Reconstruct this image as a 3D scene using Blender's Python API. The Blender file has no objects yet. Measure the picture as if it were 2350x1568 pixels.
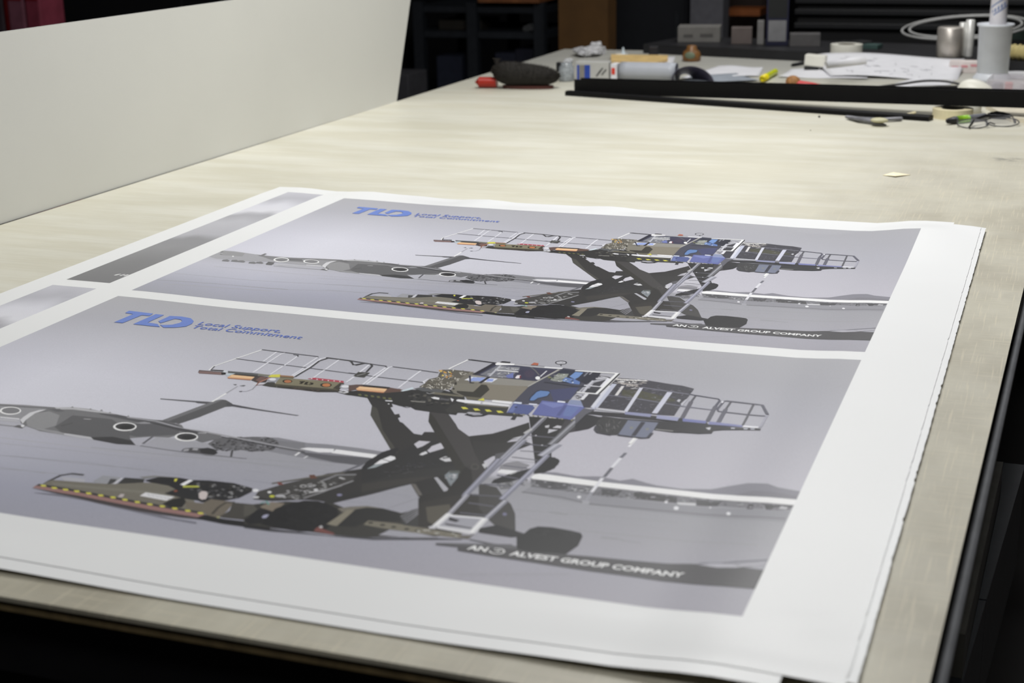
import bpy, bmesh, math, random
from mathutils import Vector, Matrix

# ---------------------------------------------------------------- camera, light, exposure
scene = bpy.context.scene
C = bpy.data.collections.new('workshop'); scene.collection.children.link(C)
CAM = Vector((1.19472181, -1.6760752, 0.52471333))
FPX = 3444.442
def cam_axes():
    yaw, pit, rol = -0.35498379, 0.29326294, -0.0180711
    f = Vector((math.sin(yaw)*math.cos(pit), math.cos(yaw)*math.cos(pit), -math.sin(pit)))
    r = Vector((math.cos(yaw), -math.sin(yaw), 0)); u = r.cross(f)
    c, s = math.cos(rol), math.sin(rol)
    return c*r + s*u, -s*r + c*u, f
AR, AU, AF = cam_axes()
cam = bpy.data.cameras.new('camera'); camo = bpy.data.objects.new('camera', cam); C.objects.link(camo)
camo.matrix_world = Matrix(((AR.x, AU.x, -AF.x, CAM.x), (AR.y, AU.y, -AF.y, CAM.y), (AR.z, AU.z, -AF.z, CAM.z), (0, 0, 0, 1)))
cam.lens = FPX*36/2350; cam.sensor_width = 36; cam.sensor_fit = 'HORIZONTAL'; cam.clip_start = .05; cam.clip_end = 60
cam.dof.use_dof = True; cam.dof.focus_distance = 2.08; cam.dof.aperture_fstop = 7.2
scene.camera = camo
w = bpy.data.worlds.new('room_air'); scene.world = w; w.use_nodes = True
w.node_tree.nodes['Background'].inputs[0].default_value = (.8, .88, 1, 1); w.node_tree.nodes['Background'].inputs[1].default_value = .045
def area(name, loc, size, power, target, col=(1, .995, .985)):
    l = bpy.data.lights.new(name, 'AREA'); l.shape = 'RECTANGLE'; l.size, l.size_y = size; l.energy = power; l.color = col
    o = bpy.data.objects.new(name, l); C.objects.link(o); o.location = loc
    o.rotation_euler = (Vector(target)-Vector(loc)).to_track_quat('-Z', 'Y').to_euler(); return o
area('fluorescent_lamp', (.55, 1.15, 1.95), (1.5, .5), 54, (.5, 1.1, 0))
area('fluorescent_lamp_far', (.75, 3.5, 2.0), (1.5, .35), 20, (.7, 3.0, 0))
area('fluorescent_lamp_front', (.9, -1.5, 2.2), (1.5, .35), 21, (.6, -.3, 0))
scene.view_settings.view_transform = 'Standard'; scene.view_settings.look = 'None'
scene.view_settings.gamma = 1; scene.view_settings.use_curve_mapping = False
scene.view_settings.exposure = 0

# ---------------------------------------------------------------- helpers
rnd = random.Random(7)
TZ = -.0075                                    # the table's surface
def ray(px, py): return AR*((px-1175)/FPX) - AU*((py-784)/FPX) + AF
def at(px, py, z=TZ):                           # where the sight line meets height z
    d = ray(px, py); return CAM + d*((z-CAM.z)/d.z)
def aty(px, py, y):                             # where the sight line meets distance y
    d = ray(px, py); return CAM + d*((y-CAM.y)/d.y)
def lin(c):
    c /= 255
    return c/12.92 if c <= .04045 else ((c+.055)/1.055)**2.4
def rgb(c, k=1): return tuple(min(1, lin(v)*k) for v in c) + (1,)
MATS = {}
def mat(name, col, rough=.5, metal=0, var=.12, scale=30, bump=0, spec=.5, trans=0, alpha=1):
    if name in MATS: return MATS[name]
    m = bpy.data.materials.new(name); m.use_nodes = True; nt = m.node_tree; b = nt.nodes['Principled BSDF']
    tc = nt.nodes.new('ShaderNodeTexCoord'); n = nt.nodes.new('ShaderNodeTexNoise'); n.inputs['Scale'].default_value = scale; n.inputs['Detail'].default_value = 4
    nt.links.new(tc.outputs['Object'], n.inputs['Vector'])
    r = nt.nodes.new('ShaderNodeValToRGB'); a = rgb(col); r.color_ramp.elements[0].position = .3; r.color_ramp.elements[1].position = .7
    r.color_ramp.elements[0].color = tuple(v*(1-var) for v in a[:3])+(1,); r.color_ramp.elements[1].color = tuple(min(1, v*(1+var)) for v in a[:3])+(1,)
    nt.links.new(n.outputs['Fac'], r.inputs[0]); nt.links.new(r.outputs[0], b.inputs['Base Color'])
    b.inputs['Roughness'].default_value = rough; b.inputs['Metallic'].default_value = metal; b.inputs['Specular IOR Level'].default_value = spec
    b.inputs['Transmission Weight'].default_value = trans; b.inputs['Alpha'].default_value = alpha
    if bump:
        bp = nt.nodes.new('ShaderNodeBump'); bp.inputs['Strength'].default_value = bump; bp.inputs['Distance'].default_value = .002
        nt.links.new(n.outputs['Fac'], bp.inputs['Height']); nt.links.new(bp.outputs[0], b.inputs['Normal'])
    MATS[name] = m; return m
def origin(p):
    v = Vector((0, 0, 0))
    while p is not None: v += p.location; p = p.parent
    return v
def thing(name, label, cat, loc=(0, 0, 0), group=None):
    o = bpy.data.objects.new(name, None); C.objects.link(o); o.location = loc; o.empty_display_size = .03
    o['label'] = label; o['category'] = cat
    if group: o['group'] = group
    return o
def tag(o, label, cat, group=None):
    o['label'] = label; o['category'] = cat
    if group: o['group'] = group
    return o
def obj(name, bm, m, parent=None, smooth=False, label=None, base=None):
    """links a bmesh given in world coordinates as one object"""
    org = origin(parent)
    if base is not None: org = Vector(base)
    if org.length: bmesh.ops.translate(bm, verts=bm.verts, vec=-org)
    me = bpy.data.meshes.new(name); bm.normal_update(); bm.to_mesh(me); bm.free(); me.materials.append(m)
    if smooth: me.polygons.foreach_set('use_smooth', [True]*len(me.polygons))
    o = bpy.data.objects.new(name, me); C.objects.link(o); o.parent = parent
    if base is not None: o.location = Vector(base) - origin(parent)
    if label: o['label'] = label
    return o
def struct(name, bm, m):
    o = obj(name, bm, m); o['kind'] = 'structure'; return o
def B(): return bmesh.new()
def box(bm, c, s, rz=0, bev=0, rx=0, ry=0):
    r = bmesh.ops.create_cube(bm, size=1); vs = r['verts']
    bmesh.ops.scale(bm, vec=s, verts=vs)
    if bev:
        es = list({e for v in vs for e in v.link_edges})
        q = bmesh.ops.bevel(bm, geom=es, offset=bev, segments=2, affect='EDGES', profile=.5)
        vs = list({v for f in q['faces'] for v in f.verts} | {v for v in vs if v.is_valid})
    bmesh.ops.rotate(bm, cent=(0, 0, 0), matrix=Matrix.Rotation(rz, 3, 'Z') @ Matrix.Rotation(ry, 3, 'Y') @ Matrix.Rotation(rx, 3, 'X'), verts=vs)
    bmesh.ops.translate(bm, vec=c, verts=vs); return bm
def tube(bm, pts, r, seg=10, caps=True, flat=1.0):
    pts = [Vector(p) for p in pts]; rs = r if isinstance(r, (list, tuple)) else [r]*len(pts); rings = []
    up = Vector((0, 0, 1)); d0 = (pts[-1]-pts[0])
    if d0.length and abs(d0.normalized().z) > .9: up = Vector((0, 1, 0))
    for i, p in enumerate(pts):
        d = (pts[min(i+1, len(pts)-1)]-pts[max(i-1, 0)]).normalized(); a = d.cross(up)
        a = a.normalized() if a.length > 1e-6 else Vector((1, 0, 0)); b = a.cross(d)
        rings.append([bm.verts.new(p + a*rs[i]*math.cos(2*math.pi*k/seg) + b*rs[i]*flat*math.sin(2*math.pi*k/seg)) for k in range(seg)])
    for A, Bq in zip(rings, rings[1:]):
        for k in range(seg): bm.faces.new((A[k], A[(k+1) % seg], Bq[(k+1) % seg], Bq[k]))
    if caps: bm.faces.new(rings[0]); bm.faces.new(list(reversed(rings[-1])))
    return bm
def lathe(bm, c, prof, seg=32, sx=1, sy=1):
    c = Vector(c); rings = []
    for r, z in prof:
        rings.append([bm.verts.new(c + Vector((r*sx*math.cos(2*math.pi*k/seg), r*sy*math.sin(2*math.pi*k/seg), z))) for k in range(seg)])
    for A, Bq in zip(rings, rings[1:]):
        for k in range(seg): bm.faces.new((A[k], A[(k+1) % seg], Bq[(k+1) % seg], Bq[k]))
    bm.faces.new(list(reversed(rings[0]))); bm.faces.new(rings[-1]); return bm
def prism(bm, pts, z0, z1):
    a = [bm.verts.new((x, y, z0)) for x, y in pts]; b = [bm.verts.new((x, y, z1)) for x, y in pts]; n = len(pts)
    for i in range(n): bm.faces.new((a[i], a[(i+1) % n], b[(i+1) % n], b[i]))
    bm.faces.new(list(reversed(a))); bm.faces.new(b); return bm
def surf(bm, fn, nu, nv):
    g = [[bm.verts.new(fn(i/nu, j/nv)) for j in range(nv+1)] for i in range(nu+1)]
    for i in range(nu):
        for j in range(nv): bm.faces.new((g[i][j], g[i+1][j], g[i+1][j+1], g[i][j+1]))
    return bm
def solid(o, t):
    m = o.modifiers.new('thickness', 'SOLIDIFY'); m.thickness = t; m.offset = -1; return o

# ---------------------------------------------------------------- the room
def wall(name, a, b, z0, z1, m, t=.1):
    bm = B(); c = ((a[0]+b[0])/2, (a[1]+b[1])/2, (z0+z1)/2); s = (abs(b[0]-a[0]) or t, abs(b[1]-a[1]) or t, z1-z0)
    box(bm, c, s); return struct(name, bm, m)
FZ = -.86
dark_wall = mat('dark_wall_paint', (34, 34, 38), .8, var=.3, scale=1.5)
bm = B(); box(bm, (-.5, 3, FZ-.05), (11, 14, .1)); struct('floor', bm, mat('dark_concrete_floor', (46, 44, 44), .7, var=.35, scale=3))
wall('wall_back', (-6, 9.05), (5, 9.05), FZ, 2.9, dark_wall)
wall('wall_left', (-6.05, -4), (-6.05, 9.1), FZ, 2.9, dark_wall)
wall('wall_right', (5.05, -4), (5.05, 9.1), FZ, 2.9, dark_wall)
wall('wall_front', (-6, -4.05), (5, -4.05), FZ, 2.9, dark_wall)
bm = B(); box(bm, (-.5, 2.5, 2.95), (11.2, 13.2, .1)); struct('ceiling', bm, mat('dark_ceiling', (40, 40, 42), .9))

# ---------------------------------------------------------------- the work table
def table_material():
    m = bpy.data.materials.new('worn_cream_table_top'); m.use_nodes = True; nt = m.node_tree; b = nt.nodes['Principled BSDF']; L = nt.links.new
    tc = nt.nodes.new('ShaderNodeTexCoord')
    def noise(sc, mp, det=5, rough=.6):
        mpn = nt.nodes.new('ShaderNodeMapping'); mpn.inputs['Scale'].default_value = mp; L(tc.outputs['Object'], mpn.inputs['Vector'])
        n = nt.nodes.new('ShaderNodeTexNoise'); n.inputs['Scale'].default_value = sc; n.inputs['Detail'].default_value = det; n.inputs['Roughness'].default_value = rough
        L(mpn.outputs[0], n.inputs['Vector']); return n.outputs['Fac']
    def ramp(src, p0, c0, p1, c1):
        r = nt.nodes.new('ShaderNodeValToRGB'); r.color_ramp.elements[0].position = p0; r.color_ramp.elements[1].position = p1
        r.color_ramp.elements[0].color = c0; r.color_ramp.elements[1].color = c1; L(src, r.inputs[0]); return r.outputs[0]
    def mix(a, bb, f, mode='MIX'):
        x = nt.nodes.new('ShaderNodeMix'); x.data_type = 'RGBA'; x.blend_type = mode
        if isinstance(f, float): x.inputs[0].default_value = f
        else: L(f, x.inputs[0])
        L(a, x.inputs[6]); L(bb, x.inputs[7]); return x.outputs[2]
    base = ramp(noise(1.6, (1, 2.2, 1)), .35, rgb((208, 206, 192)), .65, rgb((219, 217, 204)))
    blot = ramp(noise(5, (.5, 2.5, 1)),   .42, (.88, .86, .80, 1), .60, (1, 1, 1, 1))
    col = mix(base, blot, .7, 'MULTIPLY')
    g1 = ramp(noise(60, (.12, 2.2, 1), 3, .7), .40, (.95, .945, .93, 1), .58, (1.0, 1.0, 1.0, 1)); col = mix(col, g1, .8, 'MULTIPLY')
    # wear: the handled strips along the right edge and the front edge are browner and full of cuts
    sep = nt.nodes.new('ShaderNodeSeparateXYZ'); L(tc.outputs['Object'], sep.inputs[0])
    def mr(src, a, bb):
        n = nt.nodes.new('ShaderNodeMapRange'); n.interpolation_type = 'SMOOTHSTEP'; n.inputs[1].default_value = a; n.inputs[2].default_value = bb; L(src, n.inputs[0]); return n.outputs[0]
    def math_(op, a, bb):
        n = nt.nodes.new('ShaderNodeMath'); n.operation = op
        for i, v in enumerate((a, bb)):
            if isinstance(v, (int, float)): n.inputs[i].default_value = v
            else: L(v, n.inputs[i])
        return n.outputs[0]
    wx = math_('MULTIPLY', mr(sep.outputs[0], .55, 1.05), mr(sep.outputs[1], 2.3, .8))
    wy = mr(sep.outputs[1], -.2, -.75)
    wear = math_('MAXIMUM', wx, wy)
    brown = ramp(noise(9, (1, .6, 1)), .35, rgb((152, 146, 130)), .68, rgb((184, 180, 164)))
    col = mix(col, brown, math_('MULTIPLY', wear, .78))
    s1 = ramp(noise(26, (14, .35, 1), 2), .57, (0, 0, 0, 1), .66, (1, 1, 1, 1)); s2 = ramp(noise(26, (.35, 14, 1), 2), .58, (0, 0, 0, 1), .68, (1, 1, 1, 1))
    light = nt.nodes.new('ShaderNodeRGB'); light.outputs[0].default_value = rgb((206, 198, 176))
    col = mix(col, light.outputs[0], math_('MULTIPLY', math_('MAXIMUM', s1, s2), math_('MULTIPLY', wear, .5)))
    # grey pencil smudge near the right edge, faint dark line across the middle
    v = nt.nodes.new('ShaderNodeVectorMath'); v.operation = 'DISTANCE'; mp = nt.nodes.new('ShaderNodeMapping'); mp.inputs['Scale'].default_value = (1, 1.6, 0)
    L(tc.outputs['Object'], mp.inputs['Vector']); L(mp.outputs[0], v.inputs[0]); v.inputs[1].default_value = (1.10, 1.435*1.6, 0)
    smf = math_('MULTIPLY', mr(v.outputs['Value'], .055, .01), ramp(noise(45, (1, 1, 1)), .42, (0, 0, 0, 1), .55, (.6, .6, .6, 1)))
    dk = nt.nodes.new('ShaderNodeRGB'); dk.outputs[0].default_value = rgb((110, 110, 106)); col = mix(col, dk.outputs[0], smf)
    grey = ramp(noise(4, (1, 1, 1)), .3, rgb((158, 158, 154)), .7, rgb((172, 172, 168)))
    col = mix(col, grey, math_('MULTIPLY', mr(sep.outputs[1], 2.2, 3.0), .75))      # the top's colour turns greyer towards its far end
    L(col, b.inputs['Base Color']); b.inputs['Roughness'].default_value = .48; b.inputs['Specular IOR Level'].default_value = .35
    bp = nt.nodes.new('ShaderNodeBump'); bp.inputs['Strength'].default_value = .12; bp.inputs['Distance'].default_value = .001; L(noise(120, (1, 1, 1)), bp.inputs['Height']); L(bp.outputs[0], b.inputs['Normal'])
    return m
black = mat('black_painted_steel', (20, 20, 23), .45, var=.25)
TX1, TY0, TY1 = 1.156, -.80, 3.30
table = thing('work_table', 'long cream worn cutting table with plywood edge and metal side rail', 'table', (.35, 1.25, FZ))
bm = B(); prism(bm, [(-.505, TY0), (1.1385, TY0), (1.222, TY1), (-.437, TY1)], TZ-.004, TZ); obj('table_top', bm, table_material(), table, base=(0, 0, TZ))
bm = B(); prism(bm, [(-.503, TY0+.0015), (1.137, TY0+.0015), (1.220, TY1-.002), (-.435, TY1-.002)], TZ-.013, TZ-.004); obj('plywood_core', bm, mat('brown_plywood_edge', (120, 104, 72), .7, var=.3, scale=60), table)
bm = B(); prism(bm, [(-.49, TY0+.012), (1.128, TY0+.012), (1.208, TY1-.02), (-.42, TY1-.02)], TZ-.075, TZ-.0132); obj('apron', bm, black, table)
bm = B(); tube(bm, [(1.1425, TY0+.01, TZ-.024), (1.1985, 1.9, TZ-.024)], .0048, 16); box(bm, (1.170, .55, TZ-.040), (.006, 2.6, .012), -.0206); obj('side_rail', bm, mat('brushed_metal_rail', (150, 152, 156), .42, .5), table, True)
slate = mat('dark_slate_panel', (52, 55, 61), .5, var=.12)
for y0_, y1_ in ((-.79, -.0625), (-.0595, .38)):       # two slate panels standing out low on the right side
    e = lambda y: 1.1585+(y+.06)*.060
    bm = B(); prism(bm, [(1.101, y0_), (e(y0_), y0_), (e(y1_), y1_), (1.101, y1_)], -.40, -.25); obj('side_panel', bm, slate, table)
bm = B(); prism(bm, [(1.120, -.25), (1.1455, -.25), (1.1585, .25), (1.120, .25)], -.2495, -.20); obj('side_flange', bm, mat('dull_grey_edge', (120, 118, 110), .5), table)
for lx in (-.40, 1.06):
    for ly in (-.70, 1.25, 3.18):
        bm = B(); box(bm, (lx, ly, (FZ+TZ-.076)/2), (.08, .08, TZ-.076-FZ-.001)); obj('leg', bm, black, table)
bm = B(); box(bm, (.33, 1.24, -.60), (1.38, 3.8, .02)); obj('lower_shelf', bm, mat('dark_shelf_board', (26, 26, 29), .6), table)
bm = B(); box(bm, (.33, -.68, -.34), (1.36, .02, .50)); p = obj('front_panel', bm, mat('dark_front_panel', (24, 24, 28), .55), table)

# ---------------------------------------------------------------- printed sheets
GH = .698; H = .6657; ST = .025
def interp(x, xs, ys):
    if x <= xs[0]: return ys[0]
    for i in range(len(xs)-1):
        if x <= xs[i+1]:
            t = (x-xs[i])/(xs[i+1]-xs[i]); t = t*t*(3-2*t); return ys[i]+(ys[i+1]-ys[i])*t
    return ys[-1]
def ss(a, b, x):
    t = min(1, max(0, (x-a)/(b-a))); return t*t*(3-2*t)
def hh(x, y):                                   # the wavy lie of the paper
    z = interp(x, [-.06, 0, .2, .4, .8, .92, 1.0, 1.09], [.0005, 0, -.0035, -.005, -.005, -.0042, 0, -.002])
    z += .005*math.exp(-((x-1.01)/.07)**2)*ss(.45, .72, y)
    z += -.0035*math.exp(-((x-.86)/.07)**2)*ss(.62, .72, y) + .0022*ss(.5, .7, y)*math.exp(-((x-.55)/.25)**2)
    e = ss(.70, .75, y); z += e*(.0012*math.sin(x*31) + .0009*math.sin(x*53+1)) - e*.001
    f = ss(-.69, -.75, y); z += f*(.0022*math.sin(x*9-1.2) + .0012)
    z += .0016*math.exp(-((x-1.045)**2+(y+.668)**2)/.0007)
    return max(z, -.0052)
def hlin(x, y, fn):
    i, j = math.floor(x/ST), math.floor(y/ST); fx, fy = x/ST-i, y/ST-j
    a, d = fn(i*ST, j*ST), fn((i+1)*ST, (j+1)*ST)
    if fx >= fy:
        b = fn((i+1)*ST, j*ST); return a+(b-a)*fx+(d-b)*fy
    c = fn(i*ST, (j+1)*ST); return a+(d-c)*fx+(c-a)*fy
_hc = {}
def hcache(x, y):
    k = (round(x/ST), round(y/ST))
    if k not in _hc: _hc[k] = hh(k[0]*ST, k[1]*ST)
    return _hc[k]
def drape(polys, zoff, step, name, m, parent=None, colour=None, sheet_fn=hcache):
    """flat polygons (x, y, colour index) are cut along the paper's lattice and laid on it"""
    bm = bmesh.new(); il = bm.faces.layers.int.new('idx')
    for n, pts in enumerate(polys):
        vs = [bm.verts.new((x, y, 0)) for x, y in pts]
        try: f = bm.faces.new(vs)
        except ValueError: continue
        f[il] = n
    bmesh.ops.triangulate(bm, faces=[f for f in bm.faces if len(f.verts) > 4])
    xs = [v.co.x for v in bm.verts]; ys = [v.co.y for v in bm.verts]
    def cut(co, no): bmesh.ops.bisect_plane(bm, geom=bm.verts[:]+bm.edges[:]+bm.faces[:], dist=1e-7, plane_co=co, plane_no=no)
    for k in range(math.ceil(min(xs)/ST), math.floor(max(xs)/ST)+1): cut((k*ST, 0, 0), (1, 0, 0))
    for k in range(math.ceil(min(ys)/ST), math.floor(max(ys)/ST)+1): cut((0, k*ST, 0), (0, 1, 0))
    lo, hi = min(v.co.x-v.co.y for v in bm.verts), max(v.co.x-v.co.y for v in bm.verts)
    for k in range(math.ceil(lo/ST), math.floor(hi/ST)+1): cut((k*ST, 0, 0), (1, -1, 0))
    for v in bm.verts:
        n = v.link_faces[0][il] if v.link_faces else 0
        v.co.z = hlin(v.co.x, v.co.y, sheet_fn) + zoff + step*n
    for f in bm.faces:
        f.normal_update()
        if f.normal.z < 0: f.normal_flip()
    if colour:
        cl = bm.loops.layers.float_color.new('ink')
        for f in bm.faces:
            n = f[il]
            for l in f.loops: l[cl] = colour(n, l.vert.co.x, l.vert.co.y)
    org = origin(parent); bmesh.ops.translate(bm, verts=bm.verts, vec=-org)
    me = bpy.data.meshes.new(name); bm.to_mesh(me); bm.free(); me.materials.append(m)
    me.polygons.foreach_set('use_smooth', [True]*len(me.polygons)); e = .004; nn = []
    for v in me.vertices:                       # soft normals of the paper's true curve
        x, y = v.co.x+org.x, v.co.y+org.y
        nn.append(Vector((hh(x-e, y)-hh(x+e, y), hh(x, y-e)-hh(x, y+e), 2*e)).normalized())
    me.normals_split_custom_set_from_vertices(nn)
    o = bpy.data.objects.new(name, me); C.objects.link(o); o.parent = parent; return o
def paper_material():
    return mat('white_poster_paper', (236, 237, 237), .32, var=.012, scale=4, spec=.4)
PAPER = paper_material()
def ink_material():
    m = bpy.data.materials.new('printed_ink'); m.use_nodes = True; nt = m.node_tree; b = nt.nodes['Principled BSDF']
    a = nt.nodes.new('ShaderNodeAttribute'); a.attribute_name = 'ink'
    tc = nt.nodes.new('ShaderNodeTexCoord'); n = nt.nodes.new('ShaderNodeTexNoise'); n.inputs['Scale'].default_value = 700; n.inputs['Detail'].default_value = 1
    mr = nt.nodes.new('ShaderNodeMapRange'); mr.inputs[3].default_value = .9; mr.inputs[4].default_value = 1.1
    mx = nt.nodes.new('ShaderNodeVectorMath'); mx.operation = 'SCALE'
    nt.links.new(tc.outputs['Object'], n.inputs['Vector']); nt.links.new(n.outputs['Fac'], mr.inputs[0]); nt.links.new(a.outputs['Color'], mx.inputs[0]); nt.links.new(mr.outputs[0], mx.inputs['Scale'])
    nt.links.new(mx.outputs[0], b.inputs['Base Color']); b.inputs['Roughness'].default_value = .34; b.inputs['Specular IOR Level'].default_value = .4
    return m
INK = ink_material()
KINK = 1.25
def ink(c):
    g = sum(c)/3
    return tuple(min(.9, lin(v*.80+g*.20)*KINK) for v in c)+(1,)
US = [0, .12, .25, .4, .6, .8, 1.0]; VS = [0, .1, .2, .3, .4, .445, .455, .5, .56, .61, .6657]
SKY = [[(158,158,164),(158,158,164),(160,160,166),(157,157,163),(156,156,162),(156,156,162),(154,154,160)],
 [(160,160,170),(165,165,174),(166,166,174),(160,160,168),(156,156,165),(155,155,163),(152,152,160)],
 [(176,176,188),(182,182,193),(178,178,189),(170,170,181),(166,166,176),(162,162,172),(156,156,166)],
 [(186,186,200),(198,198,210),(192,192,204),(182,182,193),(176,175,186),(172,170,181),(164,163,173)],
 [(192,192,206),(202,202,214),(196,196,207),(186,186,197),(180,179,190),(177,175,186),(171,169,180)],
 [(190,190,202),(196,196,207),(190,190,200),(180,180,190),(176,175,186),(176,174,185),(172,170,181)],
 [(168,168,178),(168,168,178),(162,162,170),(152,152,160),(146,146,154),(142,142,149),(140,140,148)],
 [(176,176,190),(178,178,192),(168,168,182),(154,154,166),(148,148,158),(146,146,154),(145,145,152)],
 [(168,169,184),(170,171,187),(162,163,178),(150,151,165),(148,148,160),(150,149,158),(150,149,158)],
 [(152,153,168),(156,157,174),(152,153,170),(148,149,165),(152,152,165),(152,151,163),(150,149,160)],
 [(146,147,158),(150,151,164),(146,147,162),(150,150,163),(154,153,165),(152,150,161),(148,146,157)]]
def grad(grid, us, vs, u, v):
    u = min(max(u, us[0]), us[-1]); v = min(max(v, vs[0]), vs[-1])
    i = max(k for k in range(len(us)-1) if us[k] <= u); j = max(k for k in range(len(vs)-1) if vs[k] <= v)
    fu = (u-us[i])/(us[i+1]-us[i]); fv = (v-vs[j])/(vs[j+1]-vs[j]); o = []
    for c in range(3):
        a = grid[j][i][c]*(1-fu)+grid[j][i+1][c]*fu; b = grid[j+1][i][c]*(1-fu)+grid[j+1][i+1][c]*fu; o.append(a*(1-fv)+b*fv)
    return o
def text_polys(s, length, height, shear, bold=.0):
    cu = bpy.data.curves.new('lettering', 'FONT'); cu.body = s; cu.size = 1; cu.offset = bold; cu.resolution_u = 3
    o = bpy.data.objects.new('lettering', cu); scene.collection.objects.link(o); dg = bpy.context.evaluated_depsgraph_get()
    me = o.evaluated_get(dg).to_mesh(); co = [v.co.copy() for v in me.vertices]; fs = [list(p.vertices) for p in me.polygons]
    bpy.data.objects.remove(o); bpy.data.curves.remove(cu)
    x0 = min(c.x for c in co); x1 = max(c.x for c in co)
    cap = .73
    return [[((co[i].x-x0)/(x1-x0)*length + co[i].y/cap*height*shear, co[i].y/cap*height) for i in f] for f in fs]

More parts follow.
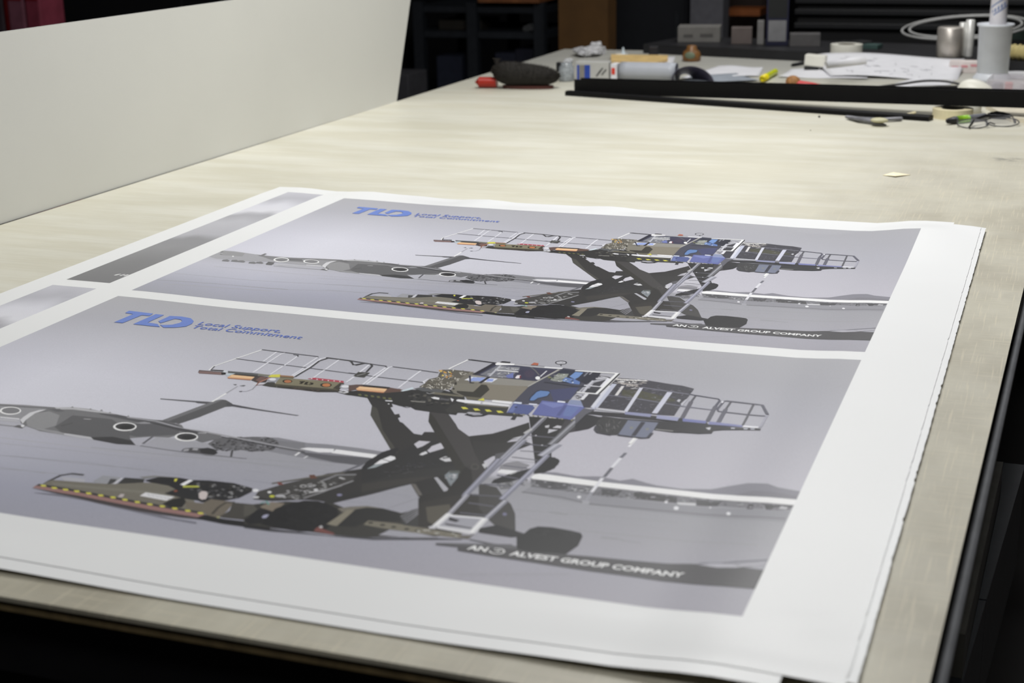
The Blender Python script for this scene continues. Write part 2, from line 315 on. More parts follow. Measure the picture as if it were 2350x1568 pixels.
# outlines of the printed picture: palette number, then u, v pairs in tenths of a millimetre
PALETTE = [
(141,141,147),(133,134,137),(144,144,150),(158,158,163),(161,161,167),(154,154,159),(141,142,152),(144,144,152),(150,150,158),(145,146,151),
(144,145,150),(137,139,150),(136,137,150),(137,137,150),(137,139,151),(140,140,145),(128,128,133),(133,133,136),(145,145,151),(133,133,139),
(134,134,140),(144,144,151),(136,136,141),(144,143,151),(143,143,148),(122,121,132),(114,113,122),(112,112,118),(76,76,80),(70,70,74),(66,66,68),
(68,68,72),(62,62,66),(60,60,64),(140,140,146),(95,95,100),(82,82,86),(175,175,180),(132,132,140),(100,100,104),(212,212,216),(190,190,194),
(222,224,226),(100,100,112),(205,205,212),(92,92,102),(208,208,214),(140,140,150),(215,215,220),(128,128,136),(118,118,124),(88,88,94),(215,215,218),
(218,218,220),(212,212,214),(195,195,200),(98,98,102),(60,60,63),(84,84,88),(75,75,78),(90,90,94),(152,152,158),(122,122,126),(138,138,142),
(112,112,116),(110,110,114),(95,95,98),(172,172,178),(130,130,136),(222,222,228),(222,222,226),(118,118,122),(210,210,214),(120,120,124),
(112,112,115),(86,86,90),(92,92,95),(62,62,65),(196,196,200),(136,136,139),(172,172,176),(96,96,100),(140,140,144),(176,176,182),(150,150,153),
(78,78,80),(130,130,134),(165,165,176),(90,90,96),(150,150,156),(74,74,78),(66,66,70),(105,105,109),(226,226,230),(50,50,52),(86,86,89),(82,82,88),
(74,74,80),(78,78,82),(50,50,53),(150,150,155),(80,80,88),(100,100,108),(120,120,130),(90,90,98),(112,112,124),(72,72,78),(162,162,170),(142,143,150),
(112,108,97),(120,117,106),(146,108,104),(70,64,66),(60,58,60),(205,200,60),(178,190,60),(206,206,208),(160,160,165),(175,165,165),(58,58,58),
(70,70,72),(185,185,192),(124,124,124),(44,44,47),(90,90,92),(28,28,30),(60,58,56),(130,130,132),(218,218,222),(178,182,60),(46,46,48),(150,80,60),
(190,178,176),(44,44,44),(108,100,88),(70,68,64),(40,40,42),(70,66,60),(160,160,110),(82,80,74),(58,57,54),(122,112,98),(40,40,43),(150,152,178),
(38,38,40),(44,44,46),(34,34,36),(112,108,98),(46,46,46),(126,120,104),(116,111,96),(48,48,44),(150,150,160),(120,70,66),(170,170,172),(60,60,60),
(165,165,172),(52,51,51),(66,65,64),(120,120,120),(150,150,152),(95,95,96),(135,135,138),(125,125,125),(96,96,104),(92,90,82),(150,150,150),
(185,185,188),(160,160,164),(205,205,206),(190,195,50),(90,150,140),(120,66,62),(100,66,54),(58,57,56),(120,120,150),(50,50,50),(98,92,88),(70,69,64),
(48,48,49),(52,52,52),(36,36,40),(58,60,60),(64,64,78),(182,180,190),(200,200,204),(140,150,155),(60,60,62),(50,50,54),(64,62,62),(52,51,48),
(50,49,49),(54,53,53),(60,58,58),(74,72,70),(185,186,190),(48,47,47),(96,92,88),(160,160,168),(120,128,134),(70,80,84),(180,180,184),(150,150,154),
(84,90,88),(46,45,44),(52,50,48),(84,80,70),(110,110,140),(36,36,38),(32,32,34),(42,42,43),(180,180,186),(180,180,188),(60,58,62),(178,178,186),
(176,175,184),(130,129,136),(42,42,44),(180,180,182),(92,92,104),(190,190,196),(205,205,210),(102,102,111),(154,155,167),(122,123,137),(152,153,169),
(118,119,133),(147,148,167),(130,130,141),(173,173,183),(201,201,205),(222,222,224),(98,99,105),(143,144,153),(134,135,148),(169,170,182),
(123,124,141),(157,158,177),(125,126,139),(199,199,203),(223,223,226),(96,92,84),(110,106,92),(60,60,56),(170,168,160),(72,71,74),(68,67,70),
(165,164,174),(120,120,132),(78,78,86),(208,208,216),(92,80,80),(124,98,96),(58,58,60),(44,42,44),(190,195,202),(84,86,88),(175,190,196),
(216,165,118),(170,110,80),(232,190,140),(72,62,60),(112,84,78),(118,116,104),(170,110,90),(150,105,70),(100,92,74),(140,142,150),(205,206,214),
(210,210,216),(130,80,66),(62,61,58),(122,116,92),(74,70,58),(54,52,48),(64,60,52),(52,48,42),(176,106,66),(186,112,64),(74,66,60),(100,82,74),
(34,33,32),(44,40,34),(176,58,76),(220,190,196),(150,152,160),(205,206,212),(120,90,84),(200,200,206),(80,80,82),(66,66,66),(62,62,64),(66,66,64),
(140,140,142),(92,72,68),(46,44,44),(236,190,140),(180,116,80),(96,72,64),(186,200,208),(48,48,48),(98,100,62),(120,118,112),(104,100,84),(90,88,80),
(70,70,68),(205,205,208),(92,88,78),(150,145,130),(196,192,182),(214,210,200),(170,166,156),(46,45,42),(210,150,50),(220,190,70),(180,120,40),
(134,131,124),(124,117,103),(118,114,102),(56,54,48),(100,95,80),(50,48,44),(50,50,48),(206,208,216),(130,150,210),(130,150,215),(48,48,72),
(40,40,46),(40,40,50),(214,214,218),(206,206,210),(216,216,220),(56,56,54),(104,100,86),(46,46,50),(54,54,60),(44,44,48),(58,60,82),(112,114,122),
(132,134,140),(200,202,208),(60,62,80),(80,84,110),(96,108,170),(54,52,76),(64,56,78),(214,206,210),(110,40,56),(224,224,228),(96,94,94),
(170,172,180),(40,40,52),(168,168,172),(160,158,152),(176,92,66),(42,42,48),(52,52,58),(54,54,62),(176,176,184),(120,120,128),(66,66,76),(66,67,82),
(62,66,104),(40,44,62),(136,140,132),(60,70,70),(120,130,100),(214,216,216),(170,172,168),(96,134,196),(80,112,176),(150,180,220),(50,70,110),
(190,200,215),(36,38,52),(120,122,132),(44,46,58),(110,112,60),(38,44,66),(84,120,178),(196,204,226),(200,204,222),(206,210,224),(74,86,142),
(92,106,164),(88,96,160),(106,116,178),(74,82,140),(92,110,168),(122,134,170),(140,150,200),(60,60,70),(150,148,110),(44,50,84),(58,57,66),(70,70,52),
(124,124,138),(96,96,110),(78,78,92),(50,50,40),(180,176,172),(150,140,130),(214,210,206),(226,224,222),(216,214,212),(170,160,152),(176,176,186),
(50,50,58),(110,108,116),(76,76,92),(120,120,136),(112,112,130),(190,192,206),(186,188,206),(176,180,200),(196,198,210),(200,198,198),(88,86,98),
(88,88,100),(88,88,102),(84,84,98),(80,80,96),(150,150,164),(206,206,212),(220,220,226),(44,44,50),(218,218,224),(212,212,220),(200,200,208),
(180,180,190),(74,74,82),(130,134,170),(140,144,180),(104,110,168),(116,120,168),(214,214,220),(42,42,46),(170,172,184),(130,130,128),(54,54,56),
(80,80,80),(110,110,112),(60,60,68),(106,112,134),(50,50,62),(54,54,66),(120,122,116),(120,122,118),(88,88,98),(88,116,204),]
ART = '''
0,66,5665,1233,5622,1233,5612,66,5655;0,1233,5622,2201,5498,2199,5488,1233,5612;0,2201,5498,4016,5339,4016,5329,2199,5488;
1,22,6070,1012,5962,1010,5948,20,6056;1,1012,5962,2022,5896,2022,5882,1010,5948;2,1011,5960,2029,5906,2027,5896,1011,5950;
2,2029,5906,2734,5755,2732,5745,2027,5896;2,2734,5755,3487,5683,3487,5673,2732,5745;3,57,4721,1973,4732,1973,4718,57,4707;
4,383,5118,1772,5075,1772,5061,383,5104;4,1772,5075,3879,5013,3879,4999,1772,5061;5,233,6235,1872,6032,1870,6012,231,6215;
6,2343,5483,3318,5362,3318,5354,2341,5475;6,3318,5362,3918,5376,3918,5368,3318,5354;6,3918,5376,4759,5352,4759,5344,3918,5368;
7,2552,5752,3065,5735,3065,5725,2552,5742;8,2124,5206,3008,5138,3008,5128,2124,5196;8,3008,5138,4307,5076,4307,5066,3008,5128;
9,3066,5006,4214,4926,4214,4912,3066,4992;9,4214,4926,5384,4845,5384,4831,4214,4912;10,5627,4692,4795,4770,4797,4780,5627,4702;
10,4795,4770,3961,4881,3963,4891,4797,4780;11,4743,4885,5355,4895,5355,4889,4743,4879;11,5355,4895,5802,4903,5802,4897,5355,4889;
12,4854,5079,5151,5072,5151,5066,4854,5073;13,4973,5289,5271,5292,5271,5282,4973,5279;12,6272,5184,6643,5181,6643,5175,6272,5178;
14,6123,5460,6481,5435,6481,5429,6123,5454;15,7645,5180,8320,5086,8318,5076,7643,5170;15,8320,5086,9102,5031,9102,5021,8318,5076;
16,7962,5140,8128,5146,8128,5132,7962,5126;17,8252,4869,9054,4837,9054,4827,8252,4859;17,9054,4837,9992,4824,9992,4814,9054,4827;
18,8388,5206,9085,5172,9085,5162,8388,5196;18,9085,5172,9906,5208,9906,5198,9085,5162;19,8551,5506,8702,5501,8702,5491,8551,5496;
20,8740,5536,8905,5536,8905,5522,8740,5522;21,7697,5315,8288,5343,8288,5333,7697,5305;22,8551,5533,8745,5518,8743,5504,8549,5519;
23,7661,6562,8521,6280,8517,6266,7657,6548;24,8318,5442,9867,5354,9867,5336,8318,5424;
25,7609,4239,7717,4221,7939,4251,8144,4194,8353,4239,8453,4161,8590,4218,8708,4257,8950,4272,9204,4203,9344,4094,9497,3990,9577,3981,9681,3978,9787,4055,10001,4108,10006,4335,7548,4424;
26,9441,4281,9591,4168,9764,4177,10000,4232,10006,4335,9405,4379;
27,7537,4428,10008,4409,9988,4548,9896,4588,9380,4579,9162,4621,8977,4618,8605,4622,8305,4649,7816,4630,7608,4632;
28,7597,4458,7913,4439,7949,4588,7816,4630,7648,4604;29,8242,4481,8432,4471,8432,4596,8292,4607;30,8551,4468,8953,4473,8984,4601,8594,4625;
31,9129,4480,9358,4479,9348,4586,9171,4612;32,9609,4487,9655,4490,9671,4627,9614,4619;33,9743,4484,9994,4458,9990,4495,9840,4526,9823,4612,9789,4609;
33,9828,4461,9822,4473,9808,4472,9795,4454,9819,4443;34,8085,4543,8085,4559,8067,4558,8061,4536,8076,4528;
35,8655,4589,8648,4611,8632,4605,8617,4589,8640,4574;34,8098,4634,8090,4658,8065,4652,8061,4632,8076,4618;
36,8397,4457,8388,4478,8360,4477,8363,4457,8375,4449;36,7600,4492,7599,4511,7574,4508,7564,4496,7582,4477;
36,9081,4422,9076,4437,9050,4443,9055,4422,9068,4410;35,8184,4613,8169,4631,8153,4630,8148,4611,8163,4609;
35,9533,4463,9528,4480,9500,4474,9504,4457,9522,4450;34,9573,4498,9558,4522,9533,4514,9539,4489,9549,4479;
33,9660,4506,9645,4530,9627,4522,9617,4502,9636,4487;34,7617,4583,7617,4601,7594,4601,7589,4583,7605,4574;
35,8715,4585,8712,4604,8695,4597,8690,4579,8701,4566;34,8558,4600,8547,4622,8523,4619,8525,4602,8541,4587;
36,8228,4634,8223,4654,8198,4657,8199,4634,8217,4624;34,9289,4410,9280,4429,9264,4431,9257,4410,9275,4392;
34,8609,4589,8608,4602,8582,4604,8585,4583,8600,4574;33,8137,4518,8133,4536,8110,4535,8107,4519,8118,4500;
33,7794,4486,7792,4507,7775,4506,7757,4485,7781,4466;34,9660,4551,9647,4570,9627,4570,9625,4550,9641,4538;
36,8948,4501,8946,4519,8930,4514,8921,4495,8939,4482;34,7792,4571,7783,4585,7762,4588,7757,4569,7773,4556;
35,8342,4524,8345,4543,8317,4540,8313,4520,8334,4510;34,9777,4563,9774,4585,9753,4579,9752,4559,9764,4551;
36,9111,4507,9105,4530,9081,4529,9073,4512,9093,4495;33,9458,4401,9448,4415,9425,4413,9421,4398,9443,4385;
34,8405,4460,8390,4475,8374,4476,8358,4460,8383,4453;35,8421,4532,8406,4548,8391,4549,8383,4535,8401,4523;
34,8535,4523,8536,4543,8510,4543,8513,4521,8529,4515;33,7787,4523,7786,4542,7760,4538,7757,4519,7775,4517;
35,8065,4530,8055,4554,8030,4555,8026,4532,8044,4519;33,7956,4481,7952,4501,7928,4500,7923,4485,7939,4463;
33,9280,4548,9278,4568,9259,4566,9245,4543,9267,4542;35,8354,4617,8351,4630,8336,4634,8333,4617,8341,4598;
34,8869,4462,8868,4481,8845,4475,8848,4460,8859,4445;35,8005,4608,8000,4626,7979,4627,7974,4607,7989,4589;
35,9293,4490,9278,4516,9254,4512,9253,4489,9269,4475;33,8409,4603,8397,4624,8378,4620,8365,4607,8387,4594;
36,8438,4466,8439,4484,8418,4486,8412,4461,8430,4458;35,9412,4490,9407,4505,9380,4502,9376,4483,9400,4471;
35,9023,4495,9018,4518,8997,4515,8998,4496,9010,4478;35,8486,4506,8480,4531,8454,4526,8453,4502,8472,4498;
36,8822,4540,8808,4558,8788,4562,8778,4539,8800,4528;34,9920,4490,9915,4505,9899,4504,9894,4489,9912,4474;
36,7676,4520,7672,4540,7655,4533,7648,4515,7664,4513;34,9017,4465,9007,4481,8993,4486,8978,4470,9002,4459;
35,8755,4442,8748,4454,8732,4460,8722,4443,8744,4424;35,9894,4561,9883,4584,9863,4575,9857,4557,9876,4550;
33,9249,4444,9245,4457,9221,4463,9222,4438,9236,4433;35,7702,4589,7690,4614,7666,4610,7658,4593,7678,4572;
35,8265,4585,8255,4608,8238,4601,8234,4585,8246,4571;36,8133,4476,8130,4492,8111,4491,8101,4473,8120,4459;
35,8248,4590,8238,4609,8214,4613,8209,4587,8230,4580;33,8615,4527,8616,4547,8595,4542,8581,4524,8603,4516;
34,9762,4525,9755,4543,9737,4536,9738,4518,9748,4506;36,8898,4553,8895,4576,8874,4571,8865,4554,8884,4540;
34,9106,4453,9092,4475,9072,4474,9067,4451,9085,4439;34,8011,4632,7999,4647,7982,4654,7972,4638,7992,4627;
34,9547,4526,9541,4548,9522,4537,9511,4518,9531,4514;34,9839,4456,9838,4475,9811,4474,9809,4456,9830,4444;
33,9422,4535,9422,4555,9403,4546,9392,4534,9416,4522;33,8309,4597,8305,4622,8279,4613,8281,4591,8293,4581;
33,9326,4426,9316,4443,9293,4443,9291,4424,9309,4410;35,7862,4539,7859,4556,7840,4553,7828,4538,7852,4532;
34,8016,4531,8016,4551,7990,4554,7982,4532,8004,4513;35,8569,4507,8561,4533,8541,4528,8536,4506,8552,4498;
36,7992,4616,7980,4630,7964,4637,7953,4618,7972,4608;34,9059,4552,9055,4576,9038,4566,9026,4555,9050,4541;
35,7843,4455,7836,4472,7821,4470,7807,4454,7827,4437;36,9518,4407,9517,4428,9495,4420,9495,4401,9511,4388;
35,8285,4566,8279,4579,8268,4584,8261,4561,8273,4555;34,8762,4530,8748,4558,8726,4552,8724,4535,8738,4517;
34,7713,4473,7712,4494,7693,4489,7679,4471,7699,4458;34,8575,4449,8559,4469,8537,4475,8540,4451,8551,4434;
36,9791,4474,9780,4494,9755,4494,9751,4469,9774,4462;33,8530,4561,8521,4579,8498,4578,8494,4559,8516,4548;
36,9553,4549,9549,4568,9533,4564,9524,4543,9544,4537;34,7671,4571,7665,4594,7647,4587,7630,4572,7651,4554;
34,7909,4486,7900,4505,7877,4507,7875,4490,7891,4474;36,9750,4479,9750,4498,9732,4491,9719,4472,9743,4463;
34,9214,4441,9207,4454,9187,4463,9181,4439,9205,4434;35,8392,4520,8385,4539,8359,4538,8363,4516,8378,4508;
35,8736,4454,8727,4476,8703,4472,8703,4454,8717,4437;34,8908,4559,8898,4579,8885,4578,8873,4562,8891,4551;
36,8143,4574,8141,4598,8123,4595,8116,4570,8129,4561;34,9042,4518,9031,4536,9015,4539,9007,4516,9023,4506;
33,8628,4448,8625,4463,8599,4467,8604,4445,8615,4430;34,8776,4530,8765,4549,8746,4550,8743,4525,8759,4515;
36,9985,4533,9974,4550,9956,4552,9950,4532,9971,4524;36,7834,4488,7823,4513,7798,4508,7800,4486,7814,4482;
36,9219,4475,9212,4498,9192,4493,9188,4478,9205,4465;34,8691,4436,8685,4454,8665,4451,8659,4433,8676,4425;
36,8485,4608,8482,4629,8456,4624,8453,4605,8470,4592;36,8835,4488,8827,4501,8813,4506,8805,4489,8821,4477;
33,9372,4463,9363,4478,9342,4475,9341,4459,9357,4452;35,9132,4508,9125,4533,9103,4529,9099,4513,9117,4495;
36,7643,4593,7632,4617,7614,4611,7601,4592,7618,4585;34,9632,4449,9628,4468,9611,4463,9599,4445,9618,4433;
35,8895,4541,8884,4564,8865,4556,8860,4538,8875,4532;35,8273,4565,8267,4578,8253,4584,8242,4564,8257,4548;
35,8271,4615,8272,4634,8255,4632,8247,4612,8263,4603;36,8085,4553,8074,4574,8051,4571,8048,4554,8062,4544;
36,9822,4545,9819,4560,9802,4556,9791,4538,9814,4535;33,8015,4525,8006,4551,7990,4544,7983,4524,7994,4508;
35,7958,4555,7947,4569,7922,4574,7921,4558,7938,4548;35,9752,4541,9745,4557,9728,4553,9723,4538,9739,4527;
36,9708,4511,9705,4523,9687,4526,9685,4506,9698,4492;34,8532,4441,8521,4457,8504,4459,8497,4439,8513,4423;
35,8364,4636,8360,4659,8338,4654,8336,4633,8348,4625;33,8448,4485,8437,4501,8416,4506,8405,4483,8431,4479;
37,8007,4544,8000,4560,7984,4562,7976,4545,7994,4541;33,8093,4532,8081,4547,8057,4551,8057,4533,8073,4522;
37,8039,4588,8036,4600,8019,4603,8008,4589,8032,4581;37,8142,4514,8126,4531,8105,4530,8104,4517,8119,4508;
37,8099,4559,8088,4578,8067,4579,8055,4563,8081,4556;33,8016,4583,8015,4591,7992,4600,7992,4582,8006,4574;
33,8189,4506,8176,4526,8161,4521,8147,4509,8169,4500;37,8149,4574,8145,4582,8128,4590,8124,4573,8139,4562;
37,8198,4520,8194,4538,8178,4535,8170,4522,8188,4508;33,8202,4522,8198,4535,8177,4538,8178,4519,8195,4511;
37,8031,4549,8027,4567,8009,4567,8000,4549,8023,4542;33,8136,4559,8127,4574,8109,4575,8100,4562,8122,4547;
38,7608,4632,8305,4649,9165,4634,9983,4579,9992,4819,9060,4859,8252,4864,7571,4771;39,7571,4780,7949,4784,7951,4766,7571,4762;
39,7949,4784,8248,4859,8248,4841,7951,4766;39,8248,4859,8934,4819,8934,4801,8248,4841;39,8934,4819,9980,4761,9980,4743,8934,4801;
40,8125,4720,8127,4743,8118,4756,8102,4751,8090,4731,8088,4707,8098,4694,8113,4699;
40,9032,4715,9033,4747,9020,4764,9000,4757,8986,4729,8985,4697,8998,4679,9018,4687;
40,9500,4728,9500,4753,9488,4766,9472,4757,9461,4733,9461,4707,9473,4695,9489,4703;
40,8905,4610,8905,4630,8897,4642,8884,4637,8874,4619,8874,4598,8882,4587,8895,4591;
40,9303,4625,9303,4637,9298,4643,9291,4640,9286,4629,9286,4617,9291,4611,9298,4614;41,8982,4592,9149,4565,9161,4615,9006,4639;
37,9891,4501,9956,4493,9954,4544,9888,4546;
42,7532,4397,7545,4309,7653,4292,8181,4316,8971,4312,9389,4305,10013,4309,10008,4439,9416,4432,9001,4434,8216,4434,7553,4439;
43,8190,3531,8180,3675,8214,3677,8224,3533;44,8180,3675,8169,3938,8203,3940,8214,3677;45,8173,3955,8169,4191,8203,4191,8207,3955;
46,8161,4226,8165,4578,8199,4578,8195,4226;47,8165,4579,8183,4850,8217,4848,8199,4577;48,8184,3102,8175,3360,8203,3362,8212,3104;
8,8157,4787,8231,4795,8240,4862,8183,4870;
49,4489,4228,4733,4171,5091,4219,5301,4193,5670,4194,5912,4215,5996,4396,5797,4607,5595,4634,5138,4591,4815,4541,4465,4455;
50,4675,4240,4854,4243,5069,4233,5213,4509,4898,4459;51,5116,4465,5448,4456,5914,4404,5874,4620,5588,4618,5264,4552;
52,5090,4388,5152,4338,5424,4291,5457,4385,5314,4422;53,5448,4295,5898,4307,5914,4404,5449,4399;54,5148,4573,5149,4478,5125,4478,5124,4573;
55,5261,4613,5270,4546,5252,4544,5243,4611;
56,4355,4282,4473,4225,4619,4191,4748,4237,4836,4345,4853,4510,4685,4601,4462,4596,4288,4650,4136,4545,4139,4349;
29,4727,4334,4719,4357,4699,4362,4681,4338,4698,4327;50,4659,4582,4658,4608,4625,4600,4624,4580,4633,4568;
57,4572,4359,4572,4389,4544,4381,4532,4361,4548,4343;29,4772,4513,4771,4532,4748,4538,4733,4516,4753,4502;
50,4623,4203,4617,4223,4602,4227,4576,4201,4597,4183;58,4754,4517,4747,4538,4730,4544,4715,4513,4728,4506;
50,4663,4417,4665,4447,4631,4436,4620,4413,4644,4409;58,4527,4332,4522,4350,4502,4358,4489,4323,4503,4311;
58,4280,4613,4290,4643,4265,4633,4251,4609,4268,4604;58,4259,4548,4259,4578,4231,4567,4211,4543,4232,4526;
50,4765,4313,4761,4338,4738,4337,4729,4313,4740,4296;58,4334,4662,4335,4685,4317,4682,4292,4660,4318,4653;
58,4297,4623,4301,4646,4281,4644,4260,4623,4279,4613;50,4654,4272,4654,4303,4630,4294,4607,4273,4628,4259;
29,4337,4531,4334,4561,4306,4560,4291,4535,4310,4520;57,4305,4542,4295,4569,4278,4568,4254,4540,4274,4530;
29,4586,4437,4591,4468,4568,4463,4543,4433,4566,4420;29,4788,4395,4781,4427,4755,4417,4748,4395,4756,4375;
58,4337,4366,4335,4390,4312,4386,4298,4363,4312,4354;29,4654,4246,4649,4262,4627,4272,4612,4241,4628,4225;
57,4756,4272,4759,4293,4738,4287,4718,4270,4733,4249;58,4219,4486,4217,4502,4206,4510,4184,4481,4194,4465;
29,4352,4291,4360,4314,4336,4317,4319,4283,4335,4273;58,4383,4308,4388,4340,4357,4328,4347,4302,4357,4288;
58,4389,4650,4393,4677,4362,4669,4352,4651,4366,4637;58,4739,4462,4730,4484,4706,4485,4703,4465,4712,4451;
29,4496,4371,4498,4394,4476,4395,4461,4372,4467,4349;57,4370,4413,4366,4441,4343,4436,4331,4412,4339,4396;
58,4538,4537,4541,4565,4509,4559,4505,4539,4515,4527;29,4386,4272,4375,4292,4354,4292,4340,4272,4358,4263;
29,4781,4545,4777,4563,4760,4571,4738,4544,4762,4536;29,4670,4286,4667,4309,4648,4309,4630,4284,4641,4263;
29,4324,4418,4318,4447,4290,4442,4281,4412,4291,4401;29,4436,4645,4433,4672,4405,4671,4397,4643,4409,4628;
50,4447,4538,4446,4553,4424,4558,4416,4534,4433,4523;50,4747,4430,4750,4452,4723,4454,4713,4423,4723,4408;
50,4469,4378,4465,4393,4437,4400,4431,4381,4446,4368;29,4262,4592,4266,4622,4243,4613,4221,4588,4240,4581;
57,4696,4393,4701,4420,4667,4415,4656,4397,4675,4377;57,4771,4436,4775,4463,4753,4460,4737,4431,4752,4414;
50,4724,4394,4717,4416,4692,4413,4686,4393,4693,4380;58,4331,4326,4335,4348,4304,4344,4298,4323,4312,4311;
58,4666,4215,4663,4236,4643,4243,4623,4214,4639,4197;50,4850,4391,4854,4411,4830,4407,4820,4385,4834,4378;
50,4595,4217,4594,4248,4562,4246,4552,4216,4569,4201;50,4552,4472,4541,4489,4519,4498,4508,4473,4524,4456;
57,4607,4445,4605,4460,4588,4462,4576,4442,4581,4422;57,4661,4205,4654,4234,4633,4229,4615,4207,4633,4194;
58,4710,4223,4709,4243,4688,4245,4666,4221,4689,4205;57,4715,4470,4709,4500,4690,4497,4663,4472,4682,4457;
29,4570,4385,4581,4412,4548,4400,4541,4384,4551,4359;58,4450,4633,4452,4651,4436,4648,4413,4627,4432,4617;
57,4218,4538,4213,4554,4199,4557,4177,4541,4191,4514;29,4601,4551,4594,4570,4575,4570,4566,4550,4572,4529;
58,4687,4472,4691,4487,4665,4496,4650,4464,4673,4459;29,4710,4341,4712,4354,4690,4365,4684,4338,4695,4323;
57,4314,4384,4311,4404,4287,4408,4276,4377,4289,4372;50,4495,4302,4492,4326,4464,4329,4457,4294,4467,4285;
50,4679,4469,4681,4490,4656,4489,4641,4464,4661,4457;57,4403,4465,4413,4493,4377,4483,4365,4463,4386,4450;
58,4429,4576,4428,4598,4403,4596,4394,4578,4403,4561;50,4217,4496,4214,4530,4182,4518,4173,4500,4188,4488;
58,4691,4369,4696,4388,4669,4386,4657,4369,4675,4348;29,4495,4413,4499,4441,4468,4437,4458,4415,4476,4405;
57,4828,4474,4830,4500,4805,4494,4785,4472,4804,4460;50,4405,4635,4399,4659,4384,4660,4366,4635,4378,4624;
58,4703,4510,4705,4533,4678,4532,4668,4504,4690,4500;58,4322,4453,4328,4477,4304,4468,4285,4454,4303,4442;
29,4310,4613,4317,4644,4288,4639,4270,4606,4285,4589;58,4694,4350,4687,4369,4665,4371,4660,4350,4666,4331;
29,4744,4322,4737,4341,4714,4344,4705,4325,4713,4300;50,4498,4478,4501,4496,4476,4501,4464,4475,4479,4460;
29,4621,4557,4622,4576,4608,4579,4592,4550,4602,4537;50,4427,4601,4422,4628,4394,4622,4383,4604,4399,4587;
57,4620,4285,4626,4303,4604,4299,4589,4278,4602,4259;29,4357,4618,4357,4648,4330,4639,4317,4615,4324,4598;
57,4409,4469,4412,4496,4386,4490,4370,4465,4387,4447;29,4397,4483,4404,4512,4382,4507,4363,4485,4374,4462;
58,4225,4446,4233,4472,4203,4461,4187,4449,4205,4428;29,4327,4495,4324,4525,4304,4516,4291,4495,4295,4478;
50,4762,4282,4767,4299,4747,4296,4726,4281,4747,4268;29,4467,4526,4467,4544,4447,4543,4437,4522,4450,4513;
57,4811,4380,4817,4399,4794,4398,4774,4373,4795,4360;57,4353,4629,4351,4661,4325,4652,4314,4628,4322,4609;
29,4498,4586,4496,4600,4474,4612,4461,4577,4477,4569;58,4389,4643,4394,4669,4369,4658,4360,4641,4373,4632;
29,4848,4387,4855,4417,4825,4413,4816,4382,4833,4374;50,4371,4341,4376,4372,4351,4364,4331,4333,4344,4318;
50,4565,4544,4569,4569,4546,4562,4524,4542,4543,4526;57,4712,4537,4714,4553,4699,4561,4683,4536,4693,4522;
57,4225,4548,4220,4572,4201,4574,4183,4550,4193,4526;58,4243,4475,4245,4499,4224,4497,4209,4472,4216,4452;
50,4693,4423,4692,4446,4663,4447,4650,4419,4671,4406;29,4356,4330,4351,4352,4331,4347,4323,4329,4327,4307;
57,4485,4406,4482,4434,4458,4430,4438,4405,4455,4392;58,4625,4413,4628,4429,4606,4432,4586,4410,4605,4395;
57,4810,4305,4806,4329,4776,4328,4773,4300,4784,4293;58,4370,4393,4369,4421,4350,4417,4324,4391,4343,4374;
57,4623,4513,4626,4534,4597,4531,4591,4513,4603,4498;58,4538,4593,4531,4610,4513,4618,4500,4587,4512,4579;
50,4329,4351,4333,4382,4305,4379,4294,4351,4311,4338;57,4755,4276,4750,4308,4722,4301,4711,4273,4728,4265;
29,4663,4587,4660,4607,4638,4612,4619,4587,4641,4579;58,4648,4368,4647,4396,4622,4390,4616,4368,4624,4353;
57,4678,4585,4683,4607,4661,4605,4643,4583,4664,4574;58,4508,4609,4508,4634,4480,4635,4473,4609,4489,4601;
29,4415,4338,4408,4356,4393,4359,4377,4339,4390,4321;29,4323,4674,4328,4697,4307,4698,4293,4664,4304,4650;
29,4487,4409,4488,4435,4457,4426,4457,4410,4460,4386;57,4230,4493,4234,4519,4212,4518,4194,4496,4210,4477;
57,4574,4532,4575,4548,4554,4551,4544,4526,4558,4521;29,4557,4429,4559,4449,4538,4444,4522,4423,4532,4406;
29,4698,4555,4697,4580,4676,4570,4659,4550,4677,4546;50,4706,4486,4697,4504,4675,4515,4669,4485,4682,4479;
58,4648,4450,4648,4477,4630,4474,4618,4451,4629,4439;57,4850,4442,4846,4471,4815,4466,4799,4438,4818,4421;
58,4652,4502,4650,4522,4626,4529,4622,4501,4636,4490;29,4403,4422,4407,4442,4388,4442,4366,4422,4387,4411;
29,4529,4405,4537,4430,4510,4426,4500,4404,4508,4381;57,4776,4350,4766,4369,4744,4373,4729,4346,4751,4345;59,4558,4788,4478,4626,4458,4636,4538,4798;
60,4400,4624,4518,4625,4518,4607,4400,4606;
61,-26,4196,194,4183,593,4253,831,4282,1142,4245,1609,4136,2000,4095,2090,4279,1876,4534,1513,4576,1033,4569,691,4662,170,4679,-9,4604;
62,593,4253,824,4268,1142,4245,1720,4140,2000,4095,1999,4180,1793,4370,1501,4430,976,4465;63,22,4200,412,4250,478,4444,138,4474;
64,687,4321,699,4142,746,4167,752,4339;65,60,4294,55,4324,34,4325,14,4292,23,4274;65,43,4299,43,4319,26,4326,6,4297,12,4268;
65,123,4422,122,4450,102,4453,83,4412,88,4391;65,58,4271,61,4292,35,4289,23,4260,30,4238;65,102,4404,113,4432,76,4427,65,4397,80,4382;
65,42,4254,47,4287,14,4273,-2,4250,16,4228;64,329,4796,301,4713,358,4676,439,4740,440,4799;64,469,4772,442,4688,498,4651,578,4714,579,4773;
64,575,4766,549,4683,605,4645,684,4707,685,4766;64,767,4776,742,4693,797,4655,875,4716,875,4775;64,865,4737,840,4654,895,4616,973,4677,973,4736;
64,1030,4721,1006,4639,1061,4600,1138,4662,1138,4720;66,997,4584,1106,4583,1144,4751,1049,4755;67,1169,4658,1828,4565,1903,4608,1206,4726;
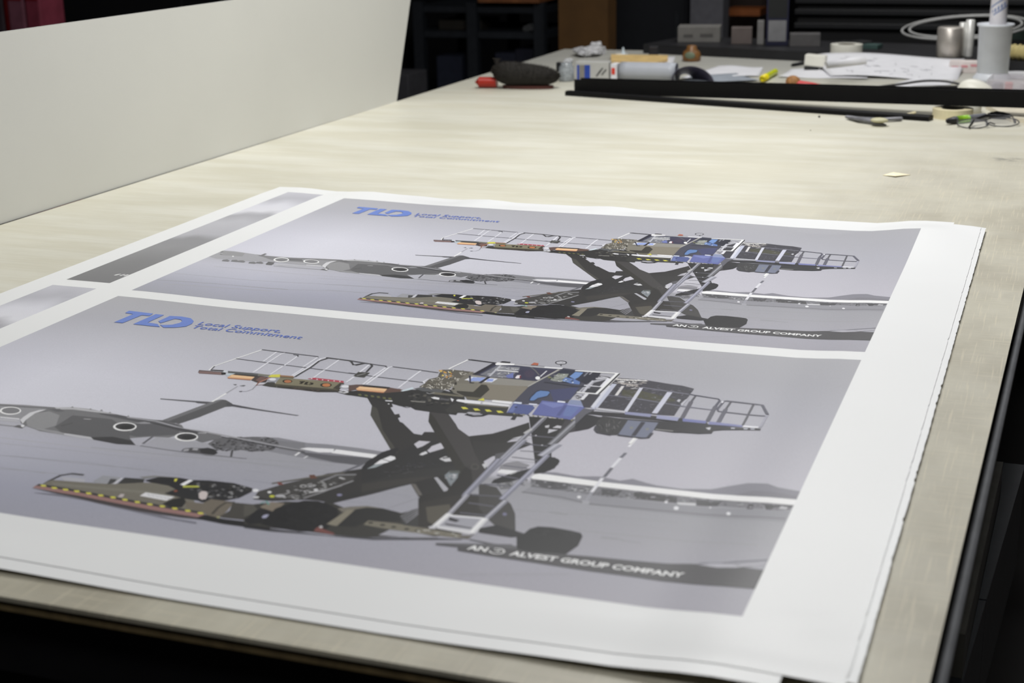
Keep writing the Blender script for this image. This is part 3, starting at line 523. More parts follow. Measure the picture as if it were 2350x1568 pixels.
68,1193,4790,2021,4744,2021,4726,1193,4772;69,352,4472,359,4499,344,4504,322,4482,315,4454,330,4449;
70,1230,4365,1246,4410,1247,4456,1233,4495,1206,4524,1168,4539,1124,4538,1080,4522,1040,4492,1010,4452,993,4406,992,4360,1006,4320,1033,4291,1072,4275,1116,4276,1160,4293,1200,4324;
71,1212,4372,1223,4405,1223,4438,1210,4468,1187,4490,1157,4502,1122,4503,1088,4492,1058,4470,1035,4442,1024,4408,1024,4375,1037,4345,1060,4323,1090,4310,1125,4310,1160,4321,1190,4342;
70,1692,4294,1708,4341,1708,4386,1693,4425,1665,4452,1626,4466,1582,4464,1538,4446,1499,4415,1470,4374,1454,4328,1453,4283,1467,4243,1496,4214,1534,4200,1579,4202,1623,4220,1663,4252;
71,1674,4301,1685,4334,1683,4368,1670,4397,1647,4418,1616,4429,1581,4428,1547,4416,1517,4394,1495,4365,1484,4331,1485,4298,1498,4268,1521,4247,1553,4235,1587,4236,1622,4248,1652,4271;
39,1181,4298,1445,4282,1457,4345,1250,4399;15,1377,4249,1686,4167,2016,4137,2037,4391,1850,4536,1602,4537;
65,1355,4221,1659,4176,1981,4113,2007,4149,1686,4211,1385,4259;72,1602,4537,1837,4519,1855,4543,1623,4563;
70,1699,4308,1720,4347,1725,4385,1714,4419,1688,4444,1650,4458,1604,4458,1557,4445,1513,4421,1478,4387,1457,4349,1451,4310,1462,4275,1488,4249,1526,4235,1572,4235,1620,4248,1664,4274;
73,1682,4310,1698,4340,1701,4370,1690,4397,1668,4417,1636,4429,1599,4430,1560,4420,1525,4402,1498,4376,1482,4346,1478,4315,1488,4288,1511,4267,1543,4255,1580,4254,1619,4264,1654,4283;
74,1870,4551,1844,4453,1826,4330,1867,4229,1976,4106,2155,4032,2387,4031,2660,4070,2927,4108,3168,4109,3309,4082,3474,4119,3590,4154,3660,4229,3946,4230,4145,4308,4066,4529,3716,4405,3660,4510,3494,4538,3294,4657,3460,4803,3263,4840,2965,4810,2762,4789,2590,4768,2494,4789,2274,4773,2203,4743,2050,4690,1941,4633;
75,2387,4031,2660,4070,2927,4108,3318,4096,3599,4168,3658,4263,3262,4253,2813,4177,2596,4144;
76,2318,4258,2784,4229,3169,4469,3294,4657,3460,4803,3263,4840,2965,4810,2762,4789,2553,4761,2356,4623;
77,2900,4762,3103,4672,3343,4707,3460,4803,3263,4840,2965,4810;78,1870,4551,1844,4453,1826,4330,1867,4229,1934,4185,1892,4329,1929,4531,1973,4643;
79,1929,4531,1892,4329,2000,4230,2185,4301,2345,4586,2262,4757,2063,4685;80,1976,4106,2155,4032,2497,4047,2754,4090,2533,4100,2204,4100,2042,4151;
81,1940,4170,2056,4125,2162,4179,2094,4222;82,2199,4736,2313,4760,2494,4789,2712,4806,2689,4774,2441,4717,2225,4707;
83,2573,4746,2895,4755,2965,4810,2778,4811,2589,4789;84,2501,4328,2580,4314,2576,4292,2497,4306;85,2412,4581,2475,4469,2455,4457,2392,4569;
66,1934,4751,1953,4691,2050,4690,2061,4768;72,2035,4694,2048,4719,2042,4733,2022,4727,1998,4706,1986,4680,1991,4666,2012,4672;
86,2145,4057,2136,4007,2186,4053;86,2374,4053,2366,4003,2414,4049;86,2510,4047,2502,3997,2549,4043;86,2640,4081,2632,4032,2679,4077;
86,2890,4116,2883,4067,2928,4111;87,3294,4657,3481,4543,3540,4562,3533,4740,3514,4804,3460,4803;88,3473,4541,3494,4750,3522,4748,3501,4539;
60,3088,4242,3275,4153,3653,4305,3716,4405,3483,4522,3330,4594,3209,4576,3198,4418;15,3086,4251,3154,4186,3304,4197,3164,4249;
89,2906,4137,3258,4143,3262,4115,2906,4109;89,3258,4143,3670,4251,3676,4223,3262,4115;89,3670,4251,3875,4255,3877,4227,3676,4223;
89,3875,4255,4123,4288,4127,4260,3877,4227;89,4123,4288,5174,4453,5178,4425,4127,4260;
90,3241,4198,3688,4261,3905,4264,4155,4325,4056,4512,3927,4376,3653,4305;91,3235,4203,3913,4291,3917,4269,3239,4179;
91,3913,4291,4483,4389,4487,4367,3917,4269;91,4483,4389,5182,4464,5184,4440,4487,4367;92,3853,4280,4135,4291,4171,4379,4066,4529,4001,4510;
37,3879,4302,3962,4287,3958,4269,3875,4284;
93,3166,4339,3184,4381,3187,4422,3172,4457,3144,4483,3103,4497,3057,4497,3009,4483,2966,4456,2932,4420,2913,4378,2910,4337,2924,4301,2953,4274,2994,4260,3041,4260,3090,4275,3133,4303;
77,3149,4341,3163,4373,3163,4405,3150,4433,3125,4454,3091,4466,3052,4467,3013,4456,2978,4436,2952,4409,2938,4377,2937,4345,2950,4316,2975,4295,3010,4283,3049,4282,3089,4293,3124,4313;
94,3137,4366,3146,4385,3145,4405,3136,4423,3119,4436,3097,4444,3072,4445,3047,4439,3025,4426,3009,4410,3001,4390,3001,4370,3010,4352,3027,4339,3049,4331,3074,4330,3099,4336,3121,4349;
93,3938,4401,3954,4441,3955,4481,3939,4516,3910,4541,3870,4554,3824,4553,3778,4538,3737,4511,3707,4475,3689,4435,3688,4394,3703,4359,3733,4333,3773,4320,3820,4321,3866,4337,3907,4364;
77,3922,4402,3934,4433,3933,4464,3918,4491,3893,4512,3859,4523,3821,4523,3783,4512,3750,4492,3726,4465,3714,4434,3714,4402,3728,4375,3754,4354,3788,4343,3827,4343,3865,4354,3898,4374;
94,3909,4426,3916,4445,3915,4464,3905,4481,3888,4494,3866,4501,3842,4502,3818,4495,3797,4483,3782,4466,3775,4447,3776,4428,3785,4410,3802,4397,3824,4390,3849,4390,3873,4396,3894,4409;
95,3305,4101,3482,3459,3500,3381,3550,3301,3613,3299,3742,3382,3790,3465,3725,3504,3642,3830,3638,3862,3539,4122,3457,4116;
65,3305,4101,3500,3381,3550,3301,3582,3300,3531,3541,3390,4084;96,2903,3485,3305,3434,3491,3407,3478,3479,3373,3492,3337,3473,2919,3511;
97,3664,3386,4084,3452,4620,3506,4608,3527,4107,3493,3892,3476,3721,3456;73,3476,4097,3584,4144,3646,4206,3573,4176;
98,3987,4802,3978,4729,4044,4689,4153,4674,4194,4642,4275,4654,4369,4738,4361,4822,4292,4829,4118,4809;
99,4128,4682,4198,4648,4279,4661,4359,4733,4357,4816,4298,4816,4202,4790;89,3988,4745,4034,4723,4055,4780,4011,4805;
100,4060,4692,4118,4689,4136,4743,4079,4746;27,3514,4813,4007,4831,4007,4813,3514,4795;27,4007,4831,4721,4802,4721,4784,4007,4813;
70,3514,3401,3513,3100,3489,3100,3490,3401;8,3510,3100,3508,2845,3490,2845,3492,3100;101,3414,2804,3450,2784,3468,2816,3448,2823;
102,3508,2828,3540,2784,3573,2792,3567,2833;103,3678,2757,3703,2884,3715,2884,3690,2755;103,3703,2884,3681,2969,3689,2977,3715,2884;
103,3681,2969,3604,2992,3608,3004,3689,2977;104,3595,2991,3627,2970,3645,3002,3624,3014;
105,3261,6166,3572,6112,3664,6146,4067,6142,4436,6200,4809,6276,5070,6287,5095,6327,4720,6304,4242,6237,3870,6180,3610,6164,3286,6176;
106,5497,6201,5867,6208,6305,6189,6707,6111,7082,5980,7436,5906,7443,5924,6727,6154,6144,6221,5809,6268,5538,6272;
107,3260,5763,3417,5737,3525,5741,3563,5810,3394,5867;108,3622,5763,3626,5602,3815,5590,3876,5747,3709,5788;30,3244,5964,3240,5873,3206,5871,3210,5966;
30,3240,5873,3255,5741,3223,5727,3206,5871;30,3255,5741,3321,5674,3307,5642,3223,5727;30,3321,5674,3443,5665,3441,5631,3307,5642;
109,3211,5944,3233,5854,3559,5806,3810,5768,4108,5632,4348,5583,4542,5641,4704,5760,4897,6003,5001,6068,5056,6124,4911,6097,4101,6029,3274,5989;
110,3273,5909,4223,5809,4612,5789,4639,5832,4218,5868,3317,5953;
111,3177,6076,3172,5992,3274,5989,3475,5979,3744,6002,4101,6029,4452,6057,4680,6072,5007,6079,5068,6144,5015,6197,4643,6183,4186,6155,3704,6106,3345,6084;
112,3175,6090,3697,6096,4179,6144,4643,6183,5012,6191,5099,6231,4898,6247,4463,6240,3990,6192,3674,6143;113,3175,6019,3490,6022,3492,5978,3175,5975;
113,3490,6022,3753,6039,3757,5995,3492,5978;113,3753,6039,4111,6068,4115,6024,3757,5995;113,4111,6068,4461,6094,4463,6050,4115,6024;
113,4461,6094,4686,6105,4688,6061,4463,6050;113,4686,6105,5018,6121,5020,6077,4688,6061;114,3200,5991,3246,5977,3287,6009,3243,6024;
114,3332,6004,3378,5991,3418,6022,3375,6037;114,3457,6004,3503,5991,3543,6022,3499,6037;114,3582,6004,3628,5991,3667,6022,3624,6037;
114,3718,6011,3764,5998,3803,6030,3760,6044;114,3855,6018,3901,6006,3940,6037,3896,6051;114,3991,6023,4037,6011,4075,6043,4032,6057;
114,4130,6038,4175,6026,4213,6058,4170,6071;114,4271,6049,4316,6038,4353,6069,4310,6082;114,4411,6061,4456,6049,4492,6080,4450,6093;
114,4545,6065,4590,6054,4626,6084,4584,6098;114,4681,6074,4726,6062,4762,6093,4719,6107;114,4823,6083,4868,6072,4903,6102,4861,6116;
114,4962,6096,5006,6084,5040,6114,4998,6128;115,5067,6169,5107,6103,5162,6187,5120,6195;116,4250,5925,4254,5838,4572,5849,4549,5951;
117,4290,5874,4340,5900,4344,5892,4294,5866;117,4337,5878,4387,5903,4391,5895,4341,5870;117,4383,5881,4433,5906,4437,5898,4387,5873;
117,4430,5884,4479,5910,4483,5902,4434,5876;117,4476,5888,4525,5913,4529,5905,4480,5880;117,4522,5891,4572,5916,4576,5908,4526,5883;
118,4069,6014,4053,5941,4091,5934,4120,6008;119,3881,5737,3856,5582,4058,5556,4098,5635,3953,5708;120,3796,5781,3744,5654,3809,5641,3842,5731;
121,3834,5752,3828,5599,3851,5600,3866,5750;122,3979,5523,4093,5451,4329,5426,4487,5444,4405,5457,4138,5486,4056,5553;
123,4078,5587,4160,5466,4364,5428,4506,5438,4664,5401,4923,5387,5156,5446,5191,5527,5155,5693,5080,5768,4978,5852,4878,5884,4744,5825,4639,5832,4435,5807,4481,5687,4367,5630,4164,5614;
124,5132,5677,5135,5702,5115,5694,5101,5673,5119,5670;124,4828,5668,4815,5687,4797,5693,4782,5669,4794,5652;
125,5058,5514,5064,5538,5036,5531,5027,5509,5046,5506;126,4705,5596,4694,5614,4670,5617,4656,5599,4676,5581;
124,4956,5437,4947,5454,4923,5456,4914,5434,4934,5428;124,5021,5682,5024,5697,4998,5701,4989,5680,5006,5667;
127,5042,5584,5032,5605,5018,5608,5004,5583,5014,5574;126,4655,5646,4653,5667,4638,5666,4623,5647,4633,5635;
126,4955,5713,4956,5729,4933,5735,4928,5714,4941,5703;124,4926,5549,4926,5576,4898,5565,4885,5545,4901,5541;
125,4724,5684,4730,5708,4699,5702,4690,5687,4706,5674;126,4950,5434,4946,5462,4914,5459,4909,5436,4923,5428;
29,4714,5628,4707,5651,4689,5647,4674,5626,4686,5617;126,5139,5482,5135,5510,5108,5500,5096,5482,5107,5465;
126,4884,5726,4880,5751,4856,5744,4839,5731,4855,5711;124,4881,5596,4880,5620,4859,5613,4841,5598,4866,5587;
124,4790,5521,4791,5537,4777,5540,4759,5520,4774,5509;124,4626,5488,4622,5510,4594,5509,4585,5484,4597,5473;
29,4822,5644,4816,5664,4786,5664,4782,5649,4797,5636;126,4828,5734,4817,5751,4799,5751,4784,5740,4798,5717;
124,4832,5689,4835,5705,4820,5706,4796,5687,4823,5680;125,5006,5525,4997,5546,4973,5551,4960,5527,4975,5510;
29,4949,5633,4943,5649,4926,5654,4913,5632,4926,5621;124,5042,5469,5039,5493,5008,5490,5004,5468,5020,5461;
127,4785,5476,4784,5494,4762,5496,4748,5476,4768,5462;124,4899,5699,4899,5710,4883,5714,4869,5698,4884,5686;
127,5080,5701,5076,5719,5051,5719,5038,5698,5055,5683;126,4994,5559,4997,5575,4980,5574,4967,5559,4981,5549;
127,4982,5455,4984,5473,4955,5471,4952,5447,4963,5437;124,4928,5733,4919,5748,4900,5749,4890,5737,4899,5718;
124,4801,5486,4802,5508,4773,5505,4764,5481,4781,5474;29,4936,5773,4933,5787,4916,5794,4896,5771,4919,5761;
126,4630,5593,4632,5617,4607,5613,4598,5589,4607,5578;29,4810,5729,4807,5756,4782,5747,4766,5734,4783,5715;
29,5089,5440,5088,5458,5066,5461,5054,5443,5072,5429;126,4759,5718,4755,5742,4735,5734,4716,5720,4732,5703;
127,5104,5527,5102,5551,5076,5544,5073,5526,5077,5508;125,4799,5618,4794,5638,4770,5641,4758,5621,4775,5601;
124,4627,5511,4629,5523,4603,5527,4590,5509,4606,5493;127,5096,5516,5098,5542,5071,5532,5064,5514,5079,5509;
124,5073,5514,5064,5534,5036,5536,5033,5510,5042,5500;127,5077,5440,5083,5462,5058,5460,5053,5438,5061,5421;
126,4761,5470,4752,5495,4726,5497,4720,5471,4736,5466;127,4902,5736,4897,5761,4879,5759,4856,5739,4877,5729;
126,4972,5512,4971,5529,4956,5534,4939,5506,4953,5502;126,4898,5705,4902,5730,4881,5725,4864,5706,4880,5695;
126,5058,5585,5059,5602,5033,5603,5023,5585,5047,5575;124,4642,5638,4633,5655,4617,5653,4598,5641,4619,5629;
126,4797,5657,4792,5681,4769,5681,4752,5656,4767,5643;29,4750,5688,4747,5712,4718,5711,4712,5687,4720,5672;
124,4734,5629,4728,5647,4706,5654,4687,5630,4707,5616;127,5056,5619,5057,5644,5034,5637,5022,5616,5035,5605;
127,4955,5687,4957,5709,4925,5706,4920,5685,4930,5669;125,4988,5699,4989,5716,4960,5716,4959,5695,4968,5683;
127,4784,5511,4786,5538,4756,5535,4749,5510,4762,5496;126,4679,5493,4680,5519,4658,5514,4646,5496,4656,5487;
29,4987,5696,4975,5712,4958,5716,4945,5692,4960,5688;29,4843,5611,4837,5626,4815,5627,4808,5615,4824,5599;
124,4829,5647,4823,5672,4803,5670,4783,5649,4804,5636;127,5020,5596,5020,5606,4997,5612,4988,5596,5003,5577;
125,4982,5561,4977,5575,4959,5582,4941,5563,4962,5548;126,4774,5514,4767,5540,4749,5536,4732,5515,4747,5504;
124,4726,5648,4722,5671,4701,5671,4686,5647,4700,5630;124,5040,5428,5043,5452,5019,5448,5010,5421,5021,5409;
126,5197,5495,5186,5511,5164,5513,5150,5496,5172,5490;127,4657,5544,4652,5562,4626,5563,4617,5548,4630,5527;
124,4885,5749,4884,5774,4857,5772,4849,5745,4856,5735;127,5088,5688,5095,5709,5071,5708,5059,5691,5069,5668;
124,5004,5474,4994,5490,4976,5493,4969,5478,4979,5457;125,4540,5487,4528,5504,4516,5507,4501,5492,4513,5474;
128,4456,5575,4474,5440,4521,5447,4508,5586;114,4331,5466,4355,5450,4381,5518,4362,5524;129,4498,5589,4641,5549,4670,5577,4523,5629;
130,4435,5807,4491,5702,4595,5690,4791,5758,4874,5860,4711,5861;131,4484,5726,4500,5699,4527,5725,4507,5745;
132,4741,5709,4737,5651,4782,5644,4829,5694,4876,5808,4846,5830,4803,5806;133,4556,6032,4577,5909,4657,5827,4742,5927,4770,6043,4680,6072;
134,4728,5906,4900,5902,4921,5794,5135,5789,5175,5839,5216,6073,5216,6145,5154,6165,5013,6089,4806,6032;
135,5153,5801,5398,5781,5455,5750,5494,6008,5452,6118,5252,6134,5204,6125,5221,5973;
136,5022,6208,5056,6124,5264,6154,5716,6128,5781,6247,5322,6254,5099,6231;137,5126,6092,5100,5942,5072,5944,5098,6096;
137,5100,5942,5106,5835,5080,5821,5072,5944;137,5106,5835,5174,5804,5162,5778,5080,5821;
72,5242,5479,5247,5507,5232,5524,5206,5521,5183,5498,5177,5470,5192,5453,5219,5457;
138,5217,6133,5220,6147,5212,6156,5198,6154,5186,6143,5183,6129,5191,6120,5205,6121;
139,5278,5817,5422,5770,5601,5646,5672,5779,5625,5882,5562,5902,5415,6058;
140,5353,5781,5604,5634,6022,5534,6199,5611,6517,5509,6718,5554,6834,5408,6960,5279,7268,5486,7400,5817,7154,5947,6926,6020,6629,6130,6382,6165,6116,6169,5770,6197,5497,6201,5426,6076,5461,5891;
141,5436,5811,5488,5682,5616,5675,5625,5882,5557,5893;142,5462,6139,5446,5896,5489,5838,5625,5882,5628,6139,5549,6195;
143,5612,5957,5622,5981,5620,6008,5608,6029,5591,6034,5574,6023,5565,5999,5567,5971,5579,5951,5596,5945;
144,5638,6156,5613,5994,5593,5805,5665,5659,5755,5563,5881,5534,6025,5578,6137,5653,6191,5745,6233,5902,6239,6129,6040,6193,5809,6185;
145,6088,5945,6076,5974,6045,5967,6041,5950,6056,5938;146,5727,5844,5726,5869,5704,5868,5693,5844,5707,5824;
146,6176,6041,6177,6064,6149,6058,6139,6046,6157,6029;146,5788,5895,5778,5922,5738,5922,5726,5899,5749,5880;
145,5980,6080,5976,6100,5945,6101,5946,6080,5961,6065;145,5763,5816,5756,5832,5730,5838,5724,5817,5740,5802;
145,6152,5800,6149,5821,6122,5823,6101,5800,6130,5781;145,5877,6056,5881,6082,5847,6081,5845,6058,5859,6036;
146,6094,5766,6077,5791,6047,5792,6039,5770,6066,5763;146,6205,6033,6200,6059,6168,6061,6164,6034,6187,6023;
146,5954,6086,5954,6102,5923,6112,5923,6085,5941,6075;145,5760,5758,5752,5786,5724,5777,5707,5765,5737,5754;
145,6032,5752,6023,5774,5993,5776,5985,5757,6009,5736;145,5851,5963,5848,5990,5825,5985,5816,5963,5828,5944;
146,6008,5839,5991,5858,5963,5869,5957,5843,5977,5829;146,6068,5989,6056,6017,6027,6013,6021,5987,6036,5973;
145,5741,5776,5732,5796,5706,5805,5696,5772,5721,5771;145,6015,5918,6008,5934,5977,5944,5977,5916,5990,5902;
145,6074,5937,6069,5964,6036,5962,6036,5941,6047,5922;145,5905,5675,5908,5702,5875,5696,5857,5678,5887,5667;
145,6001,5694,5991,5724,5957,5720,5953,5699,5971,5685;146,6142,6031,6133,6048,6103,6051,6100,6038,6121,6018;
146,6176,5908,6163,5925,6136,5934,6128,5914,6148,5889;146,5800,5979,5789,6004,5767,6006,5742,5981,5767,5965;
146,5752,5995,5759,6020,5720,6015,5710,6001,5737,5984;146,6046,5763,6037,5784,6005,5791,6000,5764,6017,5744;
145,6124,5780,6113,5804,6079,5808,6065,5782,6099,5775;145,5910,5980,5908,5998,5885,6002,5861,5981,5885,5962;
145,6101,5708,6099,5720,6079,5730,6055,5709,6083,5694;145,5902,5845,5893,5864,5873,5866,5859,5846,5877,5834;
146,5974,5918,5974,5936,5947,5943,5935,5915,5954,5897;146,5730,5831,5721,5851,5692,5851,5681,5830,5702,5821;
145,5747,5817,5752,5838,5714,5837,5708,5814,5729,5796;146,5834,6019,5828,6041,5809,6043,5787,6019,5809,6002;
145,5910,5763,5908,5775,5883,5787,5877,5761,5901,5753;145,5867,6061,5865,6075,5838,6078,5822,6060,5853,6049;
145,5921,5985,5915,6014,5880,6006,5865,5991,5892,5974;146,6103,5745,6089,5772,6059,5775,6050,5750,6071,5736;
146,5824,5727,5822,5750,5798,5748,5778,5724,5800,5711;146,5742,5946,5739,5974,5705,5966,5693,5948,5715,5934;
147,6127,5634,6220,5560,6356,5499,6517,5509,6434,5624,6297,5624,6204,5697;
148,6288,5605,6365,5536,6517,5509,6670,5548,6752,5630,6786,5725,6638,5772,6498,5817,6457,5956,6294,5988,6297,5775;
149,6190,5979,6226,5629,6289,5626,6294,5988;150,6505,5889,6505,5794,6765,5778,7135,5800,7400,5817,7433,5897,7051,5909,6701,5909;
151,6569,5826,6570,5838,6561,5849,6547,5853,6532,5850,6523,5841,6522,5829,6531,5818,6545,5814,6560,5817;
151,6689,5836,6690,5848,6681,5858,6667,5863,6652,5860,6643,5851,6643,5838,6651,5828,6665,5824,6680,5826;
151,6800,5846,6801,5858,6792,5868,6778,5873,6763,5870,6754,5861,6754,5849,6762,5838,6776,5834,6791,5837;
151,6926,5851,6926,5863,6917,5873,6903,5878,6889,5875,6880,5866,6879,5854,6888,5844,6902,5839,6917,5842;
151,7026,5852,7026,5864,7018,5874,7004,5878,6989,5876,6980,5866,6980,5854,6989,5844,7003,5840,7017,5843;
152,6723,6051,6767,5919,7051,5909,7237,5940,7010,6013;153,6150,6148,6142,6078,6162,6030,6205,6079,6349,6135,6347,6166;
154,6188,6042,6192,6062,6184,6073,6168,6069,6154,6053,6150,6034,6158,6023,6174,6026;
155,6736,5635,6772,5472,6826,5389,6930,5421,7034,5561,7042,5727,6966,5793,6842,5791;50,6752,5634,6781,5518,6765,5512,6736,5630;
50,6781,5518,6841,5408,6825,5400,6765,5512;50,6786,5671,6809,5551,6793,5547,6768,5667;50,6809,5551,6852,5434,6836,5428,6793,5547;
50,6818,5706,6837,5586,6819,5582,6800,5704;50,6837,5586,6864,5460,6848,5456,6819,5582;50,6850,5742,6865,5619,6847,5617,6832,5740;
50,6865,5619,6877,5486,6859,5484,6847,5617;156,6811,5416,6841,5362,6889,5368,6894,5422;
157,5246,5507,5345,5334,5581,5043,5659,4908,5751,4837,5924,4687,6171,4328,6695,4058,7079,5016,6830,5186,6741,5192,6518,4895,6291,5221,6027,5544,5876,5524,5745,5544,5477,5663,5293,5676;
158,5249,5494,5396,5247,5556,5051,5733,4860,5921,4825,5962,4971,5861,5194,5716,5542,5456,5624,5277,5613;
144,5690,5446,5675,5468,5653,5465,5640,5458,5664,5445;159,5668,5494,5657,5508,5633,5513,5632,5499,5646,5491;
144,5518,5365,5514,5375,5492,5378,5490,5368,5501,5358;154,5748,5356,5746,5368,5719,5372,5711,5356,5737,5348;
160,5544,5431,5543,5448,5512,5452,5508,5436,5528,5422;144,5766,5016,5759,5031,5741,5034,5722,5022,5750,5007;
159,5706,5435,5698,5450,5671,5455,5666,5438,5691,5432;159,5699,5522,5686,5540,5668,5539,5659,5530,5678,5521;
154,5800,5256,5790,5276,5762,5273,5753,5261,5780,5255;159,5594,5520,5592,5529,5571,5536,5562,5521,5582,5514;
160,5666,5210,5658,5223,5634,5229,5624,5215,5648,5205;159,5508,5489,5495,5510,5470,5508,5466,5493,5483,5480;
144,5758,5093,5746,5107,5727,5113,5713,5097,5738,5091;144,5726,5258,5723,5275,5702,5276,5688,5264,5709,5251;
159,5704,5275,5700,5287,5680,5292,5667,5281,5690,5269;154,5830,5135,5827,5151,5800,5151,5797,5134,5815,5128;
161,5500,5485,5501,5498,5475,5499,5461,5487,5483,5474;160,5622,5205,5620,5221,5602,5216,5595,5207,5610,5192;
144,5888,5047,5874,5061,5859,5067,5841,5057,5864,5041;159,5841,5091,5834,5111,5804,5108,5803,5097,5816,5083;
161,5709,5269,5696,5281,5675,5288,5674,5276,5683,5261;154,5778,5181,5768,5194,5740,5198,5744,5182,5761,5174;
161,5865,5104,5856,5120,5831,5125,5822,5108,5844,5098;160,5693,5199,5684,5218,5657,5221,5651,5202,5668,5189;
160,5705,5224,5693,5243,5671,5242,5653,5230,5682,5219;159,5632,5470,5629,5484,5600,5489,5595,5472,5616,5466;
161,5723,5337,5713,5350,5688,5359,5682,5341,5701,5327;154,5520,5396,5516,5409,5491,5413,5485,5397,5506,5388;
161,5715,5444,5714,5459,5686,5463,5679,5450,5704,5440;160,5587,5352,5571,5368,5546,5372,5546,5357,5559,5343;
154,5672,5364,5665,5383,5647,5381,5635,5371,5652,5355;161,5531,5283,5524,5298,5506,5299,5493,5287,5515,5272;
154,5646,5521,5632,5539,5615,5539,5600,5528,5622,5516;160,5651,5358,5636,5380,5611,5378,5599,5366,5622,5349;
144,5734,5225,5717,5238,5689,5248,5686,5234,5709,5225;161,5686,5304,5689,5318,5657,5318,5656,5304,5673,5296;
160,5714,5348,5709,5358,5681,5364,5681,5348,5704,5344;159,5600,5358,5595,5371,5574,5374,5567,5364,5582,5348;
160,5692,5341,5674,5358,5647,5366,5653,5349,5664,5333;154,5673,5242,5660,5258,5636,5263,5626,5247,5647,5233;
144,5650,5370,5648,5387,5630,5384,5615,5377,5633,5359;161,5485,5519,5483,5536,5462,5532,5445,5521,5469,5508;
160,5641,5181,5640,5191,5612,5197,5606,5187,5627,5169;154,5833,4957,5832,4975,5812,4971,5802,4962,5822,4946;
154,5712,5396,5706,5410,5683,5413,5674,5400,5696,5389;159,5672,5476,5658,5495,5635,5493,5621,5486,5645,5472;
161,5728,5392,5723,5404,5698,5407,5694,5394,5710,5385;160,5540,5509,5533,5518,5519,5522,5510,5510,5527,5506;
154,5692,5539,5679,5556,5648,5558,5643,5550,5669,5539;160,5886,4974,5879,4994,5849,4996,5843,4976,5865,4965;
159,5704,5129,5701,5147,5675,5147,5666,5130,5686,5121;154,5518,5535,5506,5549,5489,5553,5484,5541,5496,5533;
154,5566,5543,5559,5563,5538,5563,5528,5546,5547,5538;160,5546,5464,5530,5479,5503,5484,5497,5474,5520,5463;
160,5609,5481,5595,5497,5566,5501,5573,5488,5587,5479;159,5783,5260,5772,5276,5755,5276,5745,5265,5762,5255;
161,5601,5364,5589,5382,5566,5384,5564,5368,5581,5363;161,5758,5024,5744,5038,5729,5043,5721,5031,5734,5017;
144,5670,5427,5661,5446,5640,5444,5633,5434,5651,5417;154,5862,4963,5849,4981,5821,4982,5812,4970,5835,4954;
154,5718,5394,5853,5280,5831,5262,5700,5372;154,5853,5280,5928,5137,5902,5123,5831,5262;162,5732,5523,5811,5382,5791,5372,5712,5511;
162,5811,5382,5984,4997,5962,4987,5791,5372;73,5713,5085,5772,4925,5748,4901,5681,5073;73,5772,4925,5937,4862,5925,4830,5748,4901;
163,5670,5095,5745,5165,5767,5147,5690,5073;163,5745,5165,5804,5263,5828,5249,5767,5147;164,5798,4825,5884,4597,5852,4585,5766,4813;
165,5282,5300,5550,5069,5528,5043,5260,5274;165,5550,5069,5812,4851,5790,4825,5528,5043;
166,5619,5247,5624,5271,5614,5289,5594,5296,5570,5288,5553,5268,5548,5245,5557,5226,5578,5220,5602,5228;
155,5608,5256,5609,5270,5598,5280,5581,5279,5568,5268,5567,5253,5579,5244,5595,5245;
167,5761,5297,5766,5321,5756,5335,5736,5331,5718,5310,5713,5285,5723,5271,5743,5276;
168,5537,5519,5538,5540,5522,5558,5494,5567,5466,5563,5447,5547,5446,5526,5462,5507,5490,5499,5518,5503;
169,5374,5478,5378,5496,5368,5508,5350,5505,5335,5490,5332,5472,5342,5460,5359,5463;
41,5325,5620,5326,5640,5309,5653,5285,5653,5267,5639,5266,5620,5283,5606,5308,5607;
40,5234,5476,5239,5501,5227,5515,5204,5512,5184,5492,5179,5467,5191,5452,5214,5456;
170,5451,5558,5454,5574,5447,5587,5432,5592,5415,5587,5402,5573,5398,5557,5405,5544,5421,5539,5438,5544;171,5415,5745,5429,5688,5429,5670,5399,5739;
171,5429,5688,5489,5753,5501,5741,5429,5670;172,5300,5241,5343,5240,5395,5283,5346,5299;173,5507,4993,5552,4967,5620,5043,5567,5072;
174,6010,5493,6517,4891,6274,5226;175,6028,5339,6031,5357,6024,5371,6009,5376,5992,5370,5979,5355,5976,5337,5983,5323,5998,5318,6015,5324;
176,5941,5560,6358,4748,6648,4533,6702,4663,6517,4891,6219,5267,6035,5541;177,6518,4895,6552,4885,6798,5197,6750,5212;
157,5051,2751,5347,2781,5457,2956,5442,2991,5579,3180,5614,3146,5670,3238,5655,3271,5727,3375,5763,3391,6007,3655,6099,3666,6089,3576,6185,3551,6301,3669,6465,3927,6526,4207,6363,4258,6100,4292,5964,4136,5338,3270,5228,2998;
178,5338,3270,5228,2998,5320,3058,5658,3657,6077,4200,6105,4303,5964,4136;
179,6043,4310,6128,3931,6315,3769,6740,4284,6729,4478,6298,4730,6076,5029,5913,4688,5901,4428;
123,5904,4668,5883,4507,5919,4225,6001,4073,6041,4098,6064,4254,5996,4471,5981,4714;180,6076,5029,6411,4578,6837,4302,6969,4632,6543,4880,6203,5296;
181,6237,4568,6226,4595,6234,4599,6245,4572;58,6155,4709,6195,4701,6193,4693,6153,4701;58,6331,4565,6351,4586,6357,4580,6337,4559;
181,6197,4782,6170,4805,6176,4811,6203,4788;182,6566,4372,6532,4390,6536,4398,6570,4380;181,6187,4746,6220,4757,6222,4749,6189,4738;
58,6379,4610,6363,4637,6369,4641,6385,4614;182,6407,4452,6386,4478,6392,4484,6413,4458;182,6290,4669,6303,4693,6311,4689,6298,4665;
183,6382,4390,6418,4398,6420,4390,6384,4382;181,6352,4523,6315,4537,6317,4545,6354,4531;58,6241,4771,6246,4797,6254,4795,6249,4769;
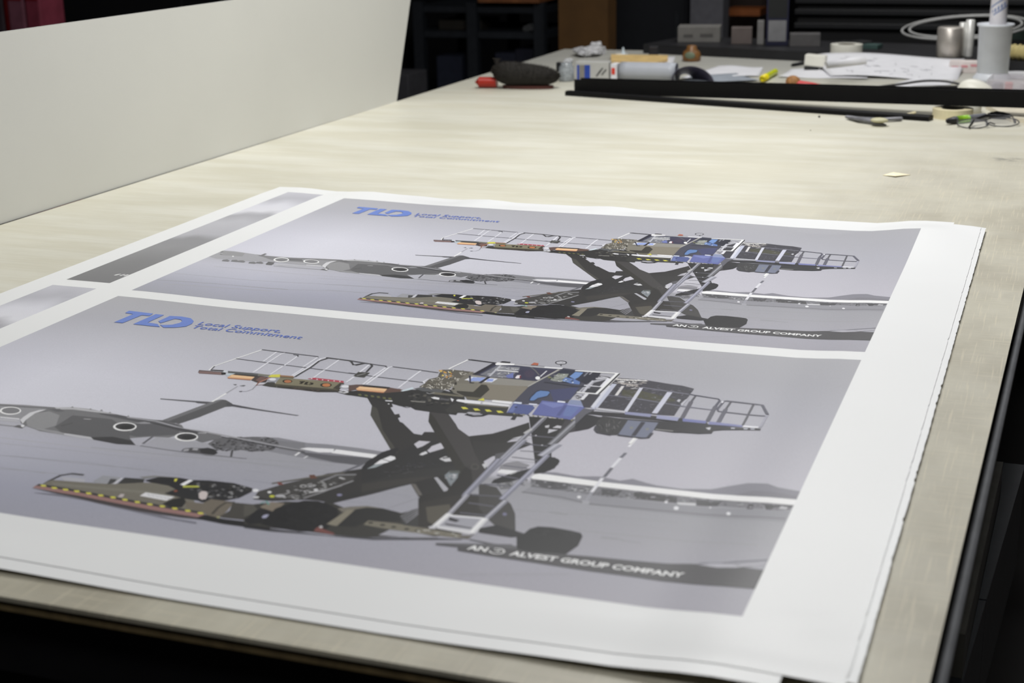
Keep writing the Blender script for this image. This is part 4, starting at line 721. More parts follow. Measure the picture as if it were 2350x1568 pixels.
182,6140,4744,6180,4742,6180,4734,6140,4736;181,6284,4487,6317,4498,6319,4490,6286,4479;181,6224,4668,6211,4695,6219,4699,6232,4672;
58,6388,4636,6426,4624,6424,4616,6386,4628;181,6409,4478,6371,4491,6373,4499,6411,4486;58,6404,4487,6442,4491,6442,4483,6404,4479;
182,6172,4776,6193,4796,6199,4790,6178,4770;58,6251,4671,6223,4693,6229,4699,6257,4677;181,6513,4340,6552,4339,6552,4331,6513,4332;
183,6265,4517,6282,4540,6288,4536,6271,4513;58,6291,4484,6303,4509,6311,4505,6299,4480;182,6127,4672,6149,4692,6155,4686,6133,4666;
182,6282,4664,6248,4682,6252,4690,6286,4672;182,6462,4312,6458,4340,6466,4342,6470,4314;181,6306,4501,6329,4521,6335,4515,6312,4495;
58,6425,4460,6458,4471,6460,4463,6427,4452;182,6287,4433,6321,4445,6323,4437,6289,4425;183,6500,4370,6534,4380,6536,4372,6502,4362;
183,6277,4440,6314,4447,6316,4439,6279,4432;181,6397,4500,6370,4524,6376,4530,6403,4506;181,6420,4586,6419,4613,6427,4613,6428,4586;
58,6345,4481,6310,4498,6314,4506,6349,4489;58,6194,4529,6231,4535,6233,4527,6196,4521;183,6432,4431,6471,4421,6469,4413,6430,4423;
182,6261,4660,6292,4673,6296,4665,6265,4652;58,6296,4613,6280,4639,6286,4643,6302,4617;183,6277,4588,6315,4591,6315,4583,6277,4580;
58,6383,4491,6388,4518,6396,4516,6391,4489;58,6368,4668,6338,4689,6342,4695,6372,4674;182,6593,4373,6595,4401,6603,4401,6601,4373;
182,6428,4317,6465,4324,6467,4316,6430,4309;183,6339,4454,6377,4442,6375,4434,6337,4446;58,6385,4642,6353,4662,6357,4668,6389,4648;
126,6085,5048,6455,4761,6897,4563,6930,4645,6512,4890,6167,5221;184,6128,3931,6141,3829,6259,3818,6236,3961,6208,4028;
184,6325,4060,6325,3971,6319,3935,6367,3825,6391,3828,6466,3940,6371,4103;185,6298,4193,6296,4144,6319,4079,6361,4123,6334,4189;
40,5982,4560,5989,4437,6038,4299,6089,4308,6121,4359,6087,4467,6053,4513;186,5966,4683,5990,4557,6065,4521,6024,4630;
187,6002,4414,6099,4444,6103,4432,6006,4402;41,6527,4231,6557,4148,6619,4165,6674,4245,6612,4282;188,6565,4220,6616,4167,6596,4147,6545,4200;
189,5730,2693,5913,2667,6126,3011,6307,3263,6387,3388,6570,3558,6658,3662,6839,3960,7085,4365,7094,4683,7063,4782,6733,4311,6449,3933,6201,3568,6004,3274,5898,2995;
190,6004,3274,5898,2995,6027,3155,6424,3735,6830,4328,7063,4782,6930,4645,6449,3933,6201,3568;
191,6570,3558,6770,3416,6853,3283,7013,2988,7083,3158,7142,3193,7108,3442,7012,3512,6960,3772,6747,3889;
192,6649,3664,6918,3658,7133,3513,7258,3577,7125,3870,6995,4010,6949,4219,6790,3976;58,6999,3947,7068,3863,7093,4028,7048,4079;
193,6846,4323,6965,4213,7085,4365,7094,4683,7071,4779,6929,4553;
194,6974,4306,6984,4348,6981,4381,6965,4398,6941,4394,6915,4369,6894,4331,6883,4289,6886,4255,6902,4238,6927,4243,6953,4267;
174,6958,4311,6964,4335,6961,4355,6952,4365,6938,4362,6922,4348,6910,4326,6904,4302,6906,4282,6916,4272,6930,4274,6945,4289;
195,6977,4245,7009,4164,7046,4342;136,7054,4328,7048,4079,7093,3979,7125,4115,7078,4367;
196,6512,4890,6701,4626,6953,4592,7071,4779,7163,5119,6771,5244;197,6518,4893,6567,4895,6737,5126,6743,5199;
198,6667,4694,6694,4674,6934,4944,6946,4995,6900,4999;199,6740,4613,6745,4496,6845,4522,6883,4637,6941,4887,6878,4819;
200,6898,4780,6892,4802,6866,4802,6866,4782,6878,4772;201,6860,4621,6860,4641,6833,4636,6828,4623,6845,4606;
202,6855,4606,6850,4625,6829,4625,6823,4610,6838,4594;202,6905,4779,6899,4798,6879,4794,6867,4781,6884,4766;
202,6792,4662,6795,4677,6772,4679,6764,4660,6782,4650;201,6836,4563,6831,4583,6807,4579,6802,4561,6822,4556;
201,6857,4660,6855,4677,6829,4676,6831,4656,6841,4652;201,6851,4575,6840,4598,6816,4592,6811,4577,6829,4564;
200,6856,4673,6850,4694,6827,4693,6827,4671,6837,4661;200,6908,4768,6904,4784,6879,4785,6884,4769,6893,4763;
202,6803,4615,6804,4636,6786,4632,6779,4611,6789,4608;202,6808,4586,6803,4603,6780,4603,6778,4587,6792,4582;
203,6733,4488,6828,4458,6861,4517,6766,4547;204,6845,4340,6933,4414,7088,4760,7089,4997,6892,5153,6781,5326,6702,5144,6906,4961,6875,4558;
205,6772,5306,6958,5086,7147,4956,7426,4913,7576,5072,7684,5260,7840,5678,7754,5747,7616,5541,7525,5464,7455,5421,7122,5484,7091,5710,6981,5787;
206,6871,5365,7049,5240,7154,5430,7091,5710,7011,5650;8,6562,5473,6565,5487,6559,5489,6549,5477,6547,5463,6553,5461;
8,6576,5449,6579,5463,6572,5465,6563,5453,6560,5438,6566,5436;8,6589,5424,6592,5439,6586,5441,6577,5428,6574,5414,6580,5412;
8,6603,5400,6606,5415,6600,5417,6590,5404,6587,5390,6594,5388;8,6617,5376,6620,5390,6613,5392,6604,5380,6601,5365,6607,5363;
8,6630,5351,6633,5366,6627,5368,6618,5355,6615,5341,6621,5339;8,6644,5327,6647,5341,6641,5343,6631,5331,6629,5316,6635,5314;
8,6658,5302,6661,5317,6654,5319,6645,5306,6642,5291,6649,5289;8,6672,5277,6675,5292,6668,5294,6659,5281,6656,5267,6663,5265;
8,6686,5253,6689,5267,6682,5269,6673,5257,6670,5242,6676,5240;8,6700,5228,6702,5243,6696,5245,6687,5232,6684,5217,6690,5215;
8,6714,5203,6716,5218,6710,5220,6701,5207,6698,5192,6704,5190;8,6728,5178,6730,5193,6724,5195,6715,5182,6712,5167,6718,5165;
158,7122,4701,7314,4737,7450,4929,7583,5092,7692,5280,7845,5697,7777,5740,7630,5579,7502,5450,7332,5240;
145,7616,5541,7903,5637,7923,5693,7822,5746,7525,5738,7493,5655;
207,7620,5292,7623,5312,7617,5326,7606,5330,7592,5322,7581,5304,7578,5285,7583,5270,7595,5266,7609,5275;
208,7930,5892,7889,5765,7903,5637,7916,5529,7970,5459,8093,5441,8271,5459,8363,5483,8398,5545,8419,5739,8373,5930,8166,5954,8012,5944;
209,8027,5644,8012,5676,7971,5682,7964,5652,7992,5626;209,8041,5588,8038,5622,8000,5617,7979,5579,8013,5563;
209,8296,5706,8276,5732,8244,5739,8225,5702,8264,5691;209,8279,5717,8265,5764,8216,5749,8207,5714,8235,5684;
145,8336,5502,8322,5536,8288,5535,8274,5503,8308,5488;145,8129,5673,8124,5706,8089,5713,8081,5667,8104,5652;
145,8313,5607,8290,5637,8265,5640,8249,5603,8279,5583;145,8198,5679,8196,5703,8159,5709,8157,5677,8174,5644;
145,8098,5513,8085,5551,8044,5550,8038,5511,8066,5498;145,8293,5703,8291,5737,8254,5740,8249,5692,8263,5666;
145,8219,5618,8222,5648,8179,5650,8168,5610,8197,5582;145,8106,5585,8089,5624,8046,5625,8047,5586,8069,5565;
145,8043,5639,8027,5684,7985,5677,7986,5634,8006,5616;209,8119,5714,8122,5749,8091,5743,8066,5713,8092,5675;
145,8289,5573,8281,5617,8242,5617,8235,5569,8259,5538;209,8209,5556,8198,5600,8158,5592,8160,5554,8177,5530;
209,8332,5810,8330,5852,8299,5841,8275,5804,8309,5794;209,8186,5554,8183,5586,8153,5592,8142,5551,8165,5527;
209,8055,5669,8052,5696,8015,5702,8014,5669,8038,5648;145,8199,5786,8178,5830,8146,5822,8130,5795,8158,5753;
209,8171,5817,8168,5858,8123,5850,8124,5817,8138,5781;209,8320,5648,8304,5682,8279,5681,8264,5648,8282,5612;
209,8041,5664,8038,5711,8004,5691,7985,5654,8010,5639;209,8146,5589,8142,5615,8114,5627,8094,5579,8118,5554;
209,8096,5724,8083,5754,8056,5755,8030,5716,8058,5692;145,8128,5713,8117,5751,8091,5753,8069,5711,8101,5698;
209,8258,5659,8252,5696,8208,5691,8198,5651,8232,5647;145,8104,5824,8109,5867,8063,5862,8049,5813,8079,5793;
209,8245,5586,8239,5613,8215,5609,8187,5578,8222,5546;209,8169,5732,8157,5765,8123,5769,8107,5737,8135,5700;
210,6952,2818,7347,2787,7409,2977,7415,3180,7410,3437,7551,3856,7628,3884,7667,3951,7672,4129,7612,4262,7531,4325,7447,4046,7135,3267;
144,7471,3934,7579,3852,7655,3915,7675,4026,7653,4186,7548,4320,7507,4232;37,7205,3040,7242,2999,7260,3082,7228,3092;
211,7297,3071,7321,2989,7418,3004,7415,3057;212,7305,3243,7274,3122,7372,3112;
213,7347,2787,7614,2703,7672,2895,7642,3007,7506,3151,7490,3468,7461,3560,7396,3185;214,7004,3494,7135,3310,7192,3427;
215,7095,3893,7291,3696,7447,4046,7096,4079;216,7156,4215,7183,4130,7274,4062,7420,4119,7396,4267,7182,4335;52,7186,4397,7191,4307,7357,4292,7334,4413;
217,7223,4571,7309,4396,7475,4166,7514,4331,7434,4505,7340,4632,7227,4656;218,7328,4390,7331,4408,7325,4410,7316,4393,7313,4375,7319,4373;
218,7336,4375,7339,4393,7333,4395,7324,4378,7321,4360,7326,4358;218,7344,4360,7347,4378,7341,4380,7332,4363,7328,4345,7334,4343;
218,7352,4345,7355,4363,7349,4365,7340,4348,7336,4330,7342,4328;218,7359,4329,7363,4348,7357,4350,7347,4333,7344,4315,7350,4313;
65,7281,4651,7408,4562,7463,4713,7363,4769;39,7519,4562,7515,4576,7504,4572,7496,4561,7509,4556;39,7498,4517,7489,4528,7479,4528,7473,4517,7481,4508;
168,7368,4713,7363,4725,7351,4726,7348,4713,7358,4709;39,7367,4675,7367,4687,7357,4683,7350,4673,7361,4669;
39,7468,4529,7464,4548,7446,4541,7443,4526,7453,4524;39,7527,4486,7525,4498,7515,4501,7506,4483,7519,4475;
120,7519,4597,7516,4606,7504,4613,7497,4592,7508,4585;39,7414,4640,7408,4660,7394,4655,7385,4641,7398,4627;
120,7526,4481,7525,4499,7509,4493,7509,4477,7516,4467;39,7505,4583,7498,4597,7485,4596,7483,4582,7488,4573;
120,7459,4617,7451,4629,7442,4629,7438,4618,7446,4611;39,7393,4597,7388,4613,7377,4610,7369,4596,7378,4585;
168,7335,4637,7338,4654,7321,4652,7319,4634,7328,4631;168,7470,4606,7463,4617,7450,4618,7444,4605,7455,4595;
120,7543,4612,7542,4620,7528,4622,7526,4611,7535,4601;120,7418,4645,7416,4657,7407,4659,7397,4641,7408,4632;
168,7536,4510,7527,4525,7517,4521,7506,4509,7523,4507;168,7423,4622,7420,4635,7404,4633,7406,4622,7411,4610;
168,7459,4572,7456,4582,7440,4583,7436,4570,7452,4567;168,7464,4647,7460,4663,7448,4659,7441,4648,7453,4642;
120,7430,4662,7426,4678,7411,4679,7402,4660,7418,4654;39,7387,4701,7384,4720,7365,4716,7362,4702,7372,4690;
120,7480,4636,7479,4647,7469,4646,7458,4632,7471,4627;120,7398,4629,7391,4644,7378,4643,7371,4629,7383,4619;
168,7353,4629,7356,4645,7343,4643,7338,4625,7346,4617;219,7123,3370,7408,3351,7406,3327,7121,3346;219,7168,3609,7422,3598,7420,3574,7166,3585;
219,7208,3802,7460,3763,7456,3741,7204,3780;219,7183,3984,7449,3992,7449,3968,7183,3960;219,7182,4219,7423,4220,7423,4196,7182,4195;
219,7206,4465,7433,4492,7435,4468,7208,4441;219,7169,4711,7415,4693,7413,4669,7167,4687;219,7157,4987,7452,4940,7448,4918,7153,4965;
219,7198,5170,7448,5181,7450,5157,7200,5146;219,7211,5402,7457,5389,7455,5365,7209,5378;
220,7218,3333,7220,3345,7215,3351,7208,3348,7202,3338,7200,3327,7205,3320,7212,3323;
220,7367,3576,7368,3587,7364,3593,7357,3591,7351,3581,7350,3570,7354,3563,7361,3566;152,7138,5457,7447,5445,7456,5740,7130,5718;
188,7158,5506,7272,5545,7256,5593,7177,5575;33,7169,5642,7462,5665,7469,5683,7191,5673;221,7130,5460,7447,5424,7461,5458,7146,5498;
78,7126,5709,7445,5712,7466,5798,7142,5767;222,7093,2796,7075,4050,7133,4050,7151,2796;223,7103,2789,7086,4044,7106,4044,7123,2789;
224,7122,3490,7078,5038,7132,5040,7176,3492;225,7132,3485,7089,5034,7107,5034,7150,3485;226,7054,4056,7072,4993,7138,4991,7120,4054;
227,7067,4050,7086,4988,7110,4988,7091,4050;228,7095,4987,7103,5438,7157,5438,7149,4987;229,7105,4982,7114,5434,7132,5434,7123,4982;
230,7101,5436,7085,5732,7143,5736,7159,5440;231,7113,5433,7097,5729,7117,5731,7133,5435;220,7063,5761,7122,5700,7138,5779,7089,5791;
232,7444,2559,7397,3539,7473,3543,7520,2563;233,7460,2553,7414,3534,7440,3536,7486,2555;234,7458,3499,7402,3855,7492,3869,7548,3513;
235,7479,3498,7423,3855,7455,3859,7511,3502;236,7471,3818,7428,4995,7486,4997,7529,3820;237,7482,3813,7440,4991,7460,4991,7502,3813;
238,7476,5002,7449,5455,7507,5459,7534,5006;229,7488,4998,7461,5452,7481,5454,7508,5000;239,7438,5438,7437,5776,7503,5776,7504,5438;
240,7452,5434,7452,5772,7476,5772,7476,5434;154,7062,3304,7089,3150,7126,3197,7090,3325;241,7392,5843,7485,5813,7501,5766,7490,5893,7422,5895;
242,7346,5843,7338,5853,7326,5857,7317,5846,7332,5835;243,7216,5858,7211,5872,7192,5874,7187,5861,7201,5851;
242,7272,5843,7267,5863,7244,5864,7238,5845,7256,5840;242,7130,5846,7129,5862,7112,5864,7106,5842,7116,5835;
242,7342,5822,7330,5834,7317,5836,7310,5822,7322,5815;244,7384,5865,7375,5879,7360,5880,7357,5868,7366,5854;
242,7369,5867,7367,5880,7352,5883,7341,5870,7356,5853;244,7198,5859,7190,5880,7173,5874,7159,5859,7179,5854;
242,7359,5841,7354,5852,7335,5854,7333,5842,7345,5830;244,7371,5855,7366,5865,7354,5867,7341,5858,7360,5846;
244,7340,5821,7331,5836,7314,5838,7306,5822,7316,5811;244,7040,5872,7037,5892,7017,5888,7011,5870,7020,5860;
242,7088,5833,7087,5852,7070,5845,7064,5831,7075,5825;244,7076,5838,7071,5853,7056,5849,7043,5839,7059,5827;
242,7026,5810,7016,5823,6993,5827,6991,5814,7008,5803;244,7131,5836,7131,5850,7111,5850,7102,5835,7120,5828;
243,7133,5829,7125,5843,7111,5844,7108,5826,7119,5823;244,7109,5823,7105,5842,7087,5838,7081,5826,7092,5813;
244,7212,5849,7201,5868,7183,5870,7175,5849,7192,5847;244,7024,5857,7022,5875,7002,5873,7001,5860,7015,5851;
242,7269,5829,7267,5841,7251,5843,7241,5831,7257,5814;244,7088,5828,7079,5849,7054,5845,7055,5829,7067,5818;
245,7260,6060,7647,5952,8224,5997,8478,5936,8872,5896,9157,5870,9383,5825,9761,5779,10010,5780,10003,6067,9306,6042,8795,6092,8244,6055,7549,6067,7272,6090;
245,7441,6016,7941,5930,8365,5934,8579,5911,8921,5890,9256,5857,9470,5871,9541,6171,9171,6180,8662,6181,8221,6164,7770,6154,7491,6139;
246,8759,5941,9230,5861,9504,5851,9632,5872,9771,5825,10006,5824,10000,6179,9651,6194,9176,6185,8826,6167;
247,9464,5825,9622,5767,9790,5789,9985,5677,9986,5717,9773,5833,9628,5857;248,9468,5811,9691,5760,9683,5738,9462,5789;
248,9691,5760,9999,5635,9991,5613,9683,5738;152,9834,5805,9993,5756,9999,5822,9870,5813;58,7504,5910,7728,5936,7728,5912,7506,5886;
58,7728,5936,7935,5923,7933,5899,7728,5912;208,7856,5696,8388,5530,8397,5702,8362,5925,8065,5975,7948,5949;60,7254,6046,7875,5879,7958,5951,7266,6075;
69,2899,2442,2874,2293,2854,2289,2879,2446;69,2874,2293,2978,1927,2958,1921,2854,2289;69,2978,1927,3091,1539,3071,1533,2958,1921;
249,3073,1544,3847,1582,3849,1558,3075,1520;249,3847,1582,3858,1615,3880,1603,3849,1558;249,2962,1960,3874,2008,3876,1988,2964,1940;
249,3874,2008,4566,2058,4568,2038,3876,1988;249,4566,2058,4708,2058,4708,2038,4568,2038;249,2906,2395,2880,2286,2864,2290,2890,2399;
250,3281,1560,3314,1956,3334,1954,3301,1558;250,3385,1977,3405,2354,3425,2352,3405,1975;250,3603,1631,3624,2002,3644,2000,3623,1629;
250,3621,2032,3630,2350,3650,2350,3641,2032;250,3852,1596,3859,1986,3879,1986,3872,1596;250,3887,2021,3889,2324,3909,2324,3907,2021;
250,4140,1615,4153,1998,4173,1998,4160,1615;250,4151,2013,4166,2329,4186,2329,4171,2013;250,4578,1795,4597,2359,4617,2359,4598,1795;
250,3391,1557,3373,1628,3393,1628,3411,1563;250,3373,1628,3386,1962,3406,1960,3393,1628;250,3386,1962,3411,2322,3431,2320,3406,1960;
33,3581,1588,3605,1586,3631,1645,3611,1646;249,3527,1580,3600,1587,3612,1608,3538,1601;250,3968,1565,3909,1636,3937,1640,3990,1585;
250,3909,1636,3924,1934,3952,1934,3937,1640;250,3924,1934,3918,2342,3946,2342,3952,1934;91,3978,1597,3932,1721,3960,1723,4006,1607;
91,3932,1721,3951,1985,3979,1985,3960,1723;91,3951,1985,3943,2191,3971,2191,3979,1985;91,3943,2191,3941,2349,3969,2349,3971,2191;
32,3961,1597,4283,1621,4287,1587,3963,1563;32,4283,1621,4514,1662,4520,1628,4287,1587;187,4285,1609,4379,1731,4395,1715,4303,1595;
187,4379,1731,4446,1756,4434,1736,4395,1715;187,4446,1756,4518,1655,4498,1641,4434,1736;251,2776,2474,3086,2450,3128,2522,3040,2537,2802,2532;
252,2805,2545,2808,2510,3069,2470,3149,2515,3132,2543,2844,2584;253,2897,2412,3051,2389,3075,2430,2908,2447;
254,3065,2471,3122,2461,3156,2518,3113,2544;255,3074,2454,3062,2391,3107,2384,3130,2458;256,3114,2397,3496,2369,3550,2465,3241,2498,3163,2481;
174,3220,2462,3522,2432,3547,2494,3271,2516;257,3149,2515,3164,2466,3244,2453,3213,2550,3192,2563;
258,3227,2608,3224,2503,3516,2490,3530,2599,3253,2636;259,3233,2614,3520,2582,3531,2618,3255,2638;260,3238,2559,3516,2539,3514,2505,3236,2525;
261,3536,2611,3518,2476,3553,2436,3677,2452,3736,2629,3640,2660;262,3584,2595,3574,2457,3652,2460,3672,2650;
263,3496,2369,3653,2374,3663,2428,3522,2432;264,3670,2678,3704,2449,3682,2445,3648,2674;114,3655,2430,3663,2357,3750,2314,3798,2413,3701,2444;
265,3759,2340,3925,2330,3956,2369,3798,2413;266,3785,2388,3961,2361,3962,2417,3811,2437;267,3718,2579,3704,2449,3813,2431,3844,2566,3803,2596;
268,3794,2493,3800,2521,3789,2543,3764,2551,3735,2541,3714,2519,3707,2491,3719,2469,3744,2461,3773,2470;269,3639,2741,3771,2657,3759,2637,3627,2721;
270,3650,2642,3679,2763,3689,2749,3666,2638;270,3679,2763,3748,2716,3738,2702,3689,2749;271,3748,2735,3746,2612,3833,2598,3946,2754,3862,2754;
272,3859,2645,3809,2423,4579,2368,4651,2618,4555,2626;273,3859,2645,4555,2608,4649,2614,4682,2662,4587,2692,3897,2715;
274,3921,2708,4573,2664,4959,2577,5035,2739,4818,2753,4654,2698,4457,2758,4223,2750,3946,2754;275,4557,2593,4548,2391,4602,2388,4651,2618;
276,4006,2502,4015,2531,4011,2557,3995,2576,3971,2583,3942,2578,3916,2561,3896,2536,3887,2508,3890,2481,3906,2462,3930,2455,3959,2460,3986,2477;
277,3996,2508,4004,2533,3998,2555,3981,2568,3958,2568,3934,2555,3916,2533,3908,2507,3913,2485,3930,2472,3954,2473,3978,2485;
276,4497,2492,4506,2525,4500,2555,4482,2577,4453,2585,4421,2580,4391,2560,4369,2532,4359,2499,4364,2468,4383,2447,4412,2438,4445,2444,4475,2463;
278,4482,2497,4489,2526,4483,2551,4464,2565,4438,2565,4412,2550,4392,2524,4384,2495,4390,2470,4409,2456,4435,2456,4462,2471;
279,4216,2727,4209,2737,4183,2743,4183,2731,4197,2720;280,4399,2726,4393,2737,4378,2739,4367,2731,4384,2716;
280,4177,2717,4172,2732,4150,2730,4142,2723,4162,2708;279,4355,2711,4347,2725,4325,2725,4313,2717,4336,2704;
280,4452,2703,4439,2720,4415,2719,4418,2707,4430,2697;280,4362,2690,4364,2704,4347,2704,4340,2691,4351,2685;
281,4332,2728,4329,2736,4312,2740,4298,2734,4319,2718;281,4080,2709,4078,2724,4053,2724,4056,2712,4070,2703;
281,4111,2710,4109,2720,4091,2720,4087,2711,4101,2705;280,4253,2715,4248,2731,4222,2733,4226,2716,4237,2713;
280,4290,2735,4284,2745,4264,2752,4266,2736,4276,2730;280,4171,2731,4158,2746,4130,2747,4134,2738,4149,2731;
281,4361,2734,4359,2748,4345,2746,4334,2737,4351,2727;281,4369,2710,4365,2724,4339,2724,4340,2710,4354,2700;
280,4212,2697,4207,2707,4184,2715,4184,2701,4199,2689;281,4092,2709,4089,2725,4073,2722,4059,2711,4077,2700;
281,4432,2723,4420,2739,4405,2737,4397,2728,4411,2722;281,4144,2723,4143,2734,4117,2735,4115,2724,4135,2714;
282,4095,2507,4156,2488,4146,2454,4085,2473;282,4112,2486,4119,2561,4153,2557,4146,2482;282,4161,2472,4180,2564,4210,2546,4195,2466;
282,4180,2564,4231,2569,4229,2535,4210,2546;282,4216,2509,4242,2509,4264,2483,4220,2475;282,4242,2509,4250,2529,4284,2537,4264,2483;
282,4250,2529,4230,2540,4252,2568,4284,2537;283,4125,2368,4180,2309,4559,2319,4588,2379,4186,2377;
284,4175,2341,4179,2355,4173,2361,4162,2354,4155,2339,4156,2328,4165,2329;284,4250,2352,4253,2366,4247,2372,4236,2364,4229,2350,4230,2339,4240,2340;
284,4320,2353,4324,2367,4318,2372,4307,2365,4300,2350,4301,2339,4310,2340;284,4392,2353,4396,2367,4390,2373,4379,2365,4372,2351,4373,2340,4382,2341;
284,4463,2348,4466,2362,4460,2368,4450,2361,4442,2346,4444,2335,4453,2336;284,4534,2346,4537,2360,4531,2365,4521,2358,4514,2343,4515,2332,4524,2333;
285,4617,2548,4588,2434,4704,2426,4732,2540;286,4707,2480,4712,2510,4698,2534,4671,2542,4641,2532,4619,2507,4614,2476,4627,2452,4654,2444,4685,2454;
287,4732,2540,4712,2423,4781,2416,4818,2567;288,4670,2693,4705,2615,4804,2651,4761,2712;289,4688,2674,4716,2639,4765,2664,4731,2687;
290,4593,2140,4572,1960,4666,1960,4727,2127,4642,2125;86,4621,2109,4676,2007,4660,1999,4605,2101;249,4269,1618,4481,1658,4485,1632,4273,1592;
249,4481,1658,4779,1686,4785,1660,4485,1632;249,4779,1686,4806,1735,4828,1721,4785,1660;249,4477,2039,4795,2078,4797,2058,4479,2019;
249,4795,2078,5445,2114,5447,2094,4797,2058;249,4865,1683,5224,1711,5226,1687,4867,1659;249,5224,1711,5467,1738,5469,1714,5226,1687;
291,4265,1616,4314,1643,4334,1625,4277,1594;291,4314,1643,4398,1759,4398,1733,4334,1625;291,4398,1759,4506,1651,4494,1629,4398,1733;
291,4506,1651,4572,1657,4586,1635,4494,1629;291,4572,1657,4618,1723,4644,1715,4586,1635;291,4618,1723,4650,1945,4676,1941,4644,1715;
250,4564,1678,4599,2300,4621,2298,4586,1676;250,4797,1719,4796,2071,4818,2071,4819,1719;250,4798,2084,4810,2373,4832,2373,4820,2084;
250,5235,1716,5232,2077,5254,2077,5257,1716;250,5238,2090,5241,2363,5263,2363,5260,2090;250,4854,1665,4828,1719,4854,1721,4878,1677;
250,4828,1719,4839,2028,4865,2028,4854,1721;250,4839,2028,4842,2349,4868,2349,4865,2028;292,4585,2133,4572,1971,4716,1956,4727,2138;
293,4623,2105,4685,2000,4671,1992,4609,2097;250,5489,2137,5443,2073,5423,2077,5473,2149;250,5443,2073,5463,1973,5443,1969,5423,2077;
294,4680,2443,4748,2395,4821,2373,4851,2418,5160,2378,5326,2407,5350,2480,5235,2542,4828,2560,4772,2631;295,4813,2375,5154,2366,5165,2430,4857,2430;
258,4811,2525,4817,2442,5147,2430,5172,2561,4855,2579;296,4827,2497,5148,2485,5146,2451,4825,2463;297,4838,2563,5163,2543,5168,2573,4861,2591;
298,5164,2564,5155,2406,5292,2391,5350,2480,5287,2579;299,5318,2450,5392,2293,5429,2335,5386,2482;
300,4777,2643,4847,2581,5169,2575,5345,2468,5413,2380,5618,2317,5785,2293,6055,2394,6136,2576,6206,3003,5887,2992,5728,2979,5636,2908,5527,2917,5380,2861,5254,2797,4828,2747;
301,4910,2684,4944,2679,4978,2727,4949,2736;301,4988,2687,5022,2682,5056,2729,5026,2738;301,5065,2689,5099,2684,5133,2731,5103,2740;
301,5139,2693,5172,2688,5205,2735,5176,2744;301,5216,2706,5249,2700,5282,2747,5253,2757;301,5283,2706,5316,2701,5349,2748,5319,2757;
55,5285,2788,5367,2775,5383,2809,5308,2819;302,5553,2718,5729,2702,5736,2738,5585,2752;187,5508,2902,5607,2948,5609,2936,5512,2892;
187,5607,2948,5644,2924,5638,2914,5609,2936;41,5387,2889,5389,2906,5378,2909,5366,2896,5364,2879,5375,2875;
256,5429,2335,5477,2280,5775,2269,5775,2375,5559,2389;303,5663,2423,5687,2376,6055,2394,6058,2446,5717,2446;82,5615,2432,5668,2457,5662,2441,5623,2416;
82,5668,2457,5712,2402,5698,2392,5662,2441;253,5986,2695,5975,2722,5945,2716,5944,2691,5959,2679;146,5593,2554,5596,2580,5563,2575,5549,2553,5578,2541;
253,5824,2490,5813,2516,5778,2519,5782,2494,5796,2478;253,5542,2523,5535,2547,5513,2550,5502,2523,5520,2507;
304,5667,2530,5663,2549,5629,2553,5622,2532,5646,2511;146,5930,2524,5925,2539,5894,2543,5893,2528,5911,2507;
253,5601,2666,5598,2691,5574,2683,5557,2661,5578,2644;146,5817,2796,5812,2825,5780,2819,5776,2801,5792,2787;
304,6000,2678,5987,2704,5965,2700,5945,2679,5971,2661;305,5746,2587,5731,2611,5708,2616,5687,2596,5712,2572;
146,5497,2490,5489,2513,5467,2512,5457,2490,5474,2477;304,5737,2542,5735,2557,5708,2560,5697,2541,5724,2532;
304,5663,2489,5647,2511,5620,2513,5617,2492,5636,2484;253,5850,2508,5834,2531,5804,2536,5800,2509,5819,2492;
305,5580,2496,5573,2516,5550,2523,5527,2495,5554,2481;305,5867,2679,5866,2707,5842,2702,5821,2676,5847,2668;
305,5873,2542,5869,2556,5843,2567,5833,2544,5861,2534;304,5947,2699,5943,2713,5922,2725,5906,2701,5932,2684;
146,6074,2540,6059,2559,6037,2563,6023,2548,6046,2536;146,5828,2645,5814,2669,5783,2669,5786,2650,5801,2636;
304,5768,2625,5759,2651,5735,2651,5720,2629,5745,2614;146,5921,2604,5909,2624,5881,2625,5878,2600,5893,2597;
253,5517,2573,5499,2592,5480,2599,5464,2582,5486,2563;253,6044,2503,6031,2522,6009,2530,6005,2507,6018,2482;
146,5665,2667,5661,2688,5633,2686,5630,2667,5645,2649;305,5730,2682,5726,2705,5688,2703,5686,2679,5705,2671;
305,5593,2605,5585,2622,5563,2625,5545,2605,5569,2588;146,5910,2624,5902,2642,5880,2649,5870,2628,5897,2616;
305,5546,2508,5537,2530,5508,2538,5496,2512,5522,2488;305,5958,2521,5948,2552,5922,2541,5900,2522,5932,2517;
146,5647,2759,5640,2778,5619,2776,5606,2754,5626,2742;146,5850,2763,5842,2782,5820,2789,5808,2761,5824,2745;
305,5708,2682,5704,2712,5668,2707,5657,2681,5681,2668;146,5570,2679,5566,2709,5535,2702,5535,2678,5552,2672;
305,5519,2573,5508,2603,5477,2601,5471,2579,5484,2562;305,5714,2549,5707,2574,5680,2568,5674,2553,5683,2529;
146,5942,2579,5932,2595,5908,2602,5905,2573,5923,2561;253,5880,2575,5878,2594,5847,2598,5836,2581,5861,2562;
253,5892,2602,5886,2626,5864,2619,5853,2607,5873,2584;305,5823,2724,5823,2746,5798,2749,5789,2725,5807,2708;
305,5917,2581,5914,2607,5883,2604,5871,2585,5896,2563;146,5986,2738,5974,2755,5951,2766,5932,2740,5962,2723;
304,5551,2558,5545,2576,5524,2578,5510,2561,5526,2539;146,5654,2827,5649,2849,5616,2855,5614,2828,5630,2807;
304,5778,2662,5775,2683,5745,2687,5740,2662,5760,2646;306,5730,2560,5759,2525,5824,2544,5844,2602,5780,2596;58,5835,2540,5955,2555,5958,2606,5851,2600;
185,5940,2508,5993,2543,6010,2628,5972,2576;
